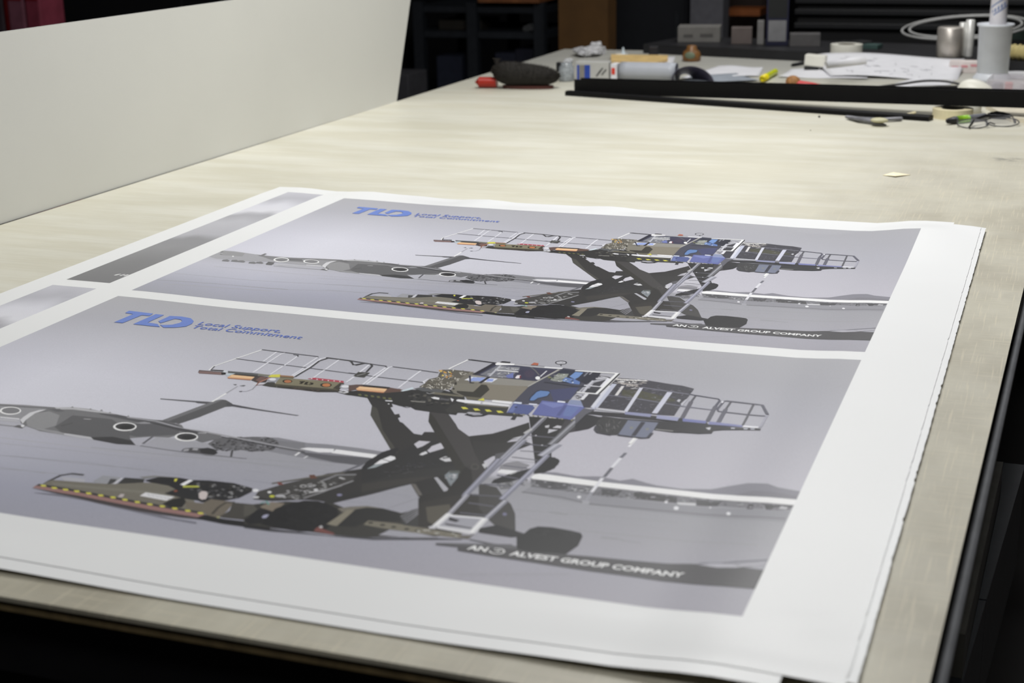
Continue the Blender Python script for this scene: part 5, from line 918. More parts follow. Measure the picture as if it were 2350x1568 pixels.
307,5473,2145,5458,1984,5523,1880,5484,1721,5466,1611,5581,1576,5673,1577,5849,1581,5838,1670,5802,1850,5807,2043,5815,2257,5603,2282,5458,2259;
308,5578,1816,5557,1860,5565,1864,5586,1820;309,5776,2212,5823,2228,5825,2220,5778,2204;310,5763,1660,5811,1673,5813,1665,5765,1652;
309,5751,1725,5794,1713,5792,1705,5749,1717;311,5642,2018,5615,2056,5621,2060,5648,2022;311,5783,2108,5801,2167,5809,2165,5791,2106;
312,5474,2171,5518,2165,5516,2157,5472,2163;310,5695,2181,5718,2238,5726,2234,5703,2177;311,5696,2013,5715,2073,5723,2071,5704,2011;
309,5491,1994,5533,2041,5539,2035,5497,1988;311,5841,1575,5804,1599,5808,1605,5845,1581;308,5561,1967,5534,2003,5540,2007,5567,1971;
311,5720,2047,5768,2069,5772,2061,5724,2039;310,5738,1644,5704,1673,5710,1679,5744,1650;310,5583,1564,5604,1626,5612,1624,5591,1562;
312,5546,1861,5526,1906,5534,1910,5554,1865;308,5496,2057,5544,2074,5546,2066,5498,2049;308,5832,1596,5806,1636,5812,1640,5838,1600;
312,5737,1912,5701,1937,5705,1943,5741,1918;308,5717,1974,5739,2033,5747,2031,5725,1972;311,5705,1563,5741,1618,5747,1614,5711,1559;
312,5537,2028,5498,2046,5502,2054,5541,2036;309,5598,1899,5604,1959,5612,1959,5606,1899;311,5558,1755,5570,1817,5578,1815,5566,1753;
312,5701,1561,5740,1612,5746,1608,5707,1557;312,5562,2145,5599,2195,5605,2191,5568,2141;312,5508,2082,5511,2139,5519,2139,5516,2082;
311,5724,2230,5733,2288,5741,2286,5732,2228;311,5531,1879,5530,1937,5538,1937,5539,1879;308,5811,1656,5853,1644,5851,1636,5809,1648;
308,5778,1879,5825,1882,5825,1874,5778,1871;309,5484,2207,5488,2264,5496,2264,5492,2207;310,5727,1620,5694,1651,5700,1657,5733,1626;
310,5777,1868,5824,1876,5826,1868,5779,1860;310,5550,1640,5584,1697,5590,1693,5556,1636;309,5602,1807,5648,1805,5648,1797,5602,1799;
309,5648,1849,5690,1838,5688,1830,5646,1841;311,5760,1911,5795,1964,5801,1960,5766,1907;312,5561,2183,5607,2184,5607,2176,5561,2175;
311,5624,2001,5616,2054,5624,2056,5632,2003;309,5529,1739,5574,1734,5574,1726,5529,1731;310,5761,1876,5793,1931,5801,1927,5769,1872;
308,5621,2198,5622,2254,5630,2254,5629,2198;309,5744,2138,5791,2162,5795,2154,5748,2130;311,5763,2075,5762,2132,5770,2132,5771,2075;
308,5464,1645,5510,1688,5516,1682,5470,1639;310,5593,2218,5575,2263,5583,2267,5601,2222;311,5640,2211,5687,2238,5691,2230,5644,2203;
310,5764,1700,5809,1695,5809,1687,5764,1692;311,5582,2133,5630,2145,5632,2137,5584,2125;311,5775,2062,5820,2097,5824,2091,5779,2056;
311,5780,1875,5739,1890,5741,1898,5782,1883;310,5621,2095,5653,2149,5659,2145,5627,2091;309,5790,2068,5810,2127,5818,2125,5798,2066;
311,5527,2136,5516,2186,5524,2188,5535,2138;310,5763,2222,5765,2279,5773,2279,5771,2222;309,5583,1853,5631,1861,5633,1853,5585,1845;
312,5679,1886,5670,1939,5678,1941,5687,1888;311,5646,2067,5670,2125,5678,2121,5654,2063;308,5782,2201,5811,2256,5819,2252,5790,2197;
308,5772,1842,5734,1864,5738,1872,5776,1850;309,5584,2196,5612,2252,5620,2248,5592,2192;308,5735,2097,5777,2141,5783,2135,5741,2091;
311,5658,1855,5664,1915,5672,1915,5666,1855;310,5534,2160,5575,2205,5581,2199,5540,2154;311,5634,1766,5681,1803,5687,1797,5640,1760;
310,5570,2226,5541,2260,5547,2266,5576,2232;311,5599,1750,5645,1787,5651,1781,5605,1744;309,5768,2236,5762,2289,5770,2289,5776,2236;
309,5583,1941,5569,1990,5577,1992,5591,1943;312,5795,1641,5794,1700,5802,1700,5803,1641;312,5484,1756,5532,1763,5534,1755,5486,1748;
308,5731,1852,5770,1902,5776,1898,5737,1848;309,5610,1895,5585,1934,5591,1938,5616,1899;310,5711,2093,5675,2115,5679,2121,5715,2099;
308,5495,1968,5543,1977,5545,1969,5497,1960;310,5525,1967,5485,1984,5489,1992,5529,1975;308,5590,2233,5637,2244,5639,2236,5592,2225;
308,5589,2077,5615,2134,5623,2130,5597,2073;309,5715,1833,5734,1893,5742,1891,5723,1831;309,5758,1866,5805,1871,5805,1863,5758,1858;
312,5624,2194,5642,2252,5650,2250,5632,2192;308,5584,2000,5628,1992,5626,1984,5582,1992;310,5714,1672,5749,1727,5755,1723,5720,1668;
310,5577,1771,5602,1832,5610,1828,5585,1767;308,5742,1938,5723,1984,5731,1988,5750,1942;308,5636,2081,5684,2104,5688,2096,5640,2073;
311,5748,2069,5793,2105,5799,2099,5754,2063;309,5542,1890,5578,1943,5584,1939,5548,1886;309,5584,2259,5625,2303,5631,2297,5590,2253;
313,5641,1862,5638,1879,5621,1877,5616,1855,5628,1851;313,5563,1696,5563,1721,5540,1716,5533,1693,5546,1682;
313,5491,1633,5486,1651,5467,1655,5461,1627,5473,1624;314,5606,1671,5599,1691,5589,1692,5574,1672,5584,1655;
314,5572,1799,5567,1828,5549,1823,5539,1792,5547,1776;313,5540,1679,5538,1711,5515,1695,5509,1669,5515,1656;
315,5631,1819,5626,1845,5614,1843,5598,1810,5609,1802;313,5664,1800,5661,1820,5640,1824,5636,1793,5641,1775;
314,5489,1667,5493,1695,5471,1687,5461,1662,5474,1652;315,5637,1719,5639,1746,5623,1737,5608,1714,5617,1693;
315,5666,1790,5669,1817,5648,1806,5636,1784,5653,1771;313,5469,1647,5465,1666,5446,1663,5439,1640,5444,1625;
109,5790,1868,5798,1682,5859,1607,5895,1653,6476,1672,6494,1722,6650,2158,6634,2422,6064,2418,5893,2339,5838,2250,5805,2016;
316,5857,1706,5865,1601,6168,1712,6654,1688,6624,1894,6237,1940,5946,1931;317,5963,1975,6237,1940,6625,1899,6642,2034,6652,2428,6304,2444,6133,2404;
318,5797,2018,5966,1994,6057,1952,6102,2248,5911,2254,5838,2250;319,5916,2266,6102,2248,6095,1982,6155,1977,6247,2124,6251,2407,6072,2415,5939,2325;
320,6072,2415,6251,2407,6253,2501,6132,2500;321,5822,2033,5832,2068,5829,2085,5814,2074,5796,2040,5786,2005,5789,1988,5804,1999;
321,5867,2209,5873,2233,5868,2246,5855,2239,5842,2216,5836,2192,5840,2179,5853,2186;322,5814,2261,5884,2346,5902,2332,5832,2247;
323,5854,1890,5881,1756,6197,1735,6180,1879;324,5958,1909,5966,1767,5914,1765,5906,1907;324,5998,1896,6006,1755,5954,1753,5946,1894;
324,6046,1882,6054,1740,6002,1738,5994,1880;325,6105,1869,6093,1767,6160,1755,6177,1847;326,5842,1725,5866,1718,5960,1955,5944,1959;
327,5947,1975,5997,1979,5999,1945,5949,1941;328,6080,1939,6103,1696,6063,1692,6040,1935;328,6103,1696,6113,1580,6073,1576,6063,1692;
329,6026,2559,6040,2529,6133,2526,6305,2524,6320,2608,6170,2617,6047,2591;330,6321,2544,6337,2519,6635,2528,6646,2595,6351,2599;
331,6395,2458,6406,2441,6630,2436,6638,2502,6424,2500;114,6249,2490,6284,2402,6332,2495;
332,6043,2707,6085,2643,6174,2628,6650,2606,6689,2780,6877,2794,6896,2848,6755,2868,6504,2886,6217,2926,6106,2985,6031,2885;
333,6192,2665,6640,2639,6638,2605,6190,2631;114,6160,2753,6206,2741,6261,2789,6209,2813;114,6300,2760,6347,2748,6401,2795,6349,2819;
114,6432,2754,6478,2742,6531,2789,6480,2813;114,6562,2753,6608,2741,6661,2788,6609,2812;198,6284,2905,6298,2876,6431,2872,6431,2913,6324,2942;
334,6287,2973,6391,3005,6389,2959,6301,2929;334,6391,3005,6491,2960,6459,2926,6389,2959;334,6491,2960,6528,2883,6486,2863,6459,2926;
335,6798,2963,6792,2857,6833,2856,6848,2966;69,5547,1577,5549,1518,5527,1514,5523,1575;69,5549,1518,5628,1158,5606,1154,5527,1514;
32,5607,1173,5965,1208,5967,1180,5609,1145;336,6001,1139,6041,1097,6124,1110,6129,1160;
337,5889,1683,5972,1281,5973,1173,6780,1135,6669,1684,6495,1687,6101,1707;338,5950,1652,6021,1279,6299,1273,6322,1564,6298,1673,6097,1696;
339,6082,1287,6299,1273,6311,1374,6089,1416;70,6211,1352,6276,1359,6276,1351,6211,1344;285,6097,1445,6150,1470,6154,1462,6101,1437;
340,6149,1348,6201,1375,6205,1367,6153,1340;285,6016,1595,6061,1626,6065,1620,6020,1589;341,6143,1290,6150,1340,6158,1338,6151,1288;
342,6171,1316,6121,1354,6125,1360,6175,1322;340,6305,1584,6267,1628,6273,1634,6311,1590;341,6025,1621,5990,1667,5996,1671,6031,1625;
70,6043,1400,6054,1449,6062,1447,6051,1398;285,6224,1638,6287,1645,6287,1637,6224,1630;285,6080,1447,6141,1462,6143,1454,6082,1439;
285,6120,1449,6186,1434,6184,1426,6118,1441;70,6153,1526,6219,1520,6219,1512,6153,1518;341,6135,1584,6075,1612,6079,1620,6139,1592;
340,6230,1491,6254,1535,6262,1531,6238,1487;341,6087,1416,6152,1423,6152,1415,6087,1408;285,6191,1555,6151,1598,6157,1604,6197,1561;
340,6273,1572,6302,1613,6308,1609,6279,1568;285,6082,1436,6109,1479,6115,1475,6088,1432;340,6100,1448,6051,1488,6057,1494,6106,1454;
70,6173,1657,6232,1672,6234,1664,6175,1649;341,6163,1523,6222,1539,6224,1531,6165,1515;341,6298,1544,6252,1584,6258,1590,6304,1550;
342,6200,1479,6156,1521,6162,1527,6206,1485;342,6038,1476,6059,1521,6067,1517,6046,1472;285,6152,1539,6125,1588,6133,1592,6160,1543;
342,6105,1520,6084,1569,6092,1573,6113,1524;70,6230,1339,6255,1383,6263,1379,6238,1335;340,6308,1342,6256,1379,6260,1385,6312,1348;
340,6047,1578,6028,1627,6036,1629,6055,1580;341,6184,1302,6205,1348,6213,1344,6192,1298;285,6211,1427,6269,1445,6271,1437,6213,1419;
342,6190,1599,6255,1582,6253,1574,6188,1591;342,6054,1503,6113,1521,6115,1513,6056,1495;285,6183,1390,6249,1389,6249,1381,6183,1382;
341,6006,1432,6000,1483,6008,1483,6014,1432;341,6218,1566,6252,1605,6258,1599,6224,1560;285,6201,1664,6267,1652,6265,1644,6199,1656;
342,6257,1347,6237,1397,6245,1401,6265,1351;341,6086,1496,6043,1538,6049,1544,6092,1502;340,6048,1355,6087,1392,6093,1386,6054,1349;
340,6273,1364,6340,1364,6340,1356,6273,1356;70,6147,1529,6131,1578,6139,1580,6155,1531;70,6116,1445,6182,1430,6180,1422,6114,1437;
70,6109,1310,6070,1355,6076,1361,6115,1316;93,6080,1451,6339,1444,6339,1416,6080,1423;343,6244,1613,6289,1471,6356,1655,6300,1677;
344,6321,1358,6740,1235,6714,1444,6661,1661,6454,1662,6397,1592,6363,1564;
345,6536,1447,6550,1505,6550,1554,6537,1586,6512,1593,6482,1575,6450,1535,6425,1481,6411,1423,6410,1373,6423,1341,6448,1333,6479,1352,6510,1393;
346,6372,1645,6366,1550,6401,1535,6425,1646,6400,1666;347,6396,1554,6414,1548,6443,1653,6427,1653;
348,6647,1571,6654,1601,6652,1626,6642,1637,6626,1634,6609,1615,6595,1586,6588,1556,6590,1531,6601,1519,6616,1523,6633,1542;
349,6358,1167,6498,1333,6512,1323,6372,1155;349,6498,1333,6598,1482,6612,1472,6512,1323;220,6641,1520,6643,1302,6625,1302,6623,1520;
350,6088,1677,6072,1267,6044,1269,6060,1679;351,5918,1688,5996,1207,5938,1197,5860,1678;70,5976,1226,5979,1166,6192,1160,6206,1209,6000,1267;
352,6190,1166,6553,1162,6783,1144,6768,1196,6490,1215,6211,1213;331,6559,1155,6781,1139,6779,1182,6566,1200;
353,6740,1209,6648,1670,6682,1676,6774,1215;353,6648,1670,6608,1896,6642,1902,6682,1676;354,6383,1142,6391,1046,6451,1055,6471,1134;
355,6011,1162,6015,1107,6121,1101,6130,1147;356,5637,1167,5968,1202,5972,1174,5641,1139;
357,6759,934,6762,959,6758,983,6745,1003,6726,1018,6703,1025,6678,1024,6655,1014,6637,997,6625,975,6621,950,6626,926,6639,906,6658,891,6681,884,6706,885,6729,895,6747,912;
358,6748,946,6750,966,6744,985,6730,1001,6710,1010,6689,1013,6668,1008,6651,996,6641,978,6639,958,6645,939,6659,923,6678,913,6700,911,6721,916,6738,928;
359,6701,972,6724,988,6728,982,6705,966;72,6724,958,6711,983,6719,987,6732,962;359,6709,975,6680,986,6682,994,6711,983;
359,6704,937,6711,961,6719,959,6712,935;359,6704,959,6725,976,6731,970,6710,953;359,6667,933,6656,958,6664,962,6675,937;
360,6705,1031,6727,1024,6738,1095;
361,6625,1899,6669,1684,6783,1144,7050,1175,7249,1204,7262,1427,7204,1692,7195,2146,7201,2213,7214,2346,6757,2465,6642,2443,6632,2203;
362,6880,1936,7161,1753,7202,2167,7057,2303;363,6757,1595,6763,1327,6797,1187,7053,1212,7090,1278,7147,1660,7027,1673,6826,1636;
364,6775,1602,6789,1357,6909,1333,6925,1455,6919,1632,6825,1631;365,6779,1449,6808,1483,6814,1477,6785,1443;
365,6804,1426,6840,1455,6846,1449,6810,1420;365,6910,1501,6887,1542,6895,1546,6918,1505;366,6752,1533,6795,1554,6799,1546,6756,1525;
367,6922,1592,6877,1614,6881,1622,6926,1600;366,6844,1576,6889,1593,6891,1585,6846,1568;365,6830,1577,6881,1571,6881,1563,6830,1569;
365,6864,1534,6907,1554,6911,1546,6868,1526;365,6853,1534,6900,1548,6902,1540,6855,1526;366,6792,1342,6800,1385,6808,1383,6800,1340;
365,6825,1352,6795,1390,6801,1396,6831,1358;366,6888,1361,6911,1399,6917,1395,6894,1357;367,6807,1445,6856,1431,6854,1423,6805,1437;
367,6862,1362,6861,1406,6869,1406,6870,1362;365,6860,1572,6899,1596,6903,1590,6864,1566;367,6863,1592,6888,1627,6894,1623,6869,1588;
366,6837,1388,6883,1405,6885,1397,6839,1380;368,6911,1450,6863,1467,6865,1475,6913,1458;368,6873,1360,6861,1403,6869,1405,6881,1362;
366,6784,1545,6801,1585,6809,1581,6792,1541;366,6756,1519,6798,1541,6802,1533,6760,1511;365,6777,1510,6795,1550,6803,1546,6785,1506;
365,6794,1505,6778,1548,6786,1550,6802,1507;366,6816,1391,6833,1431,6841,1427,6824,1387;365,6899,1565,6855,1590,6859,1598,6903,1573;
367,6802,1407,6762,1437,6766,1443,6806,1413;369,6946,1424,6959,1241,7053,1238,7054,1416,7033,1498;
370,6912,1585,6910,1460,7033,1498,7119,1571,7140,1662,7037,1657;371,7034,1535,7025,1560,6999,1557,6995,1534,7012,1528;
372,7038,1547,7028,1573,7004,1564,6997,1546,7020,1540;371,6958,1585,6951,1608,6924,1603,6928,1586,6938,1569;
372,7044,1582,7037,1606,7018,1600,7010,1582,7027,1575;372,6982,1576,6972,1598,6959,1594,6946,1578,6965,1569;
373,6955,1528,6948,1553,6931,1548,6922,1531,6935,1523;371,6991,1574,6981,1591,6965,1591,6955,1577,6973,1567;
372,6983,1557,6977,1569,6956,1576,6955,1558,6968,1540;372,7041,1529,7028,1551,7009,1553,7008,1528,7021,1522;
373,7060,1611,7058,1633,7044,1629,7031,1608,7047,1596;374,7119,1571,7104,1274,7141,1186,7249,1204,7269,1425,7197,1621;
375,7110,1364,7110,1185,7092,1185,7092,1364;47,7149,1288,7154,1200,7136,1200,7131,1288;376,6734,1723,7145,1770,7143,1724,6740,1677;
376,7145,1770,7233,1705,7203,1669,7143,1724;377,6757,1512,6760,1536,6750,1549,6733,1544,6720,1523,6718,1499,6728,1485,6744,1491;
378,6778,2332,6759,2234,6755,2023,6782,1966,6882,1964,6916,1997,6939,2155,6908,2199,6864,2248,6851,2344,6805,2363;
379,6789,2329,6773,2241,6771,2046,6794,1991,6886,1987,6914,2017,6923,2132,6895,2173,6849,2229,6836,2321,6804,2340;
331,6417,2506,6410,2439,6623,2433,6637,2513;380,6647,2476,6651,2424,6734,2422,6745,2473;381,6822,2467,6819,2427,6909,2422,6918,2471;
382,7092,2304,7083,2254,7170,2257,7181,2299;383,6692,2786,6657,2484,6874,2474,6923,2549,6925,2769,6807,2773;
384,6695,2753,6672,2502,6709,2502,6749,2736;385,6965,2756,6920,2300,7208,2302,7412,2262,7431,2369,7404,2793,7173,2757;
386,6941,2385,6948,2337,7181,2333,7187,2399,7112,2490;387,7219,2721,7194,2375,7228,2364,7259,2708;388,7228,2387,7377,2386,7372,2695,7286,2700;
389,7215,2323,7207,2183,7393,2188,7405,2287,7398,2334;390,7220,2358,7403,2369,7405,2341,7222,2330;391,6704,2774,6720,2769,6740,2798,6724,2803;
392,6758,2775,6775,2770,6794,2799,6778,2804;391,6813,2775,6829,2770,6848,2799,6832,2804;392,6867,2776,6883,2771,6902,2800,6886,2805;
391,6920,2777,6936,2772,6956,2801,6940,2806;392,6974,2778,6990,2773,7009,2801,6993,2806;391,7028,2778,7044,2773,7063,2802,7047,2807;
392,7081,2779,7097,2774,7116,2803,7100,2808;391,7135,2780,7150,2775,7169,2804,7153,2808;392,7188,2780,7204,2776,7222,2804,7206,2809;
391,7241,2781,7257,2776,7275,2805,7259,2810;392,7294,2782,7310,2777,7328,2806,7312,2811;391,7347,2783,7363,2778,7381,2806,7365,2811;
392,7399,2783,7415,2778,7433,2807,7417,2812;393,6741,2582,6742,2598,6732,2608,6719,2605,6709,2592,6708,2577,6718,2567,6732,2570;
394,7276,1554,7442,1312,7814,1294,7876,1307,8093,1351,8242,1369,8388,1436,8392,1824,8382,1973,8393,2351,8162,2376,7892,2403,7528,2346,7416,2381,7306,2154;
395,7649,1687,7836,1661,8253,1834,8318,1904,8143,1954,7852,1926,7687,1887;396,8013,1686,7977,1716,7983,1722,8019,1692;
396,8220,1782,8267,1780,8267,1772,8220,1774;327,7608,2248,7595,2287,7603,2289,7616,2250;396,7910,1591,7875,1624,7881,1630,7916,1597;
396,7967,2090,7971,2129,7979,2129,7975,2090;327,8360,1791,8342,1830,8350,1834,8368,1795;327,8259,2322,8286,2349,8292,2343,8265,2316;
397,8268,1619,8249,1659,8257,1663,8276,1623;396,7863,2079,7909,2076,7909,2068,7863,2071;398,8133,2074,8167,2097,8171,2091,8137,2068;
327,7713,1404,7673,1432,7677,1438,7717,1410;396,7825,1887,7865,1904,7869,1896,7829,1879;397,8057,1557,8042,1598,8050,1600,8065,1559;
397,7854,1893,7815,1919,7819,1925,7858,1899;398,7557,1932,7604,1922,7602,1914,7555,1924;327,7935,1866,7982,1862,7982,1854,7935,1858;
397,8163,2012,8208,1998,8206,1990,8161,2004;327,7516,2028,7562,2015,7560,2007,7514,2020;397,8039,2195,8043,2234,8051,2234,8047,2195;
396,8189,1569,8169,1608,8177,1612,8197,1573;397,7989,1424,7974,1465,7982,1467,7997,1426;396,7821,1694,7779,1719,7783,1725,7825,1700;
399,7599,1844,7555,1864,7559,1872,7603,1852;398,7661,2137,7698,2158,7702,2150,7665,2129;399,7848,1997,7890,2009,7892,2001,7850,1989;
327,7992,2076,7952,2100,7956,2106,7996,2082;327,8102,2199,8123,2231,8129,2227,8108,2195;327,7629,1920,7607,1958,7615,1962,7637,1924;
396,8339,2112,8380,2124,8382,2116,8341,2104;327,7626,2356,7672,2348,7670,2340,7624,2348;397,7687,2033,7691,2072,7699,2072,7695,2033;
327,8179,1941,8135,1959,8139,1967,8183,1949;327,8057,1601,8028,1637,8034,1643,8063,1607;397,7884,2142,7929,2145,7929,2137,7884,2134;
398,7904,2033,7948,2039,7950,2031,7906,2025;398,7746,1867,7790,1878,7792,1870,7748,1859;327,7738,1883,7704,1915,7710,1921,7744,1889;
398,8023,2313,8067,2316,8067,2308,8023,2305;398,7831,1987,7875,1996,7877,1988,7833,1979;399,8307,2175,8308,2214,8316,2214,8315,2175;
397,8079,2143,8098,2176,8106,2172,8087,2139;327,7809,2049,7831,2081,7837,2077,7815,2045;399,8098,2136,8144,2137,8144,2129,8098,2128;
397,8176,2112,8169,2151,8177,2153,8184,2114;396,8044,1829,8059,1866,8067,1862,8052,1825;397,7758,1748,7780,1782,7786,1778,7764,1744;
397,8154,2312,8198,2317,8198,2309,8154,2304;397,7952,1568,7983,1597,7989,1591,7958,1562;327,8221,2005,8257,2026,8261,2018,8225,1997;
327,7942,2259,7988,2249,7986,2241,7940,2251;327,8378,1921,8334,1938,8336,1946,8380,1929;398,7920,2155,7966,2144,7964,2136,7918,2147;
398,7678,1405,7671,1448,7679,1450,7686,1407;399,8270,1623,8268,1664,8276,1664,8278,1623;399,7791,1678,7756,1710,7762,1716,7797,1684;
396,8154,2059,8167,2095,8175,2093,8162,2057;399,8069,2160,8089,2193,8095,2189,8075,2156;396,8102,2062,8061,2086,8065,2094,8106,2070;
396,8136,1646,8177,1663,8181,1655,8140,1638;396,7786,2009,7832,1996,7830,1988,7784,2001;398,7918,1760,7874,1780,7878,1788,7922,1768;
396,8181,2045,8196,2080,8204,2076,8189,2041;397,7665,1944,7711,1944,7711,1936,7665,1936;399,7935,1532,7913,1572,7921,1576,7943,1536;
398,8341,1736,8387,1741,8387,1733,8341,1728;397,8213,1628,8260,1625,8260,1617,8213,1620;396,7636,1587,7683,1575,7681,1567,7634,1579;
327,7577,2150,7577,2190,7585,2190,7585,2150;327,8239,2290,8266,2318,8272,2312,8245,2284;396,8102,1911,8148,1904,8146,1896,8100,1903;
397,7579,2135,7625,2139,7625,2131,7579,2127;399,8244,1686,8284,1703,8288,1695,8248,1678;327,8039,1648,8053,1686,8061,1684,8047,1646;
399,8122,1682,8128,1722,8136,1720,8130,1680;397,7906,1888,7920,1924,7928,1922,7914,1886;398,7929,1831,7967,1850,7971,1842,7933,1823;
399,8327,1578,8310,1619,8318,1623,8335,1582;396,7669,2058,7628,2082,7632,2090,7673,2066;327,8157,1996,8160,2035,8168,2035,8165,1996;
327,8183,2123,8197,2159,8205,2157,8191,2121;398,7781,2325,7744,2353,7748,2359,7785,2331;396,7765,1481,7728,1512,7734,1518,7771,1487;
399,7532,2160,7555,2192,7561,2188,7538,2156;397,7615,1962,7592,1999,7598,2003,7621,1966;327,7651,1764,7639,1805,7647,1807,7659,1766;
398,8167,1440,8142,1479,8148,1483,8173,1444;396,7671,1854,7655,1894,7663,1898,7679,1858;399,8158,1948,8115,1965,8117,1973,8160,1956;
327,8192,1612,8146,1628,8148,1636,8194,1620;398,8280,1544,8315,1569,8319,1563,8284,1538;397,8352,1464,8344,1506,8352,1508,8360,1466;
327,8009,2112,7972,2139,7976,2145,8013,2118;327,7883,1769,7916,1795,7922,1789,7889,1763;327,7740,1988,7772,2014,7778,2008,7746,1982;
399,8293,2044,8255,2070,8259,2076,8297,2050;399,7640,2095,7608,2127,7614,2133,7646,2101;398,8303,1872,8287,1912,8295,1916,8311,1876;
396,8166,1540,8154,1581,8162,1583,8174,1542;397,7888,2099,7897,2137,7905,2135,7896,2097;398,7457,1721,7443,1763,7451,1765,7465,1723;
327,7581,2020,7628,2019,7628,2011,7581,2012;397,7975,2188,7993,2222,8001,2218,7983,2184;399,7538,1563,7539,1605,7547,1605,7546,1563;
398,7505,1672,7467,1701,7471,1707,7509,1678;396,7978,2276,7972,2315,7980,2317,7986,2278;398,7514,1627,7524,1668,7532,1666,7522,1625;
396,8228,1549,8270,1564,8272,1556,8230,1541;397,7817,2266,7790,2301,7796,2305,7823,2270;397,8360,1754,8321,1781,8325,1787,8364,1760;
399,7785,1779,7739,1794,7741,1802,7787,1787;398,8037,1619,8026,1661,8034,1663,8045,1621;398,7920,2208,7908,2247,7916,2249,7928,2210;
327,8098,1837,8145,1834,8145,1826,8098,1829;398,8030,1548,8031,1590,8039,1590,8038,1548;327,7578,1910,7625,1907,7625,1899,7578,1902;
397,8010,1860,8050,1877,8054,1869,8014,1852;397,8066,1813,8022,1833,8026,1841,8070,1821;396,7714,1931,7756,1945,7758,1937,7716,1923;
396,8317,1661,8307,1702,8315,1704,8325,1663;399,7463,1813,7510,1801,7508,1793,7461,1805;397,7659,2070,7640,2108,7648,2112,7667,2074;
327,7839,2085,7816,2122,7822,2126,7845,2089;398,8248,1717,8293,1721,8293,1713,8248,1709;327,8129,2219,8106,2255,8112,2259,8135,2223;
398,7470,1646,7508,1670,7512,1664,7474,1640;397,7968,1690,8015,1688,8015,1680,7968,1682;327,8249,1929,8273,1960,8279,1956,8255,1925;
327,8332,1993,8355,2025,8361,2021,8338,1989;398,7935,2192,7981,2187,7981,2179,7935,2184;398,8225,1438,8213,1480,8221,1482,8233,1440;
327,8341,1935,8324,1973,8332,1977,8349,1939;327,8182,1830,8173,1870,8181,1872,8190,1832;327,8116,1988,8154,2007,8158,1999,8120,1980;
399,8354,2113,8374,2146,8380,2142,8360,2109;327,8170,2018,8199,2045,8205,2039,8176,2012;327,7730,1609,7685,1628,7689,1636,7734,1617;
398,8312,1961,8296,2000,8304,2004,8320,1965;398,7636,2299,7607,2332,7613,2338,7642,2305;399,8184,2125,8146,2151,8150,2157,8188,2131;
399,7904,2134,7912,2172,7920,2170,7912,2132;398,8038,2319,8041,2357,8049,2357,8046,2319;399,8184,2057,8218,2079,8222,2073,8188,2051;
398,8311,1885,8282,1919,8288,1925,8317,1891;327,8330,1885,8321,1926,8329,1928,8338,1887;327,7711,1518,7690,1558,7698,1562,7719,1522;
398,7496,1669,7536,1688,7540,1680,7500,1661;327,8326,1622,8318,1663,8326,1665,8334,1624;327,8313,1497,8276,1527,8282,1533,8319,1503;
397,8209,2226,8197,2264,8205,2266,8217,2228;398,7720,1751,7766,1754,7766,1746,7720,1743;327,8113,1840,8160,1835,8160,1827,8113,1832;
399,7663,1910,7637,1946,7643,1950,7669,1914;396,7873,2008,7853,2046,7861,2050,7881,2012;396,8005,1609,7959,1624,7961,1632,8007,1617;
397,7725,1696,7685,1722,7689,1728,7729,1702;399,7680,1573,7689,1613,7697,1611,7688,1571;398,8297,1468,8252,1485,8254,1493,8299,1476;
399,7844,1932,7890,1919,7888,1911,7842,1924;396,7764,1877,7804,1894,7808,1886,7768,1869;399,7772,1791,7799,1822,7805,1816,7778,1785;
397,7822,1587,7784,1617,7790,1623,7828,1593;327,8349,1528,8388,1548,8392,1540,8353,1520;399,7830,1988,7801,2023,7807,2029,7836,1994;
398,8004,1614,8043,1634,8047,1626,8008,1606;397,7862,1922,7881,1957,7889,1953,7870,1918;399,8196,1927,8151,1944,8153,1952,8198,1935;
327,7691,1679,7687,1720,7695,1720,7699,1679;396,8180,1845,8224,1853,8226,1845,8182,1837;399,7903,1612,7941,1633,7945,1625,7907,1604;
396,8189,1908,8154,1937,8160,1943,8195,1914;327,7899,1940,7919,1973,7925,1969,7905,1936;396,7560,1935,7526,1967,7532,1973,7566,1941;
396,7555,2142,7601,2145,7601,2137,7555,2134;399,7867,1962,7913,1965,7913,1957,7867,1954;398,7692,1863,7695,1903,7703,1903,7700,1863;
396,7585,1624,7588,1666,7596,1666,7593,1624;397,8370,1483,8369,1525,8377,1525,8378,1483;396,7941,1929,7909,1963,7915,1969,7947,1935;
327,7936,1901,7892,1920,7896,1928,7940,1909;398,7640,1658,7662,1693,7668,1689,7646,1654;327,8149,1798,8131,1837,8139,1841,8157,1802;
327,8254,1717,8210,1735,8214,1743,8258,1725;397,7765,1745,7813,1744,7813,1736,7765,1737;398,7581,2170,7600,2204,7608,2200,7589,2166;
397,7876,2182,7839,2211,7845,2217,7882,2188;397,8194,2021,8151,2040,8155,2048,8198,2029;397,8074,1711,8093,1747,8101,1743,8082,1707;
399,8307,2147,8352,2138,8350,2130,8305,2139;327,8031,2246,8026,2285,8034,2287,8039,2248;327,8255,2253,8251,2292,8259,2292,8263,2253;
327,8073,1507,8084,1547,8092,1545,8081,1505;327,7577,1664,7621,1676,7623,1668,7579,1656;397,7774,2217,7736,2243,7740,2249,7778,2223;
396,7525,1861,7572,1864,7572,1856,7525,1853;396,7763,1990,7809,1976,7807,1968,7761,1982;397,8108,1924,8083,1961,8089,1965,8114,1928;
398,7652,1815,7608,1835,7612,1843,7656,1823;398,7845,1517,7831,1559,7839,1561,7853,1519;399,7962,2213,7919,2232,7923,2240,7966,2221;
327,7875,2066,7921,2066,7921,2058,7875,2058;396,7479,1892,7526,1884,7524,1876,7477,1884;327,8065,1773,8087,1806,8093,1802,8071,1769;
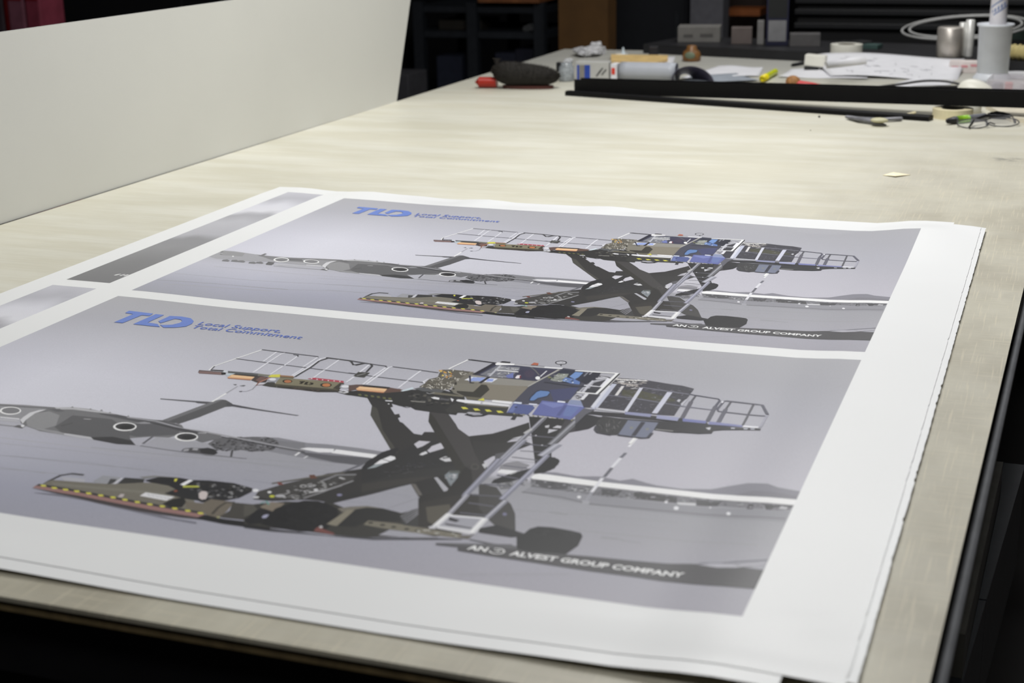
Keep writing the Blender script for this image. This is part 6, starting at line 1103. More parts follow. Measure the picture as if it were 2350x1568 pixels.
396,7988,1517,8025,1539,8029,1533,7992,1511;396,7842,1971,7797,1986,7799,1994,7844,1979;396,8194,1962,8214,1996,8220,1992,8200,1958;
398,7895,2258,7941,2250,7939,2242,7893,2250;396,7803,2137,7777,2173,7783,2177,7809,2141;398,8184,1912,8221,1933,8225,1925,8188,1904;
398,8088,1868,8083,1908,8091,1910,8096,1870;399,7528,1845,7575,1832,7573,1824,7526,1837;399,8274,2292,8304,2318,8310,2312,8280,2286;
327,8327,2277,8323,2316,8331,2316,8335,2277;399,8275,1459,8252,1498,8258,1502,8281,1463;327,8193,2198,8175,2236,8183,2240,8201,2202;
399,8251,1676,8287,1699,8291,1693,8255,1670;399,7700,1769,7737,1790,7741,1782,7704,1761;396,8189,1687,8183,1728,8191,1730,8197,1689;
397,7648,2230,7636,2269,7644,2271,7656,2232;396,7714,1876,7760,1862,7758,1854,7712,1868;398,7818,2119,7790,2153,7796,2159,7824,2125;
400,7724,1484,7698,1533,7706,1537,7732,1488;400,7582,1443,7648,1424,7646,1416,7580,1435;401,7507,1353,7498,1404,7506,1406,7515,1355;
400,7728,1306,7666,1334,7670,1342,7732,1314;401,7793,1329,7780,1380,7788,1382,7801,1331;400,7652,1451,7590,1479,7594,1487,7656,1459;
402,7476,1313,7455,1364,7463,1368,7484,1317;400,7548,1406,7584,1443,7590,1437,7554,1400;402,7531,1424,7596,1426,7596,1418,7531,1416;
400,7670,1534,7728,1548,7730,1540,7672,1526;403,7621,1348,7575,1392,7581,1398,7627,1354;403,7636,1329,7571,1353,7573,1361,7638,1337;
400,7538,1370,7473,1394,7475,1402,7540,1378;403,7795,1601,7733,1625,7735,1633,7797,1609;401,7679,1354,7617,1382,7621,1390,7683,1362;
402,7803,1440,7738,1463,7740,1471,7805,1448;403,7656,1501,7644,1551,7652,1553,7664,1503;402,7484,1340,7532,1368,7536,1360,7488,1332;
401,7756,1408,7822,1390,7820,1382,7754,1400;401,7765,1417,7831,1410,7831,1402,7765,1409;400,7584,1437,7542,1482,7548,1488,7590,1443;
403,7692,1345,7718,1387,7724,1383,7698,1341;403,7561,1392,7628,1381,7626,1373,7559,1384;400,7763,1522,7748,1571,7756,1573,7771,1524;
402,7482,1483,7538,1500,7540,1492,7484,1475;401,7588,1442,7563,1491,7571,1495,7596,1446;401,7555,1358,7600,1387,7604,1381,7559,1352;
402,7566,1386,7522,1430,7528,1436,7572,1392;403,7565,1409,7524,1455,7530,1461,7571,1415;402,7775,1402,7840,1398,7840,1390,7775,1394;
402,7765,1590,7719,1632,7725,1638,7771,1596;400,7731,1401,7680,1442,7686,1448,7737,1407;403,7532,1476,7599,1468,7599,1460,7532,1468;
403,7599,1414,7547,1452,7551,1458,7603,1420;400,7717,1418,7663,1455,7667,1461,7721,1424;402,7614,1357,7679,1359,7679,1351,7614,1349;
401,7624,1517,7687,1522,7687,1514,7624,1509;400,7675,1575,7740,1555,7738,1547,7673,1567;402,7570,1506,7622,1528,7626,1520,7574,1498;
400,7629,1423,7660,1461,7666,1455,7635,1417;402,7509,1341,7563,1362,7565,1354,7511,1333;403,7693,1316,7631,1343,7635,1351,7697,1324;
400,7736,1495,7704,1543,7710,1547,7742,1499;402,7699,1340,7765,1335,7765,1327,7699,1332;402,7791,1301,7836,1330,7840,1324,7795,1295;
402,7704,1478,7685,1528,7693,1530,7712,1480;402,7635,1406,7659,1448,7667,1444,7643,1402;401,7664,1537,7656,1587,7664,1589,7672,1539;
403,7690,1471,7626,1494,7628,1502,7692,1479;402,7708,1460,7755,1486,7759,1478,7712,1452;401,7725,1366,7671,1404,7675,1410,7729,1372;
403,7534,1398,7583,1425,7587,1417,7538,1390;403,7711,1313,7769,1328,7771,1320,7713,1305;403,7508,1431,7575,1424,7575,1416,7508,1423;
403,7668,1386,7715,1414,7719,1408,7672,1380;403,7702,1383,7672,1432,7678,1436,7708,1387;401,7711,1364,7683,1413,7691,1417,7719,1368;
400,7746,1565,7809,1569,7809,1561,7746,1557;403,7679,1402,7727,1428,7731,1420,7683,1394;400,7649,1534,7689,1567,7695,1561,7655,1528;
404,7469,1376,7824,1337,7820,1309,7465,1348;405,7528,1487,7777,1535,7781,1513,7532,1465;212,8306,1893,8310,1833,8339,1839,8342,1926;
406,8369,1976,8383,1827,8405,1762,8401,2053;407,7228,1909,7229,1755,7407,1793,7432,1936;113,7287,2042,7249,2065,7253,2071,7291,2048;
113,7298,1957,7324,1994,7330,1990,7304,1953;408,7215,2023,7258,2037,7260,2029,7217,2015;113,7272,1992,7302,2026,7308,2020,7278,1986;
113,7236,2103,7276,2123,7280,2115,7240,2095;113,7370,2039,7342,2074,7348,2080,7376,2045;113,7331,2091,7291,2109,7295,2117,7335,2099;
113,7245,2021,7214,2053,7220,2059,7251,2027;113,7348,2030,7389,2046,7391,2038,7350,2022;408,7210,2055,7254,2048,7252,2040,7208,2047;
113,7275,2081,7316,2100,7320,2092,7279,2073;113,7352,1947,7382,1981,7388,1975,7358,1941;113,7266,2071,7270,2116,7278,2116,7274,2071;
113,7332,2099,7326,2144,7334,2146,7340,2101;113,7351,1949,7384,1980,7390,1974,7357,1943;113,7272,2072,7316,2075,7316,2067,7272,2064;
409,8371,1650,8714,1717,8722,1691,8377,1622;409,8714,1717,8731,1762,8759,1760,8722,1691;409,8731,1762,8724,1958,8752,1958,8759,1760;
410,7824,1567,8372,1647,8376,1625,7828,1545;411,7533,1931,7832,1942,7836,1920,7533,1909;411,7832,1942,8396,2051,8400,2029,7836,1920;
411,8396,2051,8744,2081,8746,2059,8400,2029;412,7806,1573,7856,2381,7896,2379,7846,1571;413,8134,1629,8151,2344,8209,2342,8192,1627;
414,7477,1531,7506,2402,7564,2400,7535,1529;415,7449,1605,7482,2355,7522,2353,7489,1603;416,7600,1575,7618,1905,7652,1903,7634,1573;
249,8447,1672,8447,1870,8471,1870,8471,1672;417,8436,1871,8471,2446,8517,2444,8482,1869;418,8717,1945,8742,2437,8788,2435,8763,1943;
419,8841,2009,8858,2498,8904,2496,8887,2007;249,8854,1764,8852,2008,8876,2008,8878,1764;249,9100,1779,9110,2100,9134,2100,9124,1779;
249,9113,2113,9122,2462,9146,2462,9137,2113;420,8805,1760,9108,1782,9110,1748,8807,1726;420,9108,1782,9191,1780,9219,1760,9110,1748;
420,9191,1780,9299,2067,9331,2055,9219,1760;421,8795,1736,8776,1770,8802,1772,8817,1750;421,8776,1770,8767,2033,8793,2031,8802,1772;
421,8767,2033,8797,2106,8813,2084,8793,2031;421,8797,2106,8878,2115,8880,2089,8813,2084;421,8878,2115,9125,2126,9125,2100,8880,2089;
421,9125,2126,9311,2121,9311,2095,9125,2100;422,9299,2075,9304,2464,9332,2464,9327,2075;423,8769,1806,8777,1760,8794,1776,8789,1835;
424,6943,1215,7448,1173,7446,1139,6941,1181;348,7413,1165,7396,1922,7460,1924,7477,1167;425,7447,1162,7429,1919,7453,1919,7471,1162;
426,7424,1897,7193,1908,7195,1942,7426,1931;427,7198,1689,7405,1678,7375,1660,7198,1655;427,7405,1678,7408,1355,7374,1365,7375,1660;
427,7408,1355,7292,1311,7282,1345,7374,1365;428,7251,1417,7378,1410,7376,1382,7249,1389;429,7232,1483,7231,1657,7265,1657,7266,1483;
429,7231,1657,7238,1901,7272,1899,7265,1657;423,7297,1942,7299,2150,7339,2150,7337,1942;430,7249,1319,7371,1328,7377,1306,7251,1295;
430,7371,1328,7396,1363,7414,1349,7377,1306;47,7528,2346,7860,2357,7887,2419,7557,2408;428,7545,2356,7569,2414,7577,2410,7553,2352;
428,7562,2356,7585,2415,7593,2411,7570,2352;428,7578,2357,7601,2415,7609,2411,7586,2353;428,7594,2358,7617,2416,7625,2412,7602,2354;
428,7610,2358,7633,2416,7641,2412,7618,2354;428,7626,2359,7649,2417,7657,2413,7634,2355;428,7643,2360,7666,2418,7674,2414,7651,2356;
428,7659,2360,7682,2418,7690,2414,7667,2356;428,7675,2361,7698,2419,7706,2415,7683,2357;428,7691,2362,7714,2420,7722,2416,7699,2358;
428,7707,2362,7730,2420,7738,2416,7715,2358;428,7723,2363,7746,2421,7754,2417,7731,2359;428,7740,2364,7762,2422,7770,2418,7748,2360;
428,7756,2364,7778,2422,7786,2418,7764,2360;428,7772,2365,7794,2423,7802,2419,7780,2361;428,7788,2366,7810,2423,7818,2419,7796,2362;
428,7804,2366,7826,2424,7834,2420,7812,2362;428,7820,2367,7842,2425,7850,2421,7828,2363;428,7836,2368,7858,2425,7866,2421,7844,2364;
428,7852,2368,7874,2426,7882,2422,7860,2364;336,7474,2476,7865,2439,8426,2410,8760,2451,8794,2522,8508,2523,7901,2566,7472,2561;
431,7876,2380,8162,2376,8168,2471,7889,2460;432,8219,2387,8460,2400,8468,2507,8238,2492;433,8500,2416,8754,2426,8763,2504,8522,2505;
434,8782,2431,9131,2449,9143,2504,8794,2522;435,9141,2452,9298,2450,9302,2494,9147,2503;
436,7459,2813,7514,2576,7648,2618,8283,2560,8508,2523,8794,2522,9130,2529,9330,2502,9335,2553,9233,2563,8979,2640,8886,2693,8886,2771,8766,2819,8595,2836,8511,2853,8310,2832,8226,2684,7796,2709,7699,2846,7662,2991,7552,3104;
437,9034,2550,9076,2543,9080,2579,9042,2585;437,9161,2530,9203,2522,9206,2558,9168,2564;437,9229,2517,9271,2512,9274,2548,9236,2552;
220,8792,2629,8837,2595,8847,2678,8824,2672;438,8314,2825,8500,2823,8500,2799,8314,2801;
439,7684,2797,7683,2579,7949,2606,7980,2651,7992,3071,7914,3108,7774,3061,7731,2996;146,7749,2837,7733,2877,7741,2881,7757,2841;
146,7897,2808,7934,2851,7940,2845,7903,2802;440,7891,2880,7873,2915,7881,2919,7899,2884;146,7909,2861,7891,2895,7899,2899,7917,2865;
441,7724,2856,7762,2894,7768,2888,7730,2850;441,7775,2919,7782,3001,7790,3001,7783,2919;441,7812,2775,7834,2873,7842,2871,7820,2773;
146,7882,2629,7907,2729,7915,2727,7890,2627;146,7763,2856,7748,2897,7756,2899,7771,2858;146,7775,2935,7779,3012,7787,3012,7783,2935;
440,7884,2915,7922,2991,7930,2987,7892,2911;440,7679,2739,7713,2755,7717,2747,7683,2731;146,7804,2697,7839,2722,7843,2716,7808,2691;
441,7786,2795,7818,2891,7826,2889,7794,2793;440,7823,2669,7860,2758,7868,2754,7831,2665;441,7810,2822,7840,2826,7842,2818,7812,2814;
440,7859,2932,7875,3024,7883,3022,7867,2930;441,7905,2680,7904,2753,7912,2753,7913,2680;441,7902,2807,7941,2864,7947,2860,7908,2803;
441,7831,2945,7866,3034,7874,3032,7839,2943;440,7884,2838,7897,2928,7905,2926,7892,2836;146,7758,2852,7796,2937,7804,2933,7766,2848;
440,7788,2681,7799,2770,7807,2770,7796,2681;146,7900,2925,7921,3020,7929,3018,7908,2923;441,7877,2840,7915,2919,7923,2915,7885,2836;
442,7697,2898,7715,3002,7747,2990,7731,2892;442,7715,3002,7770,3088,7786,3058,7747,2990;442,7770,3088,7927,3120,7933,3086,7786,3058;
443,7996,3082,7973,2626,8292,2611,8306,2950,8297,3081,8248,3096;444,8117,2636,8127,3062,8173,3060,8163,2634;
445,7995,3099,8248,3113,8248,3079,7997,3065;445,8248,3113,8320,3080,8288,3068,8248,3079;445,8320,3080,8325,2924,8291,2924,8288,3068;
446,8089,2832,8091,2853,8085,2868,8072,2872,8059,2863,8049,2844,8048,2823,8054,2807,8066,2803,8080,2813;
447,8253,2822,8254,2844,8248,2859,8236,2862,8222,2853,8213,2834,8211,2813,8218,2798,8230,2794,8244,2803;348,8166,3114,8161,3287,8195,3289,8200,3116;
448,7411,2664,7424,2407,7552,2424,7506,2579,7490,2912;449,587,708,574,600,948,602,961,712,850,722,823,1117,699,1120,718,718;
449,992,611,1115,605,1107,977,1262,990,1366,1093,978,1110,976,1020;
449,1202,878,1208,615,1362,586,1519,611,1629,718,1670,827,1661,964,1563,1048,1421,1100,1307,1006,1343,1008,1452,951,1500,847,1489,768,1426,709,1339,712,1276,944'''
def load_art():
    cols, polys = [], []
    for rec in ART.replace('\n', '').split(';'):
        a = rec.split(','); cols.append(PALETTE[int(a[0])])
        q = [int(v)/1e4 for v in a[1:]]; polys.append(list(zip(q[::2], q[1::2])))
    return cols, polys
COLS, POLYS = load_art()
NLOGO = 3                                        # the last three outlines are the blue logo
def clip_uv(p, u0=0, u1=1, v0=0, v1=H):
    for ax, lim, sg in ((0, u0, 1), (0, u1, -1), (1, v0, 1), (1, v1, -1)):
        o = []
        for i in range(len(p)):
            a, b = p[i-1], p[i]; da, db = (a[ax]-lim)*sg, (b[ax]-lim)*sg
            if (da < 0) != (db < 0):
                t = da/(da-db); o.append((a[0]+(b[0]-a[0])*t, a[1]+(b[1]-a[1])*t))
            if db >= 0: o.append(b)
        p = o
        if len(p) < 3: return None
    return p
def picture(parent, y0, lab):
    """one printed picture whose top left corner is at (0, y0)"""
    base = []
    nu, nv = 40, len(VS)*3-3
    vv = []
    for j in range(len(VS)-1): vv += [VS[j]+(VS[j+1]-VS[j])*k/3 for k in range(3)]
    vv.append(H)
    for i in range(nu):
        for j in range(len(vv)-1): base.append([(i/nu, y0-vv[j]), ((i+1)/nu, y0-vv[j]), ((i+1)/nu, y0-vv[j+1]), (i/nu, y0-vv[j+1])])
    nb = len(base)
    pic = drape(base, .00006, 0, 'printed_picture', INK, parent, lambda n, x, y: ink(grad(SKY, US, VS, x, y0-y)))
    pic['label'] = lab
    sh, cs = [], []
    for c, p in zip(COLS[:-NLOGO], POLYS[:-NLOGO]):
        q = clip_uv(p)
        if q: sh.append([(u, y0-v) for u, v in q]); cs.append(ink(c))
    drape(sh, .00008, 2.2e-7, 'loader_and_aircraft_print', INK, pic, lambda n, x, y: cs[n])['label'] = 'olive scissor lift loader before a grey aircraft'
    blue = ink((92, 120, 200))
    drape([[(u, y0-v) for u, v in p] for p in POLYS[-NLOGO:]], .00055, 0, 'logo', INK, pic, lambda n, x, y: blue)['label'] = 'blue slanted letters TLD'
    tx = [[(.1752+a, y0-.0834+b) for a, b in f] for f in text_polys('Local Support,', .1190, .0138, .0, .006)]
    tx += [[(.1750+a, y0-.0998+b) for a, b in f] for f in text_polys('Total Commitment', .1565, .0130, .0, .006)]
    bt = ink((84, 108, 196))
    drape(tx, .00055, 0, 'slogan_lettering', INK, pic, lambda n, x, y: bt)['label'] = 'blue words Local Support, Total Commitment'
    wt = [[(.7553+a, y0-.6090+b) for a, b in f] for f in text_polys('AN', .0170, .0089, 0, .03)]
    wt += [[(.7930+a, y0-.6090+b) for a, b in f] for f in text_polys('ALVEST GROUP COMPANY', .1475, .0089, 0, .03)]
    def ring(cx, cy, rx, ry, t, a0, a1, n=24):
        o = []
        for k in range(n):
            p, q = a0+(a1-a0)*k/n, a0+(a1-a0)*(k+1)/n
            o.append([(cx+rx*math.cos(p), cy+ry*math.sin(p)), (cx+rx*math.cos(q), cy+ry*math.sin(q)), (cx+(rx-t)*math.cos(q), cy+(ry-t)*math.sin(q)), (cx+(rx-t)*math.cos(p), cy+(ry-t)*math.sin(p))])
        return o
    wt += ring(.7810, y0-.6050, .0068, .0058, .0013, -2.9, 2.3)
    wt += [[(.7770, y0-.6040), (.7815, y0-.6062), (.7870, y0-.6010), (.7835, y0-.6040), (.7822, y0-.6025), (.7805, y0-.6045)]]
    ww = ink((226, 226, 228))
    drape(wt, .00055, 0, 'caption_lettering', INK, pic, lambda n, x, y: ww)['label'] = 'white words AN ALVEST GROUP COMPANY'
    return pic
def outline(x0, x1, y0, y1, rag=.0005, n=220, notch=None):
    """sheet outline, its right edge slightly ragged where it was torn"""
    p = [(x0, y0), (x1, y0)]
    for k in range(1, n): p.append((x1 - rnd.random()*rag - (rag*1.4 if rnd.random() < .08 else 0), y0+(y1-y0)*k/n))
    p += [(x1, y1), (x0, y1)]; return p
def under(k): return lambda x, y: hcache(x, y) - .0006*k
G_ = 'stacked poster sheets'
sheet = drape([outline(-.052, 1.0875, -.747, .752)], 0, 0, 'poster_sheet', PAPER)
tag(sheet, 'topmost white poster sheet showing both full loader pictures', 'poster', G_)
picture(sheet, GH, 'far printed picture of the aircraft loader')
picture(sheet, 0.0, 'near printed picture of the aircraft loader')
# the sheet below sticks out at the left: strips of its two pictures show
s2 = drape([outline(-.168, 1.045, -.765, .768)], 0, 0, 'poster_sheet', PAPER, sheet_fn=under(1))
tag(s2, 'second poster sheet sticking out at left with two narrow picture strips', 'poster', G_)
SV = [0, .06, .12, .17, .2, .26, .36, .39, .45, .55, .6657]
SC = [(176,176,186),(162,162,172),(196,196,206),(200,200,208),(150,150,158),(168,168,176),(160,160,168),(126,126,132),(128,128,133),(112,112,116),(104,104,108)]
def strip(y0, lab):
    pol = []
    for i in range(10):
        for j in range(40): pol.append([(-.126+i*.02, y0-j*H/40), (-.106+i*.02, y0-j*H/40), (-.106+i*.02, y0-(j+1)*H/40), (-.126+i*.02, y0-(j+1)*H/40)])
    def cf(n, x, y):
        v = y0-y + .012*math.sin(x*60) + .006*math.sin(x*130+y*40); v = min(max(v, 0), H-1e-6); j = max(k for k in range(len(SV)-1) if SV[k] <= v); t = (v-SV[j])/(SV[j+1]-SV[j])
        return ink([SC[j][c]*(1-t)+SC[j+1][c]*t for c in range(3)])
    o = drape(pol, .00006, 0, 'printed_strip', INK, s2, cf, under(1)); o['label'] = lab; return o
st1 = strip(.7235, 'far strip of grey sky and dark asphalt'); strip(.026, 'near strip of cloudy grey sky')
ww = ink((226, 226, 228))
drape([[(-.0745, .0985), (-.0705, .0985), (-.0675, .1075), (-.0700, .1075), (-.0705, .1045), (-.0725, .1045)], [(-.0655, .0985), (-.0625, .0985), (-.0600, .1075), (-.0630, .1075)], [(-.0590, .0985), (-.0560, .0985), (-.0540, .1075), (-.0575, .1075)]], .0001, 0, 'caption_lettering', INK, st1, lambda n, x, y: ww, under(1))
s3 = drape([outline(-.163, 1.0945, -.738, .757, .0007)], 0, 0, 'poster_sheet', PAPER, sheet_fn=under(2))
tag(s3, 'third poster sheet whose bare corner sticks out at the far right', 'poster', G_)
# ---------------------------------------------------------------- the white board along the table's left edge
def board_x(y): return -.490 + (y-.37)*.0195
bm = B(); y0, y1 = -.75, 1.945; t = .010; hgt = .316
vs = []
for dx in (0, -t):
    vs.append([bm.verts.new((board_x(y)+dx, y, z)) for y, z in ((y0, TZ), (y1, TZ), (y1+.135, TZ+hgt), (y0, TZ+hgt))])
a, b = vs
bm.faces.new(a); bm.faces.new(list(reversed(b)))
for i in range(4): bm.faces.new((a[i], b[i], b[(i+1) % 4], a[(i+1) % 4]))
bmesh.ops.recalc_face_normals(bm, faces=bm.faces)
bd = obj('white_board', bm, mat('white_board_face', (206, 206, 200), .42, var=.02, scale=3), base=(board_x(.6), .6, TZ))
tag(bd, 'long smooth white board standing on edge along the left side of the table', 'board')

# ---------------------------------------------------------------- things on the table
steel = mat('bright_steel', (236, 236, 232), .3, .25)
satin = mat('satin_black_profile', (8, 8, 10), .55, var=.15, spec=.2)
white = mat('white_plastic', (232, 230, 218), .4, var=.03)
cream = mat('cream_tape', (222, 212, 176), .55, var=.06)
office = mat('white_office_paper', (226, 226, 230), .6, var=.03)
def beam(name, a, b, w_, h_, label, cat, lip=.004):
    """a long channel: floor plate with an upright back flange"""
    a, b = Vector(a), Vector(b); d = (b-a).normalized(); n = Vector((-d.y, d.x, 0)).normalized(); up = Vector((0, 0, 1))
    bm = B()
    prof = [(0, 0), (w_, 0), (w_, h_), (w_-lip, h_), (w_-lip, lip), (lip, lip), (lip, h_*1.0), (0, h_*1.0)]
    r = [[bm.verts.new(p + n*u + up*v) for u, v in prof] for p in (a, b)]
    for i in range(len(prof)): j = (i+1) % len(prof); bm.faces.new((r[0][i], r[0][j], r[1][j], r[1][i]))
    bm.faces.new(r[0]); bm.faces.new(list(reversed(r[1]))); bmesh.ops.recalc_face_normals(bm, faces=bm.faces)
    return tag(obj(name, bm, satin, base=a), label, cat)
# upper channel rests on the tape roll at the right, lower flat strip lies on the table
beam('black_channel', (-.047, 2.190, TZ+.001), (1.34, 1.902, .0297), .040, .0375, 'long black metal channel lying across the table on top of a flat strip', 'metal bar')
bm = B(); a, b = Vector((-.060, 2.150, TZ)), Vector((.903, 1.905, TZ)); d = (b-a).normalized(); n = Vector((-d.y, d.x, 0))
prof = [(0, 0), (.030, 0), (.030, .011), (.016, .0125), (.002, .012), (0, .010)]
r = [[bm.verts.new(p+n*u+Vector((0, 0, v))) for u, v in prof] for p in (a, b)]
for i in range(6): j = (i+1) % 6; bm.faces.new((r[0][i], r[0][j], r[1][j], r[1][i]))
bm.faces.new(r[0]); bm.faces.new(list(reversed(r[1]))); bmesh.ops.recalc_face_normals(bm, faces=bm.faces)
tag(obj('black_strip', bm, satin, base=a), 'thin flat black strip lying on the table beneath the long black channel', 'metal strip')

# brush with red handle
def bk(x): return (1-min(.999, abs(x))**3.6)**.5/max(.05, (1-x*x)**.5)*(1-.17*(x+.6) if x > -.6 else 1)
bc = at(1207, 203); br = thing('hand_brush', 'dark bristle hand brush with a short red ridged handle', 'brush', bc)
ax = Vector((1, .16, 0)).normalized(); ay = Vector((-.16, 1, 0)).normalized()
bm = B(); bmesh.ops.create_uvsphere(bm, u_segments=32, v_segments=16, radius=1)
for v in bm.verts:
    x, y, z = v.co; xx = x*.094; k = 1-.28*max(0, x); xx = x*.094; k = bk(x); v.co = bc + ax*xx + ay*(y*.034*k) + Vector((0, 0, .038+z*.034*k - .006*x))
obj('brush_core', bm, mat('dark_bristle_mass', (30, 27, 23), .9, var=.4, scale=200), br, True)
bm = B()
for _ in range(3600):
    th = rnd.uniform(0, math.pi); ph = rnd.uniform(-math.pi*.12, math.pi*1.12)
    x = math.cos(th); s = math.sin(th); y, z = s*math.cos(ph), s*math.sin(ph); k = bk(x)
    p = bc + ax*(x*.094) + ay*(y*.034*k) + Vector((0, 0, .038+z*.034*k-.006*x))
    d = (ax*x*.5 + ay*y + Vector((0, 0, z+.1)) + ax*rnd.uniform(-.5, .5)).normalized(); l = rnd.uniform(.002, .0075)
    q = p+d*l; sd = d.cross(Vector((rnd.uniform(-1, 1), rnd.uniform(-1, 1), 1))).normalized()*.0006
    f = bm.faces.new([bm.verts.new(p-sd-d*.003), bm.verts.new(p+sd-d*.003), bm.verts.new(q)])
o = obj('bristles', bm, mat('dark_brown_bristles', (44, 39, 32), .8, var=.4, scale=300), br); o['kind'] = 'stuff'
bm = B()
for i in range(12):
    f0 = bc - ax*.078 + Vector((0, 0, .070)) + Vector((rnd.uniform(-.003, .003), 0, 0)); tube(bm, [f0-Vector((0, 0, .008)), f0+Vector((rnd.uniform(-.01, .006), 0, .006)), f0+Vector((rnd.uniform(-.014, .012), 0, .012))], .0006, 4)
o = obj('bristles', bm, MATS['dark_brown_bristles'], br); o['kind'] = 'stuff'
bm = B(); n = 24
bmesh.ops.create_cone(bm, cap_ends=True, segments=28, radius1=1, radius2=1, depth=1)
for v in bm.verts: v.co = bc + ax*(v.co.x*.072+.006) + ay*(v.co.y*.022) + Vector((0, 0, .0045+v.co.z*.009))
obj('brush_back', bm, mat('dark_red_wood', (70, 30, 24), .5), br)
bm = B(); h0 = bc - ax*.082 + Vector((0, 0, .0165)); pts = []; rs = []
for i in range(40):
    t = i/39; pts.append(h0 - ax*(t*.062)); rs.append(.0145 + .0011*math.cos(t*64) if t < .8 else .0145*(1-(t-.8)/.2*.92))
tube(bm, pts, rs, 20); obj('handle', bm, mat('red_plastic', (168, 40, 26), .35, var=.08), br, True)

# small packages left of the roll
def thing_box(name, c, s, rz, m, label, cat, bev=.001, group=None):
    bm = B(); box(bm, (c[0], c[1], c[2]+s[2]/2), s, rz, bev); o = obj(name, bm, m, base=Vector(c)); return tag(o, label, cat, group)
c = at(1300, 186); jar = thing('clear_jar', 'small clear plastic jar with crumpled foil and black cap behind the brush', 'jar', c)
clear = mat('clear_grey_plastic', (176, 182, 186), .25, var=.25, scale=120, trans=.35)
bm = B(); lathe(bm, c, [(.020, 0), (.022, .004), (.022, .040), (.016, .046), (.017, .052)], 24); obj('jar_body', bm, clear, jar, True)
bm = B(); box(bm, c+Vector((-.022, 0, .040)), (.014, .016, .026), .1, .002); obj('cap', bm, black, jar)
c = at(1362, 184); pk = thing('small_carton', 'small white carton with blue stripes and grey marks next to the clear jar', 'box', c)
bm = B(); box(bm, c+Vector((.0, 0, .027)), (.098, .040, .054), .05, .0015); obj('carton_body', bm, mat('grey_white_card', (188, 188, 184), .5, var=.05), pk)
cb = mat('blue_print', (42, 74, 170), .5)
Rz = Matrix.Rotation(.05, 3, 'Z')
def face_patch(parent, c, off, w_, h_, m, name, rz=.05, dep=.0208):
    bm = B(); M3 = Matrix.Rotation(rz, 3, 'Z'); box(bm, Vector(c)+M3 @ Vector((off[0], -dep, off[1])), (w_, .0012, h_), rz); return obj(name, bm, m, parent)
face_patch(pk, c, (-.040, .024), .006, .042, cb, 'blue_stripe'); face_patch(pk, c, (-.013, .024), .016, .042, cb, 'blue_stripe')
face_patch(pk, c, (-.028, .024), .016, .042, mat('warm_grey_print', (138, 134, 128), .5), 'grey_stripe')
gm = mat('dark_grey_print', (96, 96, 96), .5)
for k, (x, z) in enumerate(((.020, .022), (.026, .030), (.036, .026))):
    bm = B(); box(bm, c+Rz @ Vector((x, -.0208, z)), (.004, .0012, .020), .05, ry=.7); obj('printed_mark', bm, gm, pk)
c = at(1412, 184); sb = thing('red_marked_box', 'narrow white box end with a red mark between carton and grey roll', 'box', c)
bm = B(); box(bm, c+Vector((0, 0, .024)), (.018, .04, .048), .05, .001); obj('box_body', bm, office, sb)
face_patch(sb, c, (-.001, .028), .010, .018, mat('red_print', (214, 60, 40), .5), 'red_mark')

# grey rolled sheet with curling dark inner end
c0, c1 = at(1420, 186), at(1548, 189); rr = .026
rl = thing('rolled_grey_sheet', 'rolled pale grey sheet with a dark curled end behind the black channel', 'paper roll', c0)
d = (c1-c0).normalized(); nn = Vector((-d.y, d.x, 0))
bm = B()
def rollf(u, v):
    th = -math.pi/2 + v*2*math.pi*1.15; r_ = rr*(1-.10*v); return c0 + d*((c1-c0).length*u) + nn*(rr+r_*math.cos(th)) + Vector((0, 0, rr+r_*math.sin(th)))
surf(bm, rollf, 8, 48); o = obj('sheet_roll', bm, mat('pale_grey_vinyl', (172, 176, 184), .45, var=.03), rl, True); solid(o, .0006)
bm = B()
def curlf(u, v):                                 # an open half cone, its dark inside towards the front
    th = math.pi*(1.0-v); k = 1-.70*u; cx_ = c1 + d*(.040-.028*u)
    return cx_ + d*(.046*k*math.cos(th)+.030*v*v*k) + nn*(-.010+.085*u) + Vector((0, 0, .0008+.046*k*max(0, math.sin(th))**.8))
surf(bm, curlf, 14, 24); o = obj('curled_end', bm, mat('dark_violet_vinyl', (66, 62, 82), .35, var=.1), rl, True); solid(o, .0006)

# loose papers in the middle
def paper(name, corners, label, wob=.002, m=office, zz=.0006, n=14, cat='paper', lift=None):
    """corners: far left, far right, near right, near left in world x, y"""
    bm = B(); A, Bq, Cq, D = [Vector((p[0], p[1], 0)) for p in corners]; ph = rnd.uniform(0, 6)
    def f(u, v):
        p = (A*(1-u)+Bq*u)*(1-v)+(D*(1-u)+Cq*u)*v; z = TZ+zz+wob*(1+math.sin(u*7+ph)*math.cos(v*4+ph))*.5
        if lift: z += lift(u, v)
        return Vector((p.x, p.y, z))
    surf(bm, f, n, n); o = solid(obj(name, bm, m, base=Vector((A.x, A.y, TZ)), smooth=True), .0004); return tag(o, label, cat, 'loose sheets of paper')
A_ = lambda px, py, z=TZ: tuple(at(px, py, z))[:2]
paper('paper_sheet', [A_(1650, 152), A_(1752, 156), A_(1742, 176), A_(1560, 182)], 'lilac white sheet of paper lying left of the yellow marker', .004)
paper('paper_sheet', [A_(1590, 176), A_(1690, 172), A_(1745, 188), A_(1560, 192)], 'grey blue sheet of paper just behind the black channel', .003, mat('grey_blue_paper', (150, 157, 166), .6), .003)
paper('paper_sheet', [A_(1405, 128), A_(1550, 131), A_(1542, 152), A_(1400, 152)], 'white sheet lying under the tan wooden offcut', .0006)
bm = B(); q = [A_(1402, 132), A_(1533, 134), A_(1532, 143), A_(1508, 150), A_(1440, 149), A_(1402, 148)]; prism(bm, q, TZ+.0028, TZ+.0105)
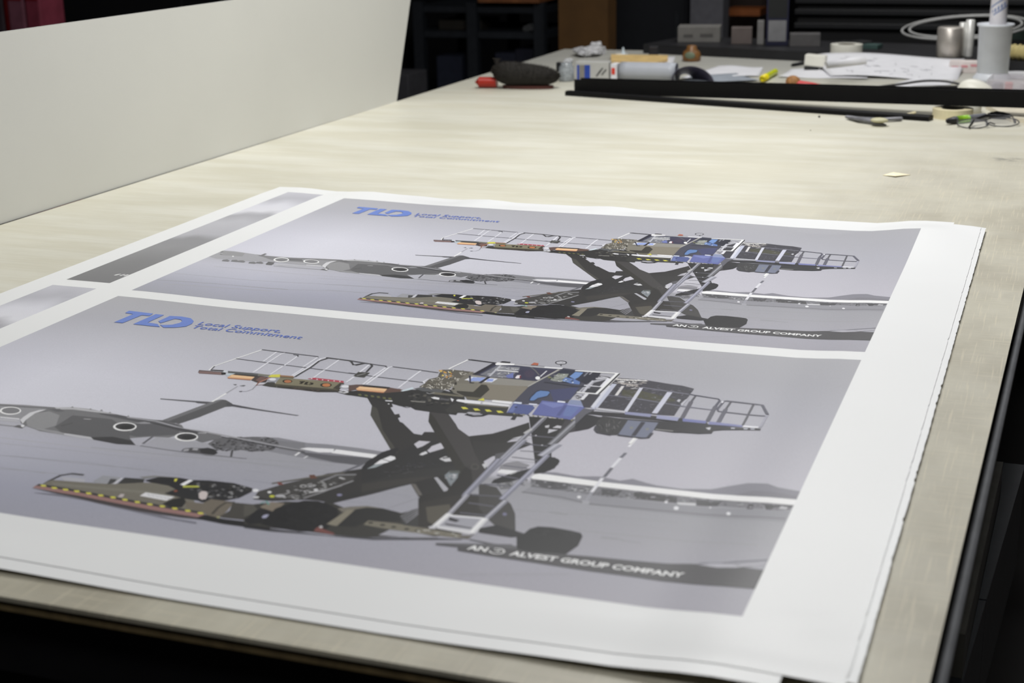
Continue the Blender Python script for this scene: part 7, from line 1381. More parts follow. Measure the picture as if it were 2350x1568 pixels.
tag(obj('wood_offcut', bm, mat('tan_wood', (222, 190, 128), .6, var=.18, scale=40), base=(q[0][0], q[0][1], TZ+.0028)), 'flat tan wooden offcut on a white sheet at the far end', 'wood piece')
# crumpled clear wrap and small white scrap
def crumple(name, c, s, m, label, cat, seed):
    r_ = random.Random(seed); bm = B(); bmesh.ops.create_icosphere(bm, subdivisions=4, radius=1)
    dirs = [(Vector((r_.gauss(0, 1), r_.gauss(0, 1), r_.gauss(0, 1))).normalized(), r_.uniform(.3, 1)) for _ in range(26)]
    for v in bm.verts:
        n = v.co.normalized(); k = 1
        for d_, a_ in dirs: k -= .28*a_*max(0, n.dot(d_)-.72)/.28
        p = n*max(.35, k)*r_.uniform(.90, 1.06); v.co = Vector(c)+Vector((p.x*s[0], p.y*s[1], max(0.0005, p.z*s[2]+s[2]*.45)))
    return tag(obj(name, bm, m, base=Vector(c)), label, cat)
wrap = mat('crinkled_clear_wrap', (198, 198, 200), .35, var=.15, scale=90)
crumple('plastic_wrap', at(1355, 127), (.062, .10, .026), wrap, 'crumpled clear plastic wrap near the far left table corner', 'plastic wrap', 3)
crumple('plastic_wrap', at(1368, 120), (.026, .03, .034), wrap, 'small peaked lump of clear wrap behind the larger crumpled wrap', 'plastic wrap', 5)
crumple('foil_scrap', at(1305, 143), (.022, .03, .010), mat('white_film', (214, 216, 218), .3), 'small white film scrap between jar and table edge', 'scrap', 8)
c = at(1430, 127); cn = thing('small_nozzle', 'tiny white cone shaped nozzle at the far edge of the table', 'nozzle', c)
bm = B(); lathe(bm, c, [(.017, 0), (.019, .004), (.006, .008), (.004, .018), (.002, .026)], 16); obj('nozzle_body', bm, mat('pale_blue_white', (206, 218, 222), .4), cn, True)
bm = B(); lathe(bm, c+Vector((-.012, -.01, 0)), [(.014, 0), (.014, .005), (.010, .007)], 16); obj('flange', bm, white, cn, True)
thing_box('dark_cube', at(1500, 130), (.030, .030, .034), .2, mat('near_black_plastic', (26, 26, 32), .6), 'small dark block near the black tray at the far end', 'block', .003)
# brown pot bellied bottle
c = at(1587, 140); bo = thing('small_brown_bottle', 'small amber brown bottle with narrow neck and green label', 'bottle', c)
bm = B(); lathe(bm, c, [(.026, 0), (.029, .004), (.029, .020), (.025, .030), (.016, .037), (.015, .046), (.012, .049)], 28); obj('bottle_body', bm, mat('amber_brown', (126, 88, 48), .4, var=.25, scale=80), bo, True)
bm = B(); bmesh.ops.create_uvsphere(bm, u_segments=16, v_segments=8, radius=1)
for v in bm.verts: v.co = c + Vector((v.co.x*.017+.001, -.0275+v.co.y*.004, .020+v.co.z*.011))
obj('label_patch', bm, mat('sage_green_label', (110, 122, 100), .6), bo, True)
# yellow marker
a, b = at(1750, 181, TZ+.010), at(1782, 163, TZ+.010); mk = thing('yellow_marker', 'bright yellow highlighter marker lying slanted on the table', 'marker', (a.x, a.y, TZ))
d = (b-a); bm = B(); tube(bm, [a+d*t for t in (0, .04, .3, .32, .92, .96, 1)], [.007, .0095, .0095, .0085, .0085, .006, .004], 16); obj('marker_body', bm, mat('lime_yellow', (214, 224, 30), .35, var=.04), mk, True)
bm = B(); tube(bm, [a-d*.02, a+d*.0, a+d*.22], [.006, .0098, .0099], 16); obj('cap', bm, mat('warm_yellow', (232, 214, 20), .35), mk, True)
# red knife with a cork ball
c = at(1822, 203); kn = thing('red_handle_knife', 'red handled knife with a brown knob half hidden behind the channel', 'knife', c)
bm = B(); tube(bm, [c+Vector((-.02, .0, .011)), c+Vector((.0, 0, .013)), c+Vector((.045, .0, .010)), c+Vector((.10, -.01, .006))], [.008, .011, .008, .004], 14); obj('handle', bm, mat('red_handle', (196, 34, 34), .4), kn, True)
bm = B(); bmesh.ops.create_uvsphere(bm, u_segments=20, v_segments=12, radius=1)
for v in bm.verts: v.co = c+Vector((-.004+v.co.x*.020, .004+v.co.y*.018, .018+v.co.z*.0165))
obj('knob', bm, mat('cork_brown', (158, 112, 66), .7, var=.3, scale=150), kn, True)

# papers at the right, tape rolls and rest
A2 = [A_(1800, 128), A_(2215, 132), A_(2200, 180), A_(1775, 172)]
paper('paper_sheet', [A_(1815, 160), A_(2000, 150), A_(1990, 183), A_(1785, 178)], 'white sheet lying flat below the curled drawing paper', .003)
def lift1(u, v): return .034*(1-v)**1.4*ss(0, .3, u+.25) + .006*math.sin(u*5)
drawing = paper('drawing_sheet', [A_(1870, 152), A_(2212, 160), A_(2196, 186), A_(1905, 178)], 'large curled white drawing sheet with faint grey lines at far right', .004, zz=.0014, lift=lift1)
dl = mat('faint_grey_pencil', (186, 186, 190), .6)
dr = random.Random(3); bm = B(); A, Bq, Cq, D = [Vector((p[0], p[1], 0)) for p in [A_(1870, 152), A_(2212, 160), A_(2196, 186), A_(1905, 178)]]
for _ in range(34):
    u, v = dr.uniform(.15, .8), dr.uniform(.15, .85); du = dr.choice((.006, .03, .05)); dv = .012 if du > .01 else dr.uniform(.04, .12); pts = []
    for uu, vv in ((u, v), (u+du, v), (u+du, v+dv), (u, v+dv)):
        p = (A*(1-uu)+Bq*uu)*(1-vv)+(D*(1-uu)+Cq*uu)*vv; pts.append((p, uu, vv))
    k_ = drawing.data.vertices
    def zof(uu, vv):
        i, j = min(13, int(uu*14)), min(13, int(vv*14)); fu, fv = uu*14-i, vv*14-j; g = lambda a_, b_: k_[a_*15+b_].co.z
        return g(i, j)*(1-fu)*(1-fv)+g(i+1, j)*fu*(1-fv)+g(i, j+1)*(1-fu)*fv+g(i+1, j+1)*fu*fv
    bm.faces.new([bm.verts.new((p.x, p.y, TZ+zof(uu, vv)+.0012)) for p, uu, vv in pts])
for f in bm.faces:
    f.normal_update()
    if f.normal.z < 0: f.normal_flip()
obj('pencil_lines', bm, dl, drawing)['kind'] = 'stuff'
# white tape dispenser block with a black foot
c = at(1862, 162); td = thing('white_clip_block', 'small white block on a black foot at the left end of the drawing sheet', 'block', c)
bm = B(); box(bm, c+Vector((.012, 0, .030)), (.062, .030, .034), -.1, .004, ry=.06); obj('block_body', bm, white, td)
bm = B(); box(bm, c+Vector((0, 0, .007)), (.040, .026, .013), 0, .002); obj('foot', bm, black, td)
# rolled thin slip beside it
a, b = at(1895, 150, TZ+.050), at(1985, 138, TZ+.058); bm = B(); tube(bm, [a, b], [.010, .012], 16); tag(obj('paper_tube', bm, office, base=a, smooth=True), 'thin white rolled slip of paper propped on the drawing sheet', 'paper roll')
# black pen behind
a, b = at(1815, 150, TZ+.005), at(1862, 140, TZ+.008); bm = B(); tube(bm, [a, a+(b-a)*.1, b], [.001, .005, .0055], 12); tag(obj('black_pen', bm, black, base=a, smooth=True), 'black pen pointing left behind the white block', 'pen')
def tape_roll(name, c, R_, r_, h_, m, label, core=None, axis=None, cat='tape'):
    t = thing(name, label, cat, c, 'tape rolls')
    def ringp(Ro, Ri):
        bm = B(); seg = 40; rings = []
        for r2, z in ((Ri, 0), (Ro, 0), (Ro, h_), (Ri, h_)): rings.append([bm.verts.new((r2*math.cos(2*math.pi*k/seg), r2*math.sin(2*math.pi*k/seg), z)) for k in range(seg)])
        for i in range(4):
            A, Bq = rings[i], rings[(i+1) % 4]
            for k in range(seg): bm.faces.new((A[k], A[(k+1) % seg], Bq[(k+1) % seg], Bq[k]))
        bmesh.ops.recalc_face_normals(bm, faces=bm.faces)
        if axis is not None:
            M3 = Vector((0, 0, 1)).rotation_difference(Vector(axis).normalized()).to_matrix(); bmesh.ops.transform(bm, matrix=M3.to_4x4(), verts=bm.verts); zz = -min(v.co.z for v in bm.verts); bmesh.ops.translate(bm, vec=(0, 0, zz if Ro == R_ else R_-Ro*0-(R_-zz) if False else 0), verts=bm.verts)
        return bm
    bm = ringp(R_, r_); dz = 0
    bmesh.ops.translate(bm, vec=Vector(c), verts=bm.verts); obj('tape_winding', bm, m, t)
    bm = ringp(r_-.0002, r_-.003)
    if axis is not None: bmesh.ops.translate(bm, vec=(0, 0, R_), verts=bm.verts)
    bmesh.ops.translate(bm, vec=Vector(c), verts=bm.verts); obj('core', bm, core or mat('grey_card_core', (120, 112, 98), .8), t); return t
# built just behind the drawing sheet, lying tilted against the tray
tape_roll('masking_tape_roll', at(1942, 124, TZ+.0305), .048, .027, .030, white, 'white tape roll lying flat behind the curled drawing sheet')
# roll holding up the channel, seen below it
tape_roll('masking_tape_roll', at(2182, 276)+Vector((0, .046, 0)), .046, .026, .0215, cream, 'cream tape roll on the table under the black channel at the right', mat('dark_core', (60, 58, 54), .7))
c = at(2232, 258)+Vector((.0, .0, 0)); bm = B(); lathe(bm, c, [(.018, 0), (.020, .003), (.020, .020), (.016, .024)], 24); tag(obj('plastic_stopper', bm, white, base=c, smooth=True), 'small white plastic stopper standing beneath the channel right of the cream tape', 'stopper')
# white dome (computer mouse shape) peeking above the channel
c = at(2238, 214); bm = B(); bmesh.ops.create_uvsphere(bm, u_segments=32, v_segments=16, radius=1)
for v in bm.verts: v.co = c+Vector((v.co.x*.048, v.co.y*.034, max(0, v.co.z)*.036*(1-.25*v.co.x)))
tag(obj('white_dome', bm, white, base=c, smooth=True), 'glossy white domed cover peeking above the black channel', 'cover')
# cable loop behind the channel
p = [at(1985, 203, TZ+.003), at(2060, 194, TZ+.010), at(2120, 186, TZ+.014), at(2170, 187, TZ+.013), at(2210, 197, TZ+.004), at(2150, 200, TZ+.003), at(2070, 203, TZ+.003)]
sm = []
for i in range(len(p)-1):
    for k in range(6):
        t_ = k/6; q0, q1, q2, q3 = p[max(i-1, 0)], p[i], p[i+1], p[min(i+2, len(p)-1)]
        sm.append(.5*((2*q1)+(q2-q0)*t_+(2*q0-5*q1+4*q2-q3)*t_*t_+(3*q1-q0-3*q2+q3)*t_**3))
bm = B(); tube(bm, sm, .0032, 8); tag(obj('black_cable', bm, black, base=p[0], smooth=True), 'black cable looping on the table behind the channel', 'cable')
paper('paper_sheet', [A_(2095, 181), A_(2190, 186), A_(2180, 196), A_(2020, 202)], 'small white slip under the black cable loop', .001)
# frosted cup holding a white tube
c = at(2276, 186); cup = thing('frosted_cup', 'frosted white plastic beaker standing at the far right', 'cup', c)
frost = mat('frosted_plastic', (224, 228, 234), .4, var=.04)
bm = B(); lathe(bm, c, [(.038, 0), (.041, .003), (.0445, .148), (.049, .150), (.049, .156), (.043, .156), (.039, .02), (.0, .018)], 36); obj('cup_body', bm, frost, cup, True)
bm = B(); lathe(bm, c+Vector((0, 0, -.0)), [(.052, 0), (.052, .010), (.042, .022), (.041, .024)], 36); obj('base_flange', bm, frost, cup, True)
tb = c+Vector((.002, .0, .020)); tu = thing('white_tube', 'white tube with a slanted blue stamp standing in the frosted beaker', 'tube', tb)
bm = B(); tube(bm, [tb, tb+Vector((.006, 0, .36))], .0225, 28); obj('tube_body', bm, mat('tube_white', (214, 212, 216), .45), tu, True)
bs = mat('blue_stamp', (92, 118, 170), .5)
def stamp(th0, th1, z0, z1, slope):
    bm = B(); surf(bm, lambda u, v: tb+Vector((.0035+.0229*math.cos(th0+(th1-th0)*u), .0229*math.sin(th0+(th1-th0)*u), z0+(z1-z0)*v+slope*u)), 16, 1); return bm
vang = math.atan2(CAM.y-tb.y, CAM.x-tb.x)
for z0, z1 in ((.150, .1535), (.176, .1795)): obj('stamp', stamp(vang-1.2, vang+1.1, z0, z1, .036), bs, tu)
for k in range(5): obj('stamp', stamp(vang-.9+k*.36, vang-.72+k*.36, .160+.016*k*.36, .170+.016*k*.36, .004), bs, tu)
# chrome canisters left of the cup
c = at(2178, 131, TZ+.0305); cn = thing('silver_canister', 'short satin silver cylinder standing behind the drawing sheet', 'canister', c)
bm = B(); lathe(bm, c, [(.036, 0), (.038, .003), (.038, .084), (.034, .088)], 36); obj('canister_body', bm, mat('satin_aluminium', (196, 190, 182), .38, .6), cn, True)
for px, r_, h_, lb in ((2205, .010, .098, 'thin bright chrome rod standing beside the silver cylinder'), (2222, .013, .106, 'taller bright chrome rod standing between silver cylinder and beaker')):
    c = at(px, 130, TZ+.0305); bm = B(); lathe(bm, c, [(r_*.9, 0), (r_, .002), (r_, h_), (r_*.8, h_+.002)], 24); tag(obj('chrome_rod', bm, steel, base=c, smooth=True), lb, 'rod', None)
# wire coil lying behind, tilted hoop
ctr = aty(2215, 62, 3.52); hp = thing('wire_coil', 'coil of pale grey wire propped behind the silver cylinder', 'wire coil', (ctr.x, ctr.y, TZ+.031))
for k, (R1, dz) in enumerate(((.200, 0), (.176, .002))):
    bm = B(); pts = [ctr+Vector((R1*math.cos(t_), R1*.9*math.sin(t_), .022*math.sin(t_)*R1/.2+.012*math.cos(t_)*R1/.2+dz)) for t_ in [i/48*2*math.pi for i in range(49)]]
    tube(bm, pts, .0042, 8, False); obj('wire_turn', bm, mat('pale_grey_wire', (176, 176, 174), .5), hp, True)
# translucent tray with coloured bits
c = at(2318, 216); tr = thing('parts_tray', 'clear plastic tray holding small red and grey parts at the right edge', 'tray', c)
L_, W_, Hh = .17, .12, .036; M3 = Matrix.Rotation(-.06, 3, 'Z')
traym = mat('clear_tray_plastic', (214, 210, 216), .3, var=.05, alpha=.38)
bm = B()
for off, s in (((0, 0, .0015), (L_, W_, .003)), ((0, -W_/2, Hh/2), (L_, .003, Hh)), ((0, W_/2, Hh/2), (L_, .003, Hh)), ((-L_/2, 0, Hh/2), (.003, W_, Hh)), ((L_/2, 0, Hh/2), (.003, W_, Hh))): box(bm, c+M3 @ Vector(off)+Vector((.03, .06, 0)), s, -.06)
obj('tray_body', bm, traym, tr)
for k, (x, y, col, lb) in enumerate(((-.035, -.040, (206, 44, 44), 'red part lying at the left of the clear tray'), (.005, -.036, (196, 190, 196), 'pale part lying in the middle of the clear tray'), (.040, -.040, (196, 80, 110), 'pink part lying at the right of the clear tray'), (-.062, -.040, (120, 120, 140), 'blue grey part in the left corner of the clear tray'))):
    thing_box('small_part', tuple(c+Vector((x+.03, y+.06, .0032))), (.020, .022, .024), .3*k, mat('part_colour_%d' % col[0]+str(col[1]), col, .5), lb, 'part', .003, 'parts in the clear tray')
# pink printed carton behind
c = at(2212, 168); pc = thing('pink_print_carton', 'low white carton with pink print between drawing sheet and beaker', 'box', c)
bm = B(); box(bm, c+Vector((0, .03, .016)), (.085, .05, .032), 0, .001); obj('carton_body', bm, mat('rosy_card', (226, 216, 212), .6), pc)
for k in range(3): face_patch(pc, c+Vector((0, .03, 0)), (-.026+k*.026, .016+.003*k), .018, .006, mat('pink_print', (222, 150, 156), .6), 'printed_mark', 0, .0256)
c = at(2330, 172); paper('paper_sheet', [A_(2310, 165), A_(2400, 168), A_(2400, 182), A_(2305, 180)], 'white sheet at the far right behind the clear tray', .004)
# cream ribbed roll
a, b = at(2312, 118, TZ+.053), at(2420, 124, TZ+.053); bm = B(); n = 60; tube(bm, [a+(b-a)*(i/n) for i in range(n+1)], [.021+.0022*math.sin(i*.9) for i in range(n+1)], 16)
tag(obj('ribbed_hose', bm, mat('yellowed_cream', (206, 190, 130), .5), base=(a.x, a.y, TZ+.031), smooth=True), 'ribbed cream hose roll at the right edge beyond the beaker', 'hose')

# things in front of the channel at right
c = at(1990, 268); cut = thing('grey_cutter', 'grey metal cutter with a cream grip in front of the black strip', 'cutter', c)
bm = B(); tube(bm, [at(1944, 268, TZ+.006), at(1975, 274, TZ+.008), at(2010, 280, TZ+.007), at(2034, 287, TZ+.002)], [.006, .009, .008, .002], 10, flat=.6); tube(bm, [at(1950, 270, TZ+.006), at(2020, 274, TZ+.007), at(2068, 272, TZ+.006)], [.005, .006, .008], 10, flat=.6); obj('cutter_body', bm, mat('dull_grey_metal', (112, 112, 116), .45, .3, var=.2, scale=90), cut, True)
bm = B(); bmesh.ops.create_uvsphere(bm, u_segments=20, v_segments=10, radius=1); cc = at(2018, 276, TZ+.0135)
for v in bm.verts: v.co = cc+Vector((v.co.x*.020, v.co.y*.016, v.co.z*.006))
obj('grip', bm, mat('pale_olive_grip', (186, 182, 150), .5), cut, True)
bm = B(); tube(bm, [at(2068, 267, TZ+.006), at(2085, 264, TZ+.007), at(2100, 258, TZ+.006)], [.004, .005, .003], 8); obj('hook', bm, cream, cut, True)
# marker pen, grey with green band and black tip
a, b = at(2172, 278, TZ+.009), at(2262, 268, TZ+.009); mp = thing('grey_marker_pen', 'grey marker pen with green band and black cap lying before the cream tape', 'marker', (a.x, a.y, TZ)); d = b-a
bm = B(); tube(bm, [a+d*.2, a+d*.98, b], [.0085, .0085, .006], 14); obj('pen_body', bm, mat('mid_grey_plastic', (140, 142, 150), .4), mp, True)
bm = B(); tube(bm, [a, a+d*.03, a+d*.2], [.003, .006, .0088], 14); obj('cap', bm, black, mp, True)
bm = B(); tube(bm, [a+d*.24, a+d*.55], [.0089, .0089], 14); obj('green_band', bm, mat('lime_green', (140, 190, 50), .4), mp, True)
# glasses
c = at(2250, 290); gl = thing('eyeglasses', 'folded thin black framed eyeglasses lying at the right in front of the channel', 'glasses', c)
wire = mat('black_glasses_frame', (24, 24, 28), .35)
for px, py, w_, h_ in ((2232, 288, .034, .020), (2300, 284, .036, .020)):
    o_ = at(px, py, TZ+.004); bm = B(); pts = [o_+Vector((w_*math.cos(t_), h_*1.1*math.sin(t_), .004+.007*math.sin(t_))) for t_ in [i/28*2*math.pi for i in range(29)]]; tube(bm, pts, .0013, 8, False); obj('lens_rim', bm, wire, gl, True)
    bm = B(); bmesh.ops.create_circle(bm, cap_ends=True, segments=28, radius=1)
    for v in bm.verts: v.co = o_+Vector((v.co.x*w_*.98, v.co.y*h_*1.08, .004+.007*v.co.y))
    obj('lens', bm, mat('clear_lens', (215, 215, 222), .1, var=0, alpha=.12), gl)
bm = B(); tube(bm, [at(2262, 287, TZ+.006), at(2272, 281, TZ+.012), at(2283, 285, TZ+.006)], .0014, 8); obj('bridge', bm, wire, gl, True)
bm = B(); tube(bm, [at(2224, 292, TZ+.005), at(2236, 276, TZ+.012), at(2262, 266, TZ+.018), at(2318, 268, TZ+.012)], [.0018, .0025, .0026, .002], 8, flat=1.6); obj('temple', bm, wire, gl, True)
bm = B(); tube(bm, [at(2330, 280, TZ+.004), at(2322, 268, TZ+.010), at(2270, 262, TZ+.016)], .0022, 8, flat=1.6); obj('temple', bm, wire, gl, True)
c = at(2296, 272); crumple('black_strap', c, (.034, .014, .012), mat('black_webbing', (20, 20, 24), .8), 'bunched black strap behind the eyeglasses', 'strap', 12)
bm = B(); q = [A_(2262, 250), A_(2362, 255), A_(2400, 285), A_(2322, 281)]; prism(bm, q, TZ+.0004, TZ+.010); tag(obj('beige_pad', bm, mat('beige_pad', (214, 206, 186), .6), base=(q[0][0], q[0][1], TZ)), 'flat beige pad at the right edge behind the eyeglasses', 'pad')
# folded paper chip
bm = B(); p = [at(2026, 402, TZ+.001), at(2050, 395, TZ+.007), at(2090, 401, TZ+.001), at(2055, 404, TZ+.003)]
v = [bm.verts.new(x) for x in p]; bm.faces.new((v[0], v[3], v[1])); bm.faces.new((v[1], v[3], v[2]))
tag(solid(obj('paper_chip', bm, mat('cream_paper_chip', (238, 228, 196), .6), base=p[0]), .0008), 'small folded cream paper chip alone on the table at right', 'paper chip')
for k, (px, py, s) in enumerate(((440, 347, .0018), (1880, 270, .0030), (1860, 300, .0012))):
    if k == 0: continue
    c = at(px, py); bm = B(); bmesh.ops.create_icosphere(bm, subdivisions=1, radius=s); bmesh.ops.translate(bm, vec=c+Vector((0, 0, s*.8)), verts=bm.verts)
    tag(obj('crumb', bm, black, base=c), ('tiny black crumb on the table left of the grey cutter' if k == 1 else 'tinier black crumb below the other crumb'), 'crumb')

# ---------------------------------------------------------------- long black tray at the far end with boxes on it
ta, tb_ = Vector((-.135, 3.215, TZ)), Vector((1.30, 2.865, TZ)); d = (tb_-ta).normalized(); n = Vector((-d.y, d.x, 0)); ZT = .030
bm = B(); q = [ta, tb_, tb_+n*.42, ta+n*.30]; prism(bm, [(p.x, p.y) for p in q], TZ+.0005, TZ+ZT)
tray = tag(obj('black_tray', bm, mat('charcoal_tray_top', (28, 28, 31), .5, var=.15), base=ta), 'long charcoal black platform lying across the far end of the table', 'platform')
def on_tray(px0, px1, pyb, pyt, depth, m, label, cat='box', name='small_box', parts=None):
    z = TZ+ZT+.0005; a = at(px0, pyb, z); b = at(px1, pyb, z); top = (pyb-pyt)/FPX*(a-CAM).dot(AF)/math.cos(.29); c = (a+b)/2; w_ = (b-a).length; rz = math.atan2((b-a).y, (b-a).x)
    nn = Vector((-math.sin(rz), math.cos(rz), 0)); t = thing(name, label, cat, c); bm = B(); box(bm, c+nn*depth/2+Vector((0, 0, top/2)), (w_, depth, top), rz, .001); obj('box_body', bm, m, t)
    if parts:
        for (u, v_, pw, ph, pm, pn) in parts:
            bm = B(); box(bm, c+(b-a)*u-nn*.0006+Vector((0, 0, top*v_)), (w_*pw, .0012, top*ph), rz); obj(pn, bm, pm, t)
    return t
gcard = mat('grey_card', (118, 116, 112), .6, var=.08); gprint = mat('grey_box_print', (84, 82, 80), .6)
on_tray(1555, 1652, 97, 64, .10, gcard, 'low grey white carton with faint print on the far platform', parts=[(-.25, .42, .22, .2, gprint, 'printed_mark'), (.18, .45, .3, .22, gprint, 'printed_mark')])
on_tray(1678, 1725, 101, 66, .05, mat('dim_rosy_card', (104, 94, 90), .7), 'small brownish carton right of the low grey carton')
on_tray(1737, 1752, 102, 52, .05, mat('dim_white_card', (126, 124, 122), .7), 'narrow pale carton standing against the blue case')
on_tray(1757, 1808, 105, -14, .06, mat('navy_plastic', (14, 16, 48), .5), 'tall navy blue case with a white label on the far platform', 'case', 'navy_case', parts=[(0, .27, .80, .38, mat('white_label', (128, 128, 130), .6), 'label_patch'), (0, .73, .84, .45, mat('black_window', (22, 24, 26), .4), 'window_patch')])
on_tray(1812, 1882, 107, 80, .06, mat('dim_grey_card', (88, 86, 86), .7), 'low dull grey carton right of the navy case')
c = at(1960, 104, TZ+ZT); crumple('dark_cloth', c, (.07, .05, .016), mat('dark_cloth', (26, 26, 28), .9), 'crumpled dark cloth on the platform behind the tape roll', 'cloth', 21)
bm = B(); a, b = at(1980, 112, TZ+ZT+.001), at(2020, 112, TZ+ZT+.001); box(bm, (a+b)/2+Vector((0, .02, .006)), (.05, .05, .012), -.2); tag(obj('teal_block', bm, mat('dull_teal', (60, 84, 80), .6), base=(a+b)/2), 'small dull teal block on the platform right of the tape roll', 'block')
c = at(2300, 96, TZ+ZT); thing_box('green_case', tuple(c+Vector((.09, .1, .001))), (.26, .10, .030), -.1, mat('dark_green_case', (24, 44, 36), .5), 'dark green flat case behind the frosted beaker', 'case')

# ---------------------------------------------------------------- the dark workshop behind
def wbox(px0, px1, py0, py1, y, depth, m, name, parent=None, rz=0):
    a = aty(px0, py1, y); b = aty(px1, py0, y); bm = B(); box(bm, ((a.x+b.x)/2, y+depth/2, (a.z+b.z)/2), (abs(b.x-a.x), depth, abs(b.z-a.z)), rz); return obj(name, bm, m, parent)
rackm = mat('dark_blue_grey_steel', (42, 46, 52), .5, var=.15); YR = 5.0
r0 = aty(965, 0, YR); rack = thing('steel_rack', 'dark steel shelving rack seen beyond the left end of the table', 'rack', (r0.x, YR, FZ))
ZP = aty(1175, 3, YR).z-.004
for px in (962, 1085, 1240):
    for dy in (0, .55):
        a = aty(px, 0, YR); bm = B(); box(bm, (a.x, YR+dy, (FZ+ZP)/2), (.05, .05, ZP-FZ-.001)); obj('post', bm, rackm, rack)
xa, xb = aty(950, 0, YR).x, aty(1252, 0, YR).x
for z in (aty(1100, 22, YR).z, aty(1100, 80, YR).z, aty(1100, 150, YR).z-.18):
    bm = B(); box(bm, ((xa+xb)/2, YR+.275, z), (xb-xa, .56, .028)); obj('shelf_board', bm, rackm, rack)
bm = B(); box(bm, (aty(1175, 0, YR).x, YR+.2, aty(1175, 3, YR).z+.02), (.30, .5, .045)); tag(obj('wood_plank', bm, mat('orange_brown_wood', (150, 96, 58), .6, var=.2), base=(aty(1175, 0, YR).x, YR+.2, aty(1175, 3, YR).z-.004)), 'orange brown wooden plank lying on the top of the steel rack', 'plank')
zs = aty(1100, 150, YR).z-.18+.015
for px, w_, h_, col, lb in ((1020, .13, .20, (38, 44, 62), 'dark blue grey box low on the steel rack at left'), (1150, .10, .22, (34, 38, 56), 'dark blue binder box low in the middle of the steel rack'), (1195, .09, .24, (28, 30, 46), 'dark navy box low at the right of the steel rack')):
    thing_box('storage_box', (aty(px, 0, YR).x, YR+.16, zs), (w_, .25, h_), 0, mat('rack_box_%d' % px, col, .7), lb, 'box', .003, 'boxes on the steel rack')
zs2 = aty(1100, 80, YR).z+.0145
thing_box('storage_box', (aty(1040, 0, YR).x, YR+.2, zs2), (.22, .25, .045), 0, mat('rack_box_flat', (44, 40, 34), .7), 'flat brownish box on the middle shelf of the steel rack', 'box', .003)
crumple('grey_cloth', (aty(1205, 0, YR).x, YR+.08, zs2), (.05, .05, .03), mat('pale_grey_cloth', (96, 98, 100), .8), 'pale grey rag on the middle shelf of the steel rack', 'rag', 31)
# low pale box and dark red mat on the floor side, left of the rack
c = aty(935, 205, 4.2); thing_box('pale_bin', (c.x-.03, 4.2, FZ), (.16, .2, abs(aty(935, 165, 4.2).z-FZ)), 0, mat('dull_grey_bin', (62, 62, 66), .7), 'dull grey bin on the floor between white board and rack', 'bin', .004)
bm = B(); box(bm, (-1.7, 3.7, FZ+.28), (1.1, .5, .56)); tag(obj('maroon_chest', bm, mat('dark_maroon', (62, 18, 26), .6), base=(-1.7, 3.7, FZ)), 'low dark maroon chest on the floor behind the white board', 'chest')
# brown upright board
YB = 4.3; a, b = aty(1292, 0, YB), aty(1395, 0, YB); bm = B(); q = [(a.x-.02, YB), (b.x, YB), (b.x, YB+.12), (a.x-.02, YB+.12)]
prism(bm, q, FZ+.0005, .9); tag(obj('brown_post', bm, mat('brown_fibreboard', (96, 66, 28), .75, var=.15, scale=8), base=(a.x, YB, FZ)), 'broad brown wooden post standing behind the far left table corner', 'post')
# dark cabinets and the grey column
YC = 5.3
def cab(px0, px1, z1, m, label, name='dark_cabinet', y=YC, dep=.5, doors=1):
    a, b = aty(px0, 60, y), aty(px1, 60, y); t = thing(name, label, 'cabinet', ((a.x+b.x)/2, y, FZ)); bm = B(); box(bm, ((a.x+b.x)/2, y+dep/2, (FZ+z1)/2), (b.x-a.x, dep, z1-FZ-.001), 0, .004); obj('cabinet_body', bm, m, t)
    for k in range(doors):
        w_ = (b.x-a.x)/doors; bm = B(); box(bm, (a.x+w_*(k+.5), y-.008, (FZ+z1)/2), (w_-.02, .016, z1-FZ-.06), 0, .003); dd = obj('door', bm, m, t)
        bm = B(); box(bm, (a.x+w_*(k+.88), y-.022, -.1), (.015, .012, .12)); obj('handle', bm, rackm, dd)
    return t
cab(1400, 1578, .8, mat('blue_black_cabinet', (26, 29, 36), .6), 'tall blue black cabinet right of the brown post')
cab(1668, 1756, .8, mat('brown_black_cabinet', (40, 24, 16), .7), 'narrow brown black cabinet behind the small cartons', doors=1)
a = aty(1622, 0, 4.6); bm = B(); box(bm, (a.x, 4.66, (FZ+.9)/2), (abs(aty(1585, 0, 4.6).x-aty(1660, 0, 4.6).x), .12, .9-FZ-.001)); tag(obj('grey_column', bm, mat('mid_grey_paint', (92, 92, 98), .7), base=(a.x, 4.6, FZ)), 'plain grey column behind the low grey white carton', 'column')
bm = B(); box(bm, (aty(1712, 25, 5.1).x, 5.12, aty(1712, 26, 5.1).z), (.15, .16, .03)); bm2 = obj('orange_shelf', bm, mat('dull_orange', (150, 84, 36), .6)); tag(bm2, 'small dull orange shelf fixed to the brown black cabinet', 'shelf')
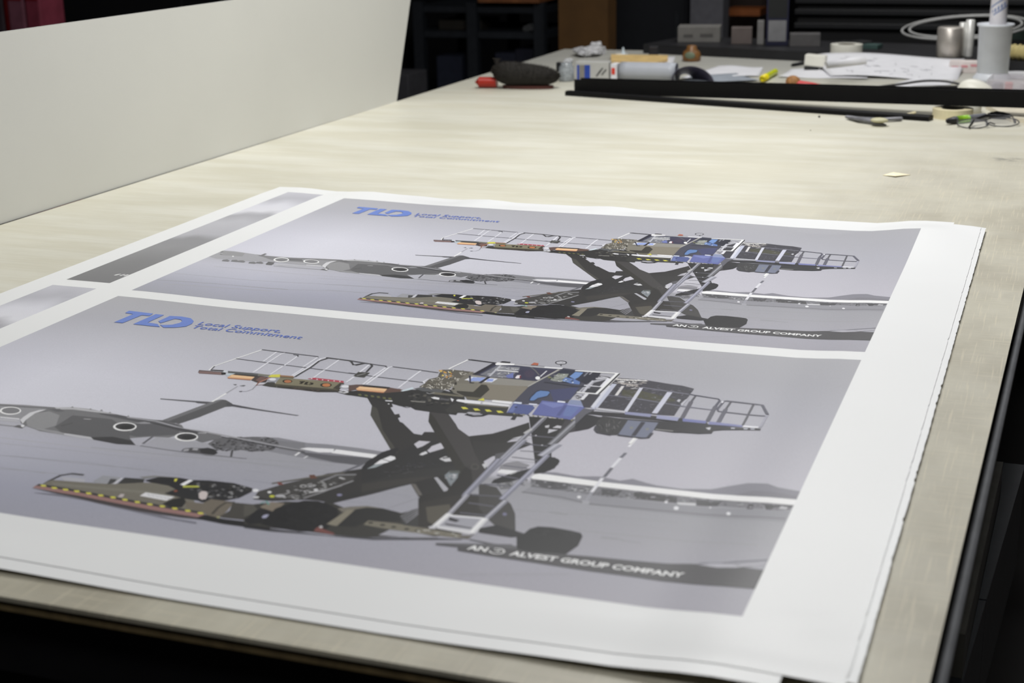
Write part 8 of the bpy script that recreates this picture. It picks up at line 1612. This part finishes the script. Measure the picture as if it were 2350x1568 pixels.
# dark machine filling the right background
m0, m1 = aty(1820, 60, 4.4), aty(2500, 60, 4.4); mc = thing('dark_machine', 'large black machine with horizontal rails across the right background', 'machine', ((m0.x+m1.x)/2, 4.4, FZ))
bm = B(); box(bm, ((m0.x+m1.x)/2, 4.75, (FZ+.8)/2), (m1.x-m0.x, .6, .8-FZ-.001), 0, .01); obj('machine_body', bm, mat('machine_black', (17, 17, 20), .6), mc)
for pz in (4, 30, 62): 
    z = aty(2000, pz, 4.4).z; bm = B(); box(bm, ((m0.x+m1.x)/2, 4.435, z), (m1.x-m0.x, .03, .022), 0, .003); obj('rail', bm, mat('rail_charcoal', (24, 25, 28), .5), mc)
# stack of red packages seen over the white board at the upper left
y = 3.4
for k, (p0, p1, col, lb) in enumerate(((-40, 12, (80, 70, 76), 'grey pink wrapped package at the far left above the board'), (14, 22, (110, 8, 14), 'thin dark red package between two pink packages'), (22, 60, (150, 96, 112), 'dusty pink wrapped package above the board'), (62, 97, (156, 70, 88), 'rose red wrapped package, rightmost above the board'))):
    a, b = aty(p0, 70, y), aty(p1, 70, y); w_ = b.x-a.x; t = thing('wrapped_package', lb, 'package', ((a.x+b.x)/2, y, FZ), 'wrapped packages above the board')
    bm = B(); box(bm, ((a.x+b.x)/2, y+.08, (FZ+.35)/2), (w_*.97, .16, .35-FZ-.001), 0, min(.008, w_*.2)); obj('package_body', bm, mat('package_%d' % k, col, .45, var=.2, scale=14), t)
    if k in (2, 3): bm = B(); box(bm, ((a.x+b.x)/2, y-.001, aty(p0, 4, y).z+.03), (w_*.8, .003, .05)); obj('red_band', bm, mat('red_band', (150, 20, 30), .5), t)
for px0, px1, yy, z1, col, lb in ((100, 420, 4.6, .35, (24, 24, 28), 'wide black crate behind the white board at left'), (430, 900, 5.2, .30, (22, 23, 26), 'dark crate row behind the middle of the white board')):
    a, b = aty(px0, 40, yy), aty(px1, 40, yy); thing_box('dark_crate', ((a.x+b.x)/2, yy+.2, FZ), (b.x-a.x, .4, z1-FZ), 0, mat('crate_%d' % px0, col, .7), lb, 'crate', .006)

c = at(350, 1552, -.45); bm = B(); tube(bm, [(c.x, -.6895, c.z), (c.x, -.705, c.z)], .012, 16); obj('knob', bm, mat('dark_red_knob', (120, 14, 22), .4), table, True)
